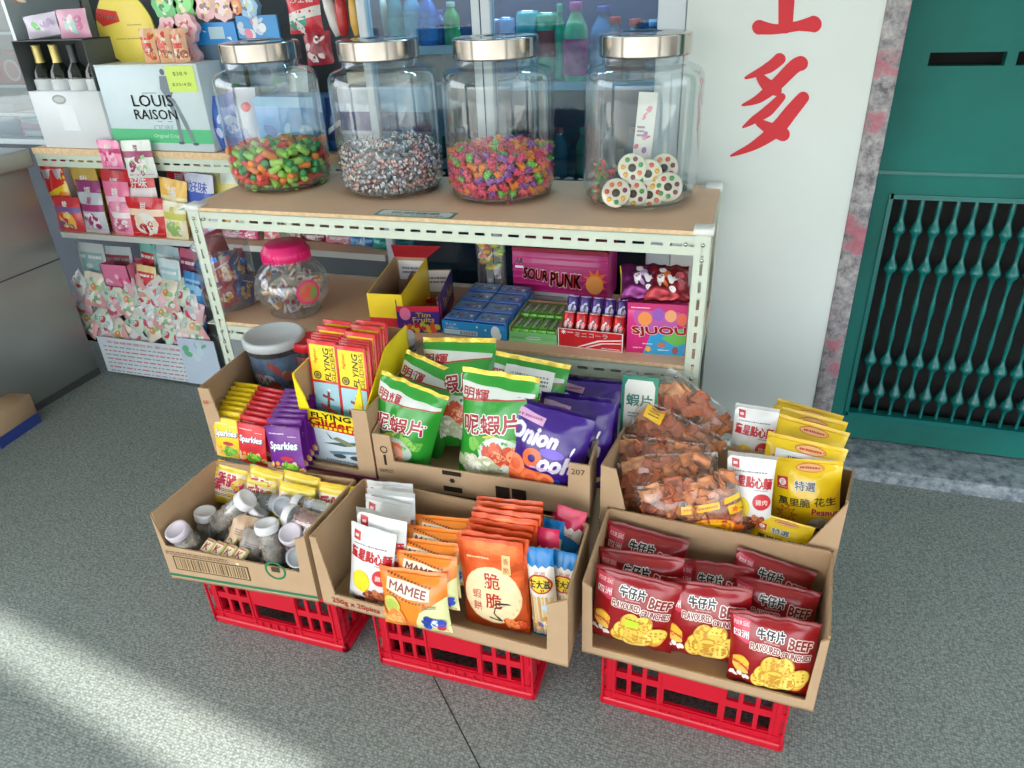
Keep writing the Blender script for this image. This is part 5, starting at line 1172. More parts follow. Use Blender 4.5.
# sour candy carton at the back
a = on_z(575, 304, MIDZ); Yb = a.y
xl = on_y(512, 252, Yb); xr_ = on_y(608, 255, Yb)
hh = (xl.z+xr_.z)/2-MIDZ
T = thing('candy_carton', 'magenta candy carton with dripping white lettering at the back of the shelf', 'candy carton', (xl.x, Yb, MIDZ)); ww = xr_.x-xl.x
mb = MB(); mb.rbox(0, 0, 0, ww, .16, hh, film((176, 30, 110), .4), .0015, 1); S = Flat((0, -.0002, 0), (1, 0, 0), (0, 0, 1), ww, hh)
stamp(mb, S, [('r', 0, .08+.13*k, 1, .12+.13*k, (196, 50, 130)) for k in range(7)]+[('r', .02, .03, .66, .2, (206, 214, 220)), ('lines', .2, .1, .55, .14, 1, (120, 140, 160), 3), ('t', '36', .075, .80, .12, WH, {'b': .03}), ('r', .03, .66, .12, .71, WH), ('t', 'SOUR', .25, .55, .22, (206, 40, 60), {'b': .07, 'out': WH, 'ow': .06, 'w': .26, 'rot': -6}), ('t', 'PUNK', .57, .47, .28, (206, 40, 60), {'b': .07, 'out': WH, 'ow': .06, 'w': .32, 'rot': -2}),
    ('star', .88, .5, .07, .14, 9, (236, 110, 50)), ('e', .87, .42, .09, .10, (240, 160, 80))], .0002); mb.build('box_body', T)
mb = MB(); mb.box(.0, .0, hh, ww, .16, hh+.012, film((140, 24, 50), .4)); mb.build('box_lid', T)
# clear bag with yellow-green sweets
p = on_z(494, 300, MIDZ); T = thing('sweet_bag', 'clear bag of yellow-green sweets hanging behind the blue carton', 'sweet bag', (p.x-.01, p.y+.02, MIDZ))
S = Bag(.10, .20, .05, 9, wr=.006, seal=.1); mb = MB(); S.shell(mb, FILMCLEAR); mb.build('clear_film', T)
for i in range(14):
    mb = MB(); mb.ball((0, 0, 0), .012, mat(((190, 200, 70), (214, 180, 60), (120, 170, 80), (214, 120, 110))[i % 4], .35), 7, (1.4, .8, .8)); o = mb.build('wrapped_sweet', T); o.location = (R.uniform(-.035, .035), R.uniform(-.012, .012), .10+.006*i)
# tub of blue and red packets at the left end
p = on_z(236, 312, MIDZ); vd = Vector((p.x, p.y, 0)).normalized(); c = Vector((p.x, p.y, 0))+vd*.085; r_ = .088
T = thing('candy_tub', 'round clear tub of blue and red foil packets at the middle shelf left end', 'candy tub', (c.x, c.y, MIDZ))
mb = MB(); mb.lathe([(0, .002), (r_*.9, .002), (r_, .015), (r_, .10), (r_*1.02, .105), (r_, .11), (r_*.98, .20)], PLASTIC, 40); mb.build('tub_body', T)
mb = MB(); mb.lathe([(r_*.98, .198), (r_*1.03, .2), (r_*1.03, .204), (r_*.98, .208), (r_*.6, .235), (0, .24)], PLASTIC, 40); mb.build('domed_lid', T)
for i in range(15):
    red = i % 2 == 0; col = (170, 50, 70) if red else (30, 104, 190)
    me, S = bag_mesh('foil_packet', .075, .085, .018, col, [('cl', .5, .45, .28, .25, 9, .12, [(226, 190, 110), (206, 160, 80), (236, 226, 200)], i), ('lines', .15, .75, .85, .85, 1, (230, 230, 236), i)], i, nu=8, nv=8, metal=not red)
    a_ = 2*PI*i/7.5+3.6; o = tag(obj('foil_packet', me), '%s foil packet inside the round clear tub' % ('red' if red else 'blue'), 'candy packet', '%s packets in the round tub' % ('red' if red else 'blue')); k = .055 if i < 13 else .015
    o.matrix_world = Matrix.Translation((c.x+k*math.cos(a_), c.y+k*math.sin(a_), MIDZ+.012+.075*(i//7))) @ Matrix.Rotation(a_+PI/2, 4, 'Z') @ Matrix.Rotation(R.uniform(-.25, .25), 4, 'X') @ Matrix.Rotation(R.uniform(-.5, .5), 4, 'Y')
# pink-lidded jar of wrapped candy
p = on_z(299, 320, MIDZ); vd = Vector((p.x, p.y, 0)).normalized(); c = Vector((p.x, p.y, 0))+vd*.08; r_ = .115
T = thing('candy_jar', 'squat clear plastic jar with a bright pink screw lid on the middle shelf', 'candy jar', (c.x, c.y, MIDZ))
mb = MB(); prof = [(0, .002), (.066, .002), (.08, .006)]+[(r_*math.cos(a), .092+.092*math.sin(a)) for a in [-1.0+.2*k for k in range(11)]]+[(.062, .176), (.062, .192)]; mb.lathe(prof, PLASTIC, 40); mb.build('jar_body', T)
PKL = mat((232, 40, 120), .35, 0, .04, 0, 60, 8, .2, name='pink_lid'); mb = MB(); lp = [(z_[0], z_[1]+.010) for z_ in [(.064, .168), (.072, .17), (.073, .195), (.066, .200), (.064, .212), (.055, .217), (0, .219)]]; mb.lathe(lp, PKL, 40)
for k in range(36): mb.box(.0715, -.001, .172, .0742, .001, .204, PKL, Matrix.Rotation(2*PI*k/36, 4, 'Z'))
mb.build('screw_lid', T)
mb = MB(); S = Cyl(.1148, .055, .135, -1.1, .0); stamp(mb, S, [('e', .5, .5, .3, .3, (222, 60, 120)), ('e', .5, .5, .24, .24, (190, 120, 90)), ('cl', .5, .45, .15, .2, 5, .1, [(220, 90, 80), (120, 160, 90)], 3)], .002); mb.build('round_label', T)
for i in range(52):
    mb = MB() if i < 4 else None
    if i < 4:
        mb.rbox(-.014, -.010, -.004, .014, .010, .004, film(((232, 226, 224), (226, 206, 206), (206, 210, 224), (232, 200, 150))[i]), .002, 1)
        for s in (-1, 1): stamp(mb, Flat((-.014*s, -.010, .0041*s), (s, 0, 0), (0, 1, 0), .028, .02), [('e', .5, .5, .28, .28, ((206, 70, 80), (190, 90, 110), (90, 110, 170), (226, 130, 50))[i]), ('lines', .1, .1, .9, .25, 1, (150, 60, 80), 3)], .0002)
        if i == 0: cwl = []
        cwl.append(mb.mesh('wrapped_candy'))
    a_ = R.uniform(0, 6.28); zc = .016+.0021*i; lim = math.sqrt(max(.0004, .104**2-((zc-.092)*1.2)**2))-.016; q = lim*(1 if i % 4 else .4)*R.uniform(.9, 1)
    nm = ('white', 'pale pink', 'bluish', 'orange')[i % 4]; o = tag(obj('wrapped_candy', cwl[i % 4]), '%s wrapped candy inside the pink-lidded jar' % nm, 'candy', '%s candies in the pink-lidded jar' % nm); o.location = (c.x+q*math.cos(a_), c.y+q*math.sin(a_), MIDZ+zc); o.rotation_euler = (R.uniform(-1.2, 1.2), R.uniform(-1.2, 1.2), R.uniform(0, 6))
# ================================================================== shop display behind the rack
DY = 2.24
dr = thing('display_shelving', 'wooden-edged display shelving of sweets behind the slotted rack', 'shelving', (-2.0, DY, 0))
X0, X1 = -2.74, -1.24
for zt, edge in ((1.0, PLYE), (.66, mat((206, 210, 206), .4, .2, .04, name='grey_shelf_edge')), (.05, mat((110, 118, 120), .6))):
    mb = MB(); mb.box(X0+2, .002, zt-.02, X1+2, .45, zt, PLY); mb.box(X0+2, 0, zt-.022, X1+2, .003, zt+.001, edge); mb.build('shelf_board', dr)
    if zt > .9:
        b_ = beam(X1-X0).build('beam', dr); b_.location = (X0+2, .004, zt-.07)
mb = MB(); mb.box(X0+2, .455, 0, X1+2, .46, 2.4, mat((86, 96, 104), .8)); mb.build('back_panel', dr)
for x in (X0+2, X1+2-.04): mb = MB(); mb.box(x, .41, 0, x+.04, .45, 2.4, ANGLE); mb.build('post', dr)
UZ, MZ, LZ = 1.0, .66, .05
# wine carton: lower half closed, four bottles above
def px(x, y, Y=DY): return on_y(x, y, Y)
a = px(42, 142); b = px(112, 146); x0, x1 = a.x, b.x-.005; w = x1-x0
T = thing('bottle_carton', 'white carton of dark wine bottles with their necks showing, left on the upper shelf', 'carton', (x0, DY+.012, UZ+.001))
WHC = mat((218, 226, 230), .5, 0, .03, 0, 60, 8, .15, name='white_carton'); hl = px(70, 92).z-UZ; ht = px(70, 40).z-UZ
mb = MB(); mb.rbox(0, 0, 0, w, .17, hl, WHC, .002, 1); stamp(mb, Flat((0, -.0003, 0), (1, 0, 0), (0, 0, 1), w, hl), [('e', .42, .86, .10, .05, (150, 160, 160)), ('e', .42, .86, .075, .03, (190, 196, 196)), ('r', .36, .32, .60, .76, (232, 240, 244))], .0002); mb.build('carton_body', T)
mb = MB(); CF = mat((84, 92, 94), .6); mb.box(0, .165, hl, w, .17, ht, CF); mb.box(0, 0, hl, .003, .17, ht, CF); mb.box(w-.003, 0, hl, w, .17, ht, CF); mb.box(0, 0, ht-.003, w, .17, ht, CF); mb.build('carton_frame', T)
DGL = mat((22, 30, 26), .12, 0, .1, 0, 60, 8, .4, name='dark_bottle_glass')
def bottle(name, label, p, prof, mt, parts=(), group=None, cat='bottle'):
    T = thing(name, label, cat, p, 0, group); mb = MB(); mb.lathe(prof, mt, 24); bd_ = mb.build('bottle_body', T)
    for nm, pr, m2 in parts: mb = MB(); mb.lathe(pr, m2, 24); mb.build(nm, bd_ if 'label' in nm or 'band' in nm else T)
    return T
gold = mat((222, 206, 130), .35, .4, .06, name='gold_foil'); wl = mat((206, 214, 216), .5)
wb = [(0, .001), (.038, .001), (.04, .01), (.04, .235), (.036, .262), (.016, .29), (.0145, .297), (.0145, .345), (.016, .35), (0, .351)]
for i in range(4):
    foil_ = gold if i < 2 else mat((60, 66, 72), .3, .3, .1)
    bottle('wine_bottle', ('dark wine bottle with gold neck foil at the left of the white carton', 'dark wine bottle with gold neck foil, second in the white carton', 'dark wine bottle with grey neck, third in the white carton', 'dark wine bottle with grey neck at the right of the white carton')[i], (x0+w*(i+.5)/4, DY+.07, UZ+.002+.01), wb, DGL, [('neck_foil', [(.0165, .289), (.0152, .30), (.0152, .345), (.0165, .351), (0, .3515)], foil_), ('bottle_label', [(.0405, .14), (.0405, .235)], wl)], 'wine bottles in the white carton')
def pack(name, label, cat, TL, TR, BL, Y, col, items, seed=2, T=.03, metal=False, zbase=None, lean=4, group=None, **k):
    a = on_y(*TL, Y); b = on_y(*TR, Y); c = on_y(*BL, Y); W = (b-a).length; H = max(.03, a.z-(c.z if zbase is None else zbase))
    me, S = bag_mesh(name, W, H, T, col, items, seed, None, metal, nu=10, nv=10, wr=.003, **k); o = tag(obj(name, me), label, cat, group)
    xv = (b-a); M = basis(Vector((xv.x, 0, xv.z)), math.radians(lean), (a+b)/2-Vector((0, 0, H))); o.matrix_world = M; o.location = (o.location.x, Y, (a.z+b.z)/2-H); return o
LAV = (214, 206, 226)
for TL, TR, BL, col, lab, it in (((22, 17), (55, 11), (28, 40), LAV, 'lavender candy packet lying on top of the wine carton', [('e', .4, .5, .14, .07, (110, 200, 100), -30), ('cl', .7, .6, .2, .2, 6, .09, [(190, 170, 210), (232, 226, 240)], 2)]), ((53, 10), (84, 8), (60, 36), (226, 170, 196), 'pink candy packet lying on top of the wine carton', [('cl', .5, .5, .3, .3, 14, .12, [(244, 226, 230), (206, 120, 160), (170, 214, 210)], 4)])):
    pack('candy_packet', lab, 'candy packet', TL, TR, BL, DY+.06, col, it, 3, .03, zbase=UZ+ht+.002)
# cider carton
a = px(118, 150); b = px(212, 147); top = px(150, 66).z; w = px(212, 146).x-px(112, 146).x-.008
T = thing('drink_carton', 'white drink carton with a green stripe and black lettering on the upper shelf', 'carton', (px(112, 146).x+.008, DY+.012, UZ+.001)); h = top-UZ
mb = MB(); mb.rbox(0, 0, 0, w, .24, h, mat((206, 226, 232), .5, 0, .03, 0, 60, 8, .15), .002, 1); S = Flat((0, -.0003, 0), (1, 0, 0), (0, 0, 1), w, h); G_ = (80, 190, 130); DK = (74, 92, 104)
stamp(mb, S, [('r', .0, .10, 1, .265, G_), ('r', .50, .355, .55, .36, DK), ('r', .60, .355, .65, .36, DK), ('t', 'CIDRE', .55, .285, .06, (150, 170, 190), {'w': .2}), ('t', 'Original Crisp', .56, .18, .055, (200, 236, 214), {'w': .26, 'sh': .2}), ('lines', .42, .68, .56, .70, 1, (150, 170, 180), 3),
    ('e', .665, .925, .022, .024, DK), ('p', [(.63, .88), (.70, .88), (.73, .72), (.70, .64), (.64, .64), (.61, .74)], (110, 126, 140)), ('p', [(.64, .64), (.69, .64), (.72, .40), (.715, .12), (.68, .12), (.685, .38)], (120, 136, 148)), ('p', [(.69, .64), (.72, .62), (.79, .36), (.83, .12), (.80, .12), (.745, .36)], (120, 136, 148)), ('e', .69, .105, .03, .012, DK), ('e', .83, .095, .03, .012, DK), ('t', 'LOUIS', .50, .60, .135, DK, {'w': .40, 'b': .015}), ('t', 'RAISON', .50, .44, .115, DK, {'w': .42, 'b': .015})], .0002)
mb.build('carton_body', T); mb = MB(); mb.box(0, 0, h, w/2-.002, .24, h+.003, WHC); mb.box(w/2+.002, 0, h, w, .24, h+.003, WHC); mb.build('top_flap', T)
mb = MB(); S2 = Flat((w*.70, -.0018, h*.70), (1, 0, 0), (0, 0, 1), w*.27, h*.29); stamp(mb, S2, [('r', 0, 0, 1, 1, (206, 236, 100)), ('t', '$38.9', .5, .7, .16, (80, 90, 60), {'w': .5}), ('t', '$35/4支', .5, .3, .16, (80, 90, 60), {'w': .7})], .0006); o = mb.build('price_note', T); o['label'] = 'yellow-green handwritten price note'
# yellow fruit-shaped card
p = px(120, 62, 2.38); q0 = px(95, 20, 2.38); q1 = px(152, 20, 2.38); cw = q1.x-q0.x
mb = MB(); n = 40; pts = [(cw/2*math.cos(2*PI*i/n)*(1-.10*math.sin(2*PI*i/n)), .125+.125*math.sin(2*PI*i/n)) for i in range(n)]; YC = mat((240, 224, 96), .5, 0, .12, 0, 60, 3, name='yellow_card'); mb.prism(pts, 'y', 0, .006, YC)
S = Flat((-cw/2, -.0003, 0), (1, 0, 0), (0, 0, 1), cw, .25); stamp(mb, S, [('e', .75, .42, .20, .26, (248, 196, 90), 20), ('e', .68, .48, .24, .34, (242, 220, 96), 20), ('p', [(.02, .62), (.08, .76), (.42, .71), (.44, .58), (.12, .52)], (214, 60, 50)), ('t', 'Tropical', .24, .645, .07, WH, {'b': .04, 'w': .32, 'rot': -6}), ('lines', .55, .52, .8, .54, 1, (150, 130, 60), 2), ('lines', .3, .34, .75, .36, 1, (150, 130, 60), 3)], .0003)
o = mb.build('shop_card'); o.location = ((q0.x+q1.x)/2, 2.38, px(120, 62, 2.38).z-.01); tag(o, 'big yellow fruit-shaped card with a red tag behind the drink carton', 'sign')
mb = MB()
# fruit cup packs on the carton, flower-shaped hanging packs
RZB = top+.004
FRU = [(232, 120, 60), (214, 60, 50), (240, 180, 110), (236, 226, 214), (150, 90, 60)]
for i in range(3):
    xa = 137+i*15.5; pack('fruit_pouch', 'orange and red fruit pouch standing on the drink carton, %s of three' % ('left', 'middle', 'right')[i], 'fruit pouch', (xa, 29), (xa+15, 28), (xa+6, 66), DY+.05, (228, 180, 140), [('cl', .5, .3, .4, .22, 16, .14, FRU, i), ('cl', .5, .75, .4, .15, 8, .14, [FRU[1], (240, 236, 226), FRU[0]], i+5), ('r', .2, .42, .8, .58, FRU[1])], i, .03, zbase=RZB, group='fruit pouches on the drink carton')
FLW = [((171, 30), 12, 'upper'), ((187, 28), 13, 'upper right'), ((190, 56), 13, 'lower right'), ((176, 55), 11, 'lower'), ((200, 78), 9, 'lowest')]
for q, r_, nm in FLW:
    p = px(*q, 2.36); mb = MB(); rr_ = r_*.0036; m_ = mat((236, 196, 206), .35, 0, .1, 0, 60, 20, .2); pts = [((rr_*(1+.10*math.cos(6*t_)))*math.cos(t_), (rr_*(1+.10*math.cos(6*t_)))*math.sin(t_)) for t_ in [2*PI*i/36 for i in range(36)]]
    mb.prism(pts, 'y', -.012, .012, m_); stamp(mb, Flat((-rr_, -.0123, -rr_), (1, 0, 0), (0, 0, 1), 2*rr_, 2*rr_), [('star', .5, .5, .2, .38, 6, (232, 130, 150)), ('e', .5, .5, .16, .16, (250, 236, 226)), ('cl', .5, .5, .3, .3, 8, .07, [(214, 90, 110), (244, 214, 200)], int(q[0]))], .0004)
    o = mb.build('flower_candy_pack'); o.location = p; tag(o, 'pink flower-shaped candy pack hanging, %s of the cluster right of the yellow card' % nm, 'candy pack', 'pink flower packs')
for q, col, nm, r_ in (((166, 4), (110, 200, 130), 'green flower-shaped candy pack above the fruit pouches, left one', 14), ((187, 4), (120, 206, 120), 'green flower-shaped candy pack above the fruit pouches, right one', 13), ((206, 7), (240, 190, 196), 'pink round jelly pack at the top, left one', 12), ((224, 7), (242, 200, 204), 'pink round jelly pack at the top, right one', 12), ((238, 6), (238, 150, 110), 'small orange round jelly pack at the top', 7), ((250, 6), (160, 200, 236), 'pale blue jelly pack at the top', 10)):
    p = px(*q, 2.40); mb = MB(); rr_ = r_*.0037; pts = [((rr_*(1+.07*math.cos(8*t_)))*math.cos(t_), (rr_*(1+.07*math.cos(8*t_)))*math.sin(t_)) for t_ in [2*PI*i/32 for i in range(32)]]
    mb.prism(pts, 'y', -.012, .012, mat(col, .35, 0, .1, 0, 60, 20, .2)); stamp(mb, Flat((-rr_, -.0123, -rr_), (1, 0, 0), (0, 0, 1), 2*rr_, 2*rr_), [('e', .5, .55, .3, .3, tuple(min(255, v+30) for v in col)), ('cl', .5, .45, .3, .3, 9, .09, [tuple(int(v*.7) for v in col), (240, 220, 130), (236, 240, 236)], int(q[0]))], .0004)
    o = mb.build('jelly_pack'); o.location = p; tag(o, nm, 'candy pack')
# header cards with clear bags
for TL, TR, BL, hd, lab, col in (((193, 23), (235, 22), (208, 100), .16, 'hanging clear bag with a bright blue header card', (40, 150, 230)), ((236, 16), (277, 15), (246, 100), .16, 'hanging clear bag with a blue and white patterned header card', (70, 160, 226))):
    a = on_y(*TL, 2.40); b = on_y(*TR, 2.40); W = b.x-a.x; T = thing('header_card_bag', lab, 'candy bag', ((a.x+b.x)/2, 2.40, a.z-.32))
    S = Bag(W, .26, .05, 4, wr=.004, nu=10, nv=10); mb = MB(); S.shell(mb, film((96, 126, 150))); stamp(mb, S, [('cl', .5, .4, .35, .3, 12, .12, [(80, 140, 120), (60, 90, 120), (120, 150, 170)], 5)]); mb.build('bag_body', T)
    mb = MB(); mb.box(-W/2, -.006, .25, W/2, .004, .32, film(col)); stamp(mb, Flat((-W/2, -.0062, .25), (1, 0, 0), (0, 0, 1), W, .07), [('r', .36, .25, .72, .8, (190, 224, 240)), ('p', [(.15, .7), (.3, .6), (.28, .55)], WH), ('p', [(.75, .3), (.88, .15), (.86, .35)], WH)] if hd and TL[0] < 200 else [('cl', .4, .5, .35, .35, 10, .09, [(200, 214, 236), (230, 236, 244), (236, 140, 170)], 3), ('e', .62, .45, .09, .09, (240, 244, 248))], .0003); mb.build('header_card', T)
# boxes and bags seen through the jars on the upper shelf
def ubox(name, label, cat, TL, TR, BL, Y, d, col, items, z0=UZ+.001):
    a = on_y(*TL, Y); b = on_y(*TR, Y); h = a.z-z0; w = b.x-a.x; mb = MB(); mb.rbox(0, 0, 0, w, d, h, film(col, .4), .002, 1); stamp(mb, Flat((0, -.0003, 0), (1, 0, 0), (0, 0, 1), w, h), items, .0003); o = mb.build(name); o.location = (a.x, Y, z0); return tag(o, label, cat)
ubox('candy_box', 'sky-blue candy box on the upper shelf behind the leftmost jar', 'candy box', (252, 97), (312, 99), None, 2.27, .12, (90, 160, 220), [('cl', .5, .4, .4, .3, 10, .1, [(130, 190, 236), (60, 120, 190), (170, 210, 240)], 2), ('r', 0, .82, 1, 1, (150, 200, 236))])
pack('candy_bag', 'white and teal candy bag standing behind the sky-blue box', 'candy bag', (250, 68), (305, 66), (258, 100), 2.41, (206, 220, 222), [('cl', .3, .7, .25, .2, 9, .12, [(70, 180, 160), (120, 200, 190)], 2), ('lines', .4, .5, .9, .7, 3, (220, 130, 140), 3), ('e', .3, .3, .2, .15, (220, 90, 110))], 4, .04, zbase=UZ+.002)
pack('candy_bag', 'blue wavy candy bag beside the white drink carton', 'candy bag', (205, 98), (236, 92), (216, 146), 2.29, (70, 110, 200), [('cl', .5, .5, .4, .4, 12, .14, [(120, 150, 226), (50, 80, 170), (190, 206, 240)], 2)], 4, .05, zbase=UZ+.002)
pack('candy_bag', 'pale candy bag with a red dot behind the leftmost jar', 'candy bag', (224, 88), (252, 88), (236, 140), 2.31, (200, 210, 226), [('e', .7, .7, .16, .14, (224, 60, 80)), ('cl', .4, .3, .3, .2, 6, .13, [(160, 180, 220), (226, 226, 240)], 2)], 4, .05, zbase=UZ+.002)
ubox('candy_box', 'white box with a navy band and crest behind the second jar', 'candy box', (336, 88), (428, 90), None, 2.27, .14, (196, 208, 222), [('r', 0, .38, 1, .66, (70, 74, 136)), ('e', .52, .52, .04, .05, (150, 156, 200)), ('o', .52, .52, .05, .06, (150, 156, 200)), ('r', 0, .33, 1, .37, (226, 232, 238))])
ubox('candy_box', 'tan patterned box standing behind the navy-banded one', 'candy box', (346, 72), (424, 74), None, 2.43, .10, (206, 196, 170), [('cl', .5, .6, .45, .3, 12, .1, [(190, 150, 90), (120, 150, 130), (226, 220, 200)], 3)])
pack('candy_bag', 'dark blue and white bag between the two left jars', 'candy bag', (322, 98), (340, 98), (330, 148), 2.33, (40, 60, 120), [('p', [(.1, .3), (.9, .5), (.9, .6), (.1, .4)], WH), ('r', 0, 0, 1, .2, (60, 130, 200))], 4, .04, zbase=UZ+.002)
# hanging lolly bags in the middle
pack('lolly_bag', 'red, white and teal candy bag hanging above the left jars', 'candy bag', (284, -6), (318, -8), (300, 34), 2.38, (220, 50, 66), [('p', [(0, .5), (1, .7), (1, .45), (0, .25)], (232, 232, 230)), ('p', [(0, .3), (.6, .45), (.6, .2), (0, .05)], (40, 160, 140)), ('t', '沙士糖', .5, .84, .16, WH, {'w': .7, 'b': .03}), ('cl', .6, .12, .35, .1, 8, .12, [(190, 40, 60), (236, 236, 236)], 2)], 5, .04)
pack('lolly_bag', 'dark red candy packet hanging below the red and teal bag', 'candy bag', (303, 33), (330, 30), (312, 66), 2.37, (160, 30, 50), [('cl', .5, .5, .4, .35, 10, .13, [(226, 206, 206), (120, 20, 40), (236, 236, 236)], 3)], 5, .03)
LC = [((232, 232, 228), 'white'), ((206, 50, 56), 'red'), ((236, 190, 90), 'yellow'), ((200, 44, 50), 'dark red'), ((232, 226, 214), 'cream'), ((226, 214, 60), 'lemon')]
for i, (c_, nm) in enumerate(LC):
    x_ = 326+i*13.5; a = px(x_, -4, 2.39); b = px(x_+5+(8 if i == 0 else 0), 36, 2.39); mb = MB(); mb.tube([a, a*.7+b*.3, a*.3+b*.7, b], [.016, .02, .02, .012], film(c_), 10); p0_ = b.copy(); mb.v = [tuple(Vector(v)-p0_) for v in mb.v]
    o = mb.build('wrapped_lolly'); o.location = p0_; tag(o, '%s long wrapped lolly hanging above the second jar' % nm, 'lolly')
# ---- middle shelf of small packets
PKG = [  # TL, TR, BL, Y, colour, second colours, label
 ((37, 151), (50, 149), (42, 178), 2.34, (206, 206, 214), [(214, 40, 50)], 'silver candy tube with a red cap at the left end of the middle shelf'),
 ((48, 150), (62, 149), (54, 176), 2.34, (200, 196, 206), [(214, 60, 70)], 'second silver candy tube with a red cap at the left end'),
 ((60, 152), (98, 157), (66, 180), 2.36, (236, 196, 40), [(160, 100, 40), (244, 216, 90)], 'yellow candy packet lying behind at the left of the middle shelf'),
 ((42, 172), (64, 169), (52, 200), 2.30, (240, 206, 50), [(220, 60, 50), (70, 70, 70)], 'yellow and red chocolate bean packet near the left end'),
 ((66, 168), (92, 169), (72, 196), 2.30, (206, 176, 90), [(90, 60, 40), (232, 220, 190)], 'tan and brown biscuit packet in the second row'),
 ((70, 180), (95, 182), (76, 206), 2.285, (150, 60, 120), [(206, 206, 214), (236, 230, 236)], 'plum-coloured packet with a white band'),
 ((48, 196), (76, 198), (60, 231), 2.262, (206, 60, 70), [(120, 90, 150), (240, 220, 150), (244, 190, 80)], 'red packet with a purple and cream picture at the front left'),
 ((74, 192), (98, 194), (84, 232), 2.264, (190, 196, 206), [(160, 40, 110), (110, 190, 170), (236, 236, 236)], 'silver-grey packet with a magenta and green picture'),
 ((94, 140), (117, 141), (98, 168), 2.216, (232, 130, 170), [(190, 40, 110), (240, 190, 210)], 'pink packet with two dark pink fruits at the back'),
 ((118, 141), (149, 140), (126, 178), 2.214, (214, 222, 214), [(150, 50, 100), (150, 200, 140), (236, 220, 226)], 'pale fruit pouch printed with a plum and green leaves'),
 ((94, 170), (122, 172), (100, 200), 2.31, (214, 60, 70), [(236, 236, 236), (190, 40, 50)], 'red and white packet under the pink one'),
 ((97, 181), (124, 183), (106, 212), 2.288, (232, 120, 160), [(244, 200, 220), (206, 70, 120)], 'bright pink packet with pale flowers'),
 ((106, 202), (126, 204), (112, 234), 2.262, (236, 150, 180), [(240, 230, 236), (214, 90, 130)], 'pink packet with a white bottle picture at the front'),
 ((120, 170), (150, 170), (126, 198), 2.30, (214, 34, 44), [(236, 230, 230), (160, 20, 30)], 'red candy packet with white lettering, upper one'),
 ((122, 197), (160, 199), (130, 237), 2.262, (206, 30, 40), [(240, 214, 190), (160, 20, 30), (236, 236, 230)], 'large red candy packet with white lettering at the front'),
 ((148, 176), (176, 182), (154, 206), 2.29, (244, 196, 80), [(240, 230, 180), (226, 140, 60)], 'orange-yellow packet right of the large red one'),
 ((156, 200), (180, 204), (164, 239), 2.262, (236, 232, 200), [(206, 206, 90), (150, 190, 110)], 'cream and lime packet at the front right'),
 ((158, 165), (184, 168), (163, 184), 2.38, (196, 30, 60), [(236, 120, 140), (120, 10, 40)], 'crimson candy packet at the back'),
 ((176, 172), (205, 176), (182, 200), 2.31, (206, 214, 236), [(60, 90, 190), (226, 150, 190)], 'white packet with blue bands beside the rack post'),
 ((192, 154), (229, 152), (196, 168), 2.40, (206, 50, 90), [(236, 220, 226), (140, 20, 60)], 'long crimson and white candy packet at the back of the shelf'),
 ((195, 166), (236, 164), (204, 196), 2.36, (214, 230, 220), [(236, 226, 130), (130, 200, 210), (214, 90, 90)], 'pale packet with yellow and turquoise patches under the leftmost jar'),
]
for i, (TL, TR, BL, Y, col, c2, lab) in enumerate(PKG):
    if i < 2:
        a = on_y(*TL, Y); b = on_y(*TR, Y); c = on_y(*BL, Y); rr_ = (b.x-a.x)/2*.9
        T = thing('candy_tube', lab, 'candy tube', ((a.x+b.x)/2, Y, MZ+.001)); h = a.z-MZ
        mb = MB(); mb.lathe([(0, 0), (rr_, 0), (rr_, h*.8)], mat(col, .35, .3, .1), 16); stamp(mb, Cyl(rr_, .02, h*.75, PI+.3, 2*PI-.3), [('cl', .5, .5, .4, .4, 8, .14, [(150, 60, 90), (236, 236, 236), (110, 120, 150)], i)]); mb.build('tube_body', T); mb = MB(); mb.lathe([(rr_*1.05, h*.78), (rr_*1.05, h*.97), (rr_*.9, h), (0, h)], mat(c2[0], .4), 16); mb.build('tube_cap', T); continue
    zb = MZ+.002
    a = on_y(*TL, Y); lie = a.z-zb
    items = [('r', 0, .55, 1, .72, c2[0]), ('e', .5, .32, .3, .26, c2[-1]), ('cl', .5, .32, .3, .22, 12, .11, c2+[col], i), ('t', ('福', '糖', '果', '好味', '甜')[i % 5], .5, .80, .16, WH if sum(col) < 560 else c2[0], {'b': .03}), ('lines', .1, .05, .9, .12, 1, c2[0], i)]
    if 'chocolate bean' in lab: items = [('p', [(0, .6), (1, .75), (1, 1), (0, 1)], (220, 50, 50)), ('t', 'mm', .4, .3, .26, (70, 70, 76), {'b': .05, 'w': .6}), ('cl', .7, .55, .2, .2, 6, .12, [(220, 60, 50), (90, 60, 40), (240, 150, 40)], 2)]
    o = pack('candy_packet', lab, 'candy packet', TL, TR, BL, Y, col, items, i+2, .035 if Y > 2.22 else .018, zbase=zb if Y > 2.22 else None)
# round jar-candy tub, more at right end behind the rack
BEH = [((216, 229), (258, 231), (216, 300), 2.30, (226, 60, 130), [(240, 236, 236), (236, 150, 180)], 'magenta packet with white print behind the round tub'), ((300, 232), (326, 234), (300, 262), 2.34, (150, 40, 50), [(236, 226, 226), (90, 20, 30)], 'dark red packet behind the pink-lidded jar'), ((324, 233), (350, 236), (324, 262), 2.33, (232, 170, 186), [(240, 236, 236), (236, 120, 150)], 'pale pink packet behind the pink-lidded jar'), ((349, 236), (374, 238), (349, 256), 2.32, (60, 130, 206), [(130, 190, 236), (236, 240, 244)], 'blue packet behind the yellow open carton'), ((371, 237), (414, 240), (371, 258), 2.30, (30, 150, 140), [(110, 206, 196), (20, 110, 110)], 'teal packet behind the yellow open carton'), ((262, 228), (300, 231), (262, 262), 2.32, (226, 226, 226), [(230, 120, 130), (236, 90, 110)], 'white packet with pink print behind the pink-lidded jar')]
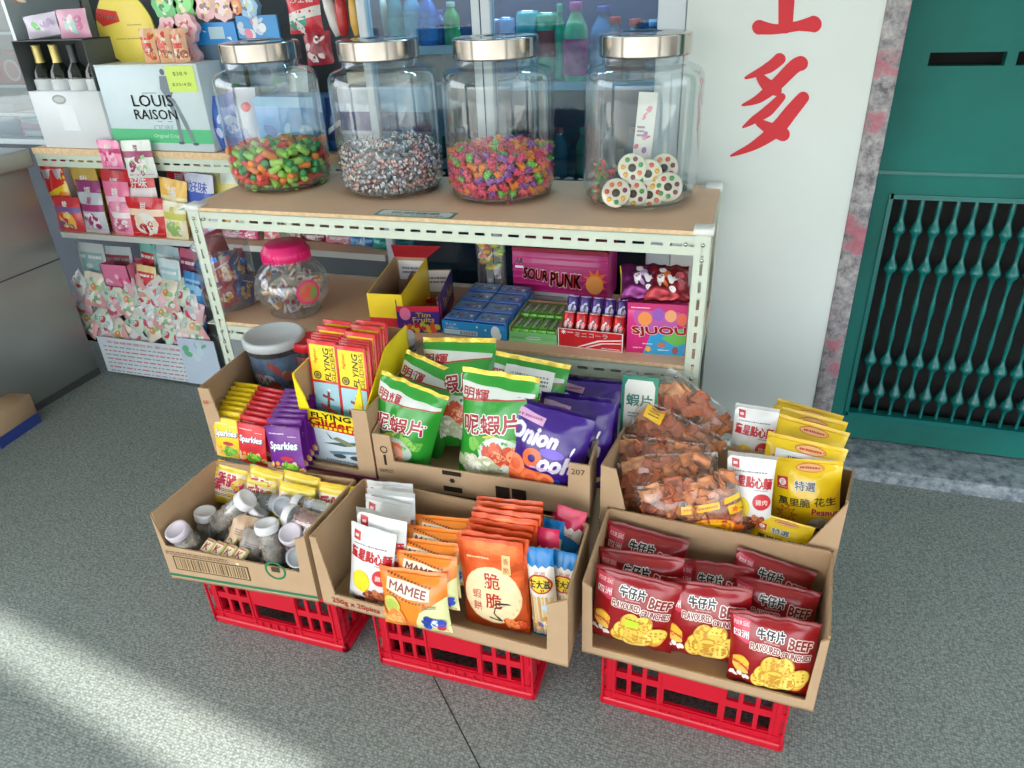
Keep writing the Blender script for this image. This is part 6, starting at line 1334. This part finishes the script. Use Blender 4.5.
for i, (TL, TR, BL, Y, col, c2, lab) in enumerate(BEH):
    a = on_y(*TL, Y); o = pack('candy_packet', lab, 'candy packet', TL, TR, BL, Y, col, [('r', .05, .55, .95, .8, c2[0]), ('cl', .5, .4, .4, .3, 12, .12, c2+[col], i), ('lines', .1, .08, .9, .15, 1, c2[0], i)], i+30, .04, zbase=(MZ+.002 if a.z > MZ+.03 else LZ+.3))
# ---- lower shelf: a heap of small pale packets, boxes, printed list
LOW = [((68, 243), (96, 246), 2.34, (206, 216, 214), [(150, 190, 190), (236, 240, 240)], 'pale grey-green packet at the back left of the lower shelf'), ((96, 247), (126, 249), 2.35, (190, 206, 210), [(150, 60, 80), (120, 160, 150)], 'pale blue packet with a dark fruit in the pink basket'), ((124, 242), (140, 246), 2.36, (120, 190, 180), [(190, 40, 60), (230, 240, 236)], 'narrow teal and white packet on the lower shelf'), ((138, 243), (166, 249), 2.36, (176, 206, 214), [(226, 236, 240), (140, 180, 200)], 'pale turquoise packet with folded top'), ((166, 248), (188, 252), 2.33, (190, 90, 120), [(110, 40, 80), (236, 206, 214)], 'rose-coloured packet beside the rack post'), ((126, 264), (146, 268), 2.30, (240, 214, 150), [(214, 60, 70), (236, 240, 236)], 'cream packet with a red picture in the middle'), ((146, 258), (168, 262), 2.31, (214, 232, 236), [(170, 210, 220), (236, 240, 240)], 'tall white packet right of the cream one'), ((170, 270), (190, 275), 2.29, (60, 140, 206), [(130, 190, 230), (30, 90, 160)], 'blue box-shaped packet beside the rack post')]
for i, (TL, TR, Y, col, c2, lab) in enumerate(LOW):
    pack('candy_packet', lab, 'candy packet', TL, TR, TR, Y, col, [('r', .08, .70, .92, .9, c2[0]), ('cl', .5, .5, .4, .3, 12, .12, c2+[col], i), ('lines', .1, .82, .9, .88, 1, c2[-1], i)], i+50, .04, zbase=LZ+.12+.03*(i % 3))
a = on_y(99, 264, 2.285); b = on_y(127, 270, 2.285)
T = thing('candy_basket', 'low pink cardboard basket with cloud print on the lower shelf', 'basket', (a.x, 2.285, a.z-.10)); mb = MB(); w = b.x-a.x; PB = film((236, 130, 170)); mb.box(0, 0, 0, w, .004, .10, PB); mb.box(0, .10, 0, w, .104, .10, PB); mb.box(0, 0, 0, .004, .1, .1, PB); mb.box(w-.004, 0, 0, w, .1, .1, PB); mb.box(0, 0, 0, w, .1, .004, PB); stamp(mb, Flat((0, -.0003, 0), (1, 0, 0), (0, 0, 1), w, .1), [('cl', .5, .3, .45, .25, 9, .09, [(244, 214, 226), (232, 90, 140)], 3)], .0003); mb.build('basket_body', T)
mb = MB(); mb.box(-2.74, 2.30, LZ+.001, -1.9, 2.62, LZ+.17, mat((150, 160, 164), .7)); tag(mb.build('plinth_box'), 'grey plinth under the candy heap on the lower shelf', 'plinth')
r3 = random.Random(12); hp = []
for i in range(40):
    q = (80+(i % 8)*15+r3.uniform(-3, 3)+(i//8)*3.4, 283+(i//8)*12+r3.uniform(-2, 2)+(i % 9)*1.2)
    Y = 2.30-.010*(i//9); a = on_y(*q, Y)
    if a.z < LZ+.11: continue
    k = i % 5; nm = ('white', 'cream', 'pale green', 'pink', 'pale red')[k]; col = ((222, 226, 224), (232, 224, 206), (206, 224, 206), (232, 190, 200), (226, 170, 170))[k]
    if len(hp) < 5: hp.append(bag_mesh('sweet_packet', .10, .10, .03, col, [('cl', .5, .5, .35, .35, 9, .12, [((206, 90, 100), (140, 190, 120), (110, 180, 140), (216, 90, 120), (236, 236, 230))[k], (240, 240, 240), (190, 220, 200), (170, 206, 206)], k+3), ('e', .6, .4, .16, .16, ((214, 70, 80), (226, 150, 80), (206, 70, 90), (236, 236, 236), (110, 170, 120))[k])], k, nu=8, nv=8, wr=.004))
    o = tag(obj('sweet_packet', hp[k][0]), '%s little sweet packet in the heap above the printed list' % nm, 'sweet packet', '%s packets in the lower heap' % nm); M = rotm(a, r3.uniform(-.5, -.1), 0, r3.uniform(-.3, .3)) @ Matrix.Rotation(r3.uniform(-.8, .8), 4, 'Y') @ Matrix.Translation((0, 0, -.05)); o.matrix_world = M
a = px(96, 336, 2.232); b = px(190, 345, 2.232); w = b.x-a.x; h = a.z-.012
mb = MB(); mb.box(0, 0, 0, w, .003, h, mat((214, 226, 232), .5)); stamp(mb, Flat((0, -.0003, 0), (1, 0, 0), (0, 0, 1), w, h), [('t', '零食糖果價目表 歡迎選購', .5, .88, .07, (206, 90, 100), {'w': .8})]+[('lines', .05, .72-.115*k, .95, .78-.115*k, 1, ((150, 160, 170), (200, 110, 120))[k % 2], k+3) for k in range(7)], .0003)
o = mb.build('printed_list'); o.location = (a.x, 2.232, .012); tag(o, 'white paper list printed with red and grey rows below the lower shelf heap', 'paper sign')
mb = MB(); mb.box(0, 0, 0, .19, .003, .22, mat((196, 214, 232), .5)); stamp(mb, Flat((0, -.0003, 0), (1, 0, 0), (0, 0, 1), .19, .22), [('cl', .5, .75, .35, .15, 8, .1, [(110, 190, 150), (206, 226, 236), (150, 200, 220)], 3)], .0003)
a = px(176, 326, 2.228); o = mb.build('paper_sheet'); o.location = (px(190, 385, 2.23).x, 2.228, .012); tag(o, 'pale blue paper sheet beside the printed list, next to the rack post', 'paper sign')

# ================================================================== glass-door drinks cooler behind the jars
FRM = mat((196, 208, 216), .4, .1, .03, 0, 60, 8, .2, name='pale_cooler_frame'); NAVY = mat((20, 62, 104), .5, 0, .1, name='cooler_interior')
CX0, CX1, CY, CYB = -1.235, -.24, 2.26, 2.85
T = thing('drinks_cooler', 'tall glass-door drinks cooler with dark blue inside behind the jars', 'cooler', ((CX0+CX1)/2, CY, 0)); ox = (CX0+CX1)/2
def rel(x): return x-ox
mb = MB(); d_ = CYB-CY
mb.box(rel(CX0), .02, 0, rel(CX0)+.02, d_, 2.0, NAVY); mb.box(rel(CX1)-.02, .02, 0, rel(CX1), d_, 2.0, NAVY); mb.box(rel(CX0), d_-.02, 0, rel(CX1), d_, 2.0, NAVY); mb.box(rel(CX0), .02, 1.98, rel(CX1), d_, 2.0, NAVY); mb.box(rel(CX0), .02, 0, rel(CX1), d_, .25, NAVY); mb.build('cabinet', T)
mb = MB(); mb.rbox(rel(-.315), -.015, .1, rel(-.238), .03, 2.0, FRM, .004, 2); mb.build('door_frame', T)
mb = MB(); mb.rbox(rel(-.86), -.012, .1, rel(-.80), .03, 2.0, FRM, .004, 2); mb.box(rel(-.833), -.0125, .1, rel(-.829), -.011, 2.0, NAVY); mb.build('door_frame', T)
mb = MB(); mb.rbox(rel(CX0), -.012, .1, rel(CX0)+.03, .03, 2.0, FRM, .004, 2); mb.build('door_frame', T)
SHL = mat((120, 150, 170), .4, .2, .05, name='cooler_shelf')
for xa, xb, zs in ((-.80, -.26, (1.225, .93)), (CX0+.02, -.86, (1.33, .98))):
    for z in zs: mb = MB(); mb.box(rel(xa), .04, z-.012, rel(xb), d_-.03, z, SHL); mb.box(rel(xa), .035, z-.02, rel(xb), .042, z+.004, mat((150, 176, 190), .4, .2)); mb.build('cooler_shelf', T)
for xa, xb in ((-.80, -.315), (CX0+.03, -.86)):
    mb = MB(); mb.box(rel(xa), .005, .15, rel(xb), .009, 1.98, clear((206, 230, 240), .03, .3, .02, 'cooler_glass', .02, (110, 170, 200))); mb.build('glass_door', T)
lampd = bpy.data.lights.new('cooler_tube', 'AREA'); lampd.shape = 'RECTANGLE'; lampd.size = .9; lampd.size_y = .04; lampd.energy = 5; lampd.color = (.75, .9, 1); lo = bpy.data.objects.new('cooler_tube', lampd); COL.objects.link(lo); lo.location = (ox, CY+.12, 1.95)
def drink(label, q, Y, ztop_px, z0, r_, col, capc, lab=None, can_=False, neck=True, group='drinks in the cooler'):
    p = on_y(*q, Y); h = on_y(q[0], ztop_px, Y).z-z0; loc = (p.x, Y, z0+.001); body = mat(col, .2, 0, .08, 0, 60, 8, .4, name='drink_colour')
    if can_: pr = [(0, 0), (r_*.85, 0), (r_, .006), (r_, h-.01), (r_*.85, h), (0, h-.002)]; return bottle('drink_can', label, loc, pr, body, [('can_band', [(r_*1.01, h*.35), (r_*1.01, h*.75)], mat(capc, .3))]+[('can_lid', [(r_*.86, h), (r_*.8, h+.003), (0, h+.003)], STEEL)], group, 'can')
    pr = [(0, 0), (r_*.9, 0), (r_, .008), (r_, h*.28), (r_*.92, h*.36), (r_, h*.44), (r_, h*.62), (r_*.85, h*.72), (r_*.5, h*.84), (r_*.42, h*.88), (r_*.42, h*.9)]
    parts = [('bottle_cap', [(r_*.5, h*.89), (r_*.52, h*.985), (r_*.45, h), (0, h)], mat(capc, .4))]
    if lab: parts.append(('bottle_label', [(r_*1.015, h*lab[1]), (r_*1.02, h*(lab[1]+lab[2])*.5), (r_*1.015, h*lab[2])], mat(lab[0], .4, 0, .35, 0, 60, 30, .2)))
    return bottle('drink_bottle', label, loc, pr, body, parts, group)
drink('pink and green drink bottle with a pink cap in the cooler between the right jars', (576, 60), 2.33, 2, 1.226, .036, (130, 200, 150), (238, 80, 160), ((222, 60, 130), .08, .55))
drink('slim green bottle standing left of the pink-capped one', (560, 60), 2.36, 4, 1.226, .016, (30, 170, 130), (40, 190, 150))
drink('blue bottle with a dark blue cap right of the pink-capped one', (603, 60), 2.38, 6, 1.226, .04, (70, 130, 180), (50, 70, 150), ((60, 150, 190), .1, .5))
drink('bottle with a red cap behind the rightmost jar lid, left one', (614, 60), 2.37, 17, 1.226, .034, (90, 110, 140), (226, 50, 50), ((196, 60, 60), .15, .5))
drink('bottle with a red cap behind the rightmost jar lid, right one', (634, 60), 2.37, 19, 1.226, .034, (90, 110, 140), (226, 50, 50), ((206, 70, 70), .15, .5))
drink('small bottle with a pale blue cap at the right end of the cooler', (652, 60), 2.40, 20, 1.226, .028, (80, 100, 130), (120, 180, 226))
drink('aqua drink can behind the third jar lid', (529, 60), 2.38, 11, 1.226, .036, (70, 190, 196), (40, 160, 170), None, True)
drink('green and red drink can right of the aqua one', (548, 60), 2.38, 13, 1.226, .034, (60, 180, 140), (206, 60, 60), None, True)
drink('small pale blue can in the cooler behind the third lid', (508, 60), 2.40, 18, 1.226, .026, (110, 160, 210), (150, 190, 226), None, True)
drink('small dark blue can left of the pale blue one', (497, 60), 2.40, 20, 1.226, .026, (60, 90, 150), (90, 120, 190), None, True)
drink('teal bottle at the left end of the cooler', (398, 40), 2.34, -12, 1.331, .026, (40, 160, 170), (40, 150, 170), ((70, 190, 190), .1, .5))
drink('pale blue bottle second from the left in the cooler', (415, 40), 2.34, -12, 1.331, .028, (120, 190, 226), (90, 160, 210), ((150, 210, 236), .1, .6))
drink('bright blue bottle in the left half of the cooler', (430, 40), 2.33, -10, 1.331, .028, (40, 120, 210), (30, 90, 190), ((60, 140, 220), .1, .5))
drink('dark blue small bottle left of the green one', (441, 40), 2.37, 10, 1.331, .026, (40, 70, 150), (50, 90, 170))
drink('green bottle with a pale cap next to the cooler mullion', (453, 40), 2.33, 2, 1.331, .026, (50, 170, 90), (190, 220, 200))
for i in range(9):
    x_ = 440+i*24; zl = .981 if x_ < 470 else .931
    drink('dim %s bottle on the lower cooler shelf, %s' % (('green', 'dark blue', 'teal')[i % 3], ('far left', 'second', 'third', 'fourth', 'fifth', 'sixth', 'seventh', 'eighth', 'far right')[i]), (x_, 170), 2.36, 128, zl, .028, ((30, 120, 90), (30, 50, 100), (30, 110, 130))[i % 3], ((40, 150, 110), (40, 60, 130), (206, 60, 60))[i % 3])

# ================================================================== steel counter and glass case on the left
SS = mat((176, 182, 178), .40, .55, .08, .04, 12, 1.2, name='brushed_steel')
T = thing('steel_counter', 'tall brushed stainless steel counter at the left edge', 'counter', (-3.15, 1.6, 0))
mb = MB(); mb.rbox(-.36, -.9, .0, .38, .62, .93, SS, .004, 1); mb.box(.3795, -.9, .548, .3812, .62, .553, mat((90, 94, 92), .5, .5)); mb.build('counter_body', T)
mb = MB(); mb.rbox(-.4, -.92, .93, .40, .64, 1.0, SS, .008, 2); mb.build('counter_top', T)
mb = MB(); mb.box(.376, -.9, 0, .384, .62, .03, mat((70, 74, 72), .6)); mb.build('kick_strip', T)
T = thing('glass_case', 'glass-fronted display case with thin shelves at the upper left corner', 'display case', (-3.1, 2.30, 1.001)); WF = mat((206, 220, 226), .35, .3, .03, name='case_frame')
mb = MB(); mb.box(-.5, 0, 0, .40, .02, .02, WF); mb.box(.385, 0, 0, .40, .35, .62, WF); mb.box(-.5, 0, .60, .40, .35, .62, WF); mb.box(-.5, .34, 0, .4, .35, .6, mat((130, 150, 160), .6)); mb.build('case_frame', T)
for z in (.11, .215, .40): mb = MB(); mb.box(-.5, .01, z, .385, .33, z+.006, clear((210, 226, 232), .2, .6, .05, 'shelf_glass', .25, (200, 214, 220))); mb.box(-.5, .008, z-.002, .385, .012, z+.008, WF); mb.build('glass_shelf', T)
mb = MB(); mb.box(-.5, .001, .02, .385, .004, .60, clear((226, 236, 240), .06, .4, .02, 'case_glass', .10, (214, 226, 232))); mb.build('front_glass', T)
ubox('candy_box', 'red packet box with a white disc in the glass case', 'candy box', (-18, 52), (20, 48), None, 2.36, .10, (206, 60, 66), [('e', .62, .42, .2, .2, (226, 190, 190)), ('e', .62, .42, .15, .15, (214, 120, 124)), ('r', .3, .75, .8, .95, (120, 100, 100))], 1.001+.222)
for i in range(4):
    mb = MB(); mb.rbox(0, 0, 0, .15, .12, .022, film(((226, 226, 228), (206, 90, 100), (222, 222, 226), (200, 206, 212))[i]), .003, 1); mb.box(-.001, -.001, .004, .012, .002, .018, film((206, 60, 80))); o = mb.build('flat_pack'); o.location = (-2.88, 2.34, 1.003+.022+.0235*i-(.0 if i < 9 else 0)); tag(o, 'flat white and red pack in the glass case, %s of the stack' % ('bottom one', 'second from bottom', 'third from bottom', 'top one')[i], 'flat pack', 'flat packs in the glass case')
ubox('candy_box', 'dim blue box at the lower left of the glass case', 'candy box', (-20, 104), (12, 104), None, 2.37, .1, (96, 120, 146), [('lines', .1, .4, .9, .7, 3, (150, 170, 190), 3)], 1.001+.022)
pack('candy_bag', 'cream and orange candy bag on top of the glass case', 'candy bag', (0, -4), (24, -6), (4, 18), 2.36, (232, 214, 200), [('cl', .5, .5, .35, .3, 10, .12, [(236, 160, 120), (240, 230, 226), (206, 180, 160)], 3)], 4, .04, zbase=1.001+.622)
# corner of a carton on the floor at the left edge
p = on_z(4, 449, 0); T = thing('floor_carton', 'brown and blue carton corner on the carpet at the left edge', 'carton', (p.x-.01, p.y, 0), .1)
mb = MB(); mb.rbox(-.28, 0, 0, 0, .2, .13, CARD, .002, 1); mb.build('carton_body', T); mb = MB(); mb.box(-.281, -.001, .0, .001, .201, .045, film((50, 70, 150))); mb.build('printed_band', T)

# goods glimpsed under the rack and behind the cracker bags
a = on_y(560, 364, 1.80); b = on_y(624, 370, 1.80); w = b.x-a.x
T = thing('storage_box', 'white box with navy pattern, glimpsed under the middle shelf behind the purple bags', 'storage box', (a.x, 1.80, 0)); h = (a.z+b.z)/2
mb = MB(); mb.rbox(0, 0, 0, w, .25, h-.02, mat((206, 212, 220), .6), .003, 1); stamp(mb, Flat((0, -.0003, 0), (1, 0, 0), (0, 0, 1), w, h-.02), [('r', .05+.16*k, .86, .13+.16*k, .97, (50, 64, 120)) for k in range(6)]+[('r', 0, .80, 1, .83, (50, 64, 120))], .0003); mb.build('box_body', T)
mb = MB(); mb.rbox(-.003, -.003, h-.02, w+.003, .253, h, mat((220, 224, 228), .6), .003, 1); mb.build('box_lid', T)
a = on_y(622, 392, 1.60); b = on_y(658, 394, 1.60); w = b.x-a.x; z1 = on_y(640, 377, 1.60).z
mb = MB(); mb.box(0, 0, 0, w, .004, .16, ink(GREENP)); stamp(mb, Flat((0, -.0003, 0), (1, 0, 0), (0, 0, 1), w, .16), [('p', [(.08, .06), (.92, .06), (.92, .84), (.84, .94), (.16, .94), (.08, .84)], (228, 232, 226)), ('t', '蝦片', .5, .6, .2, (46, 140, 130), {'b': .04}), ('lines', .2, .3, .8, .4, 2, (120, 140, 140), 3)], .0003)
o = mb.build('price_card'); o.location = (a.x, 1.585, z1-.16); o.rotation_euler = (-.12, 0, 0); tag(o, 'teal-bordered white card standing behind the clear cracker bags', 'card')
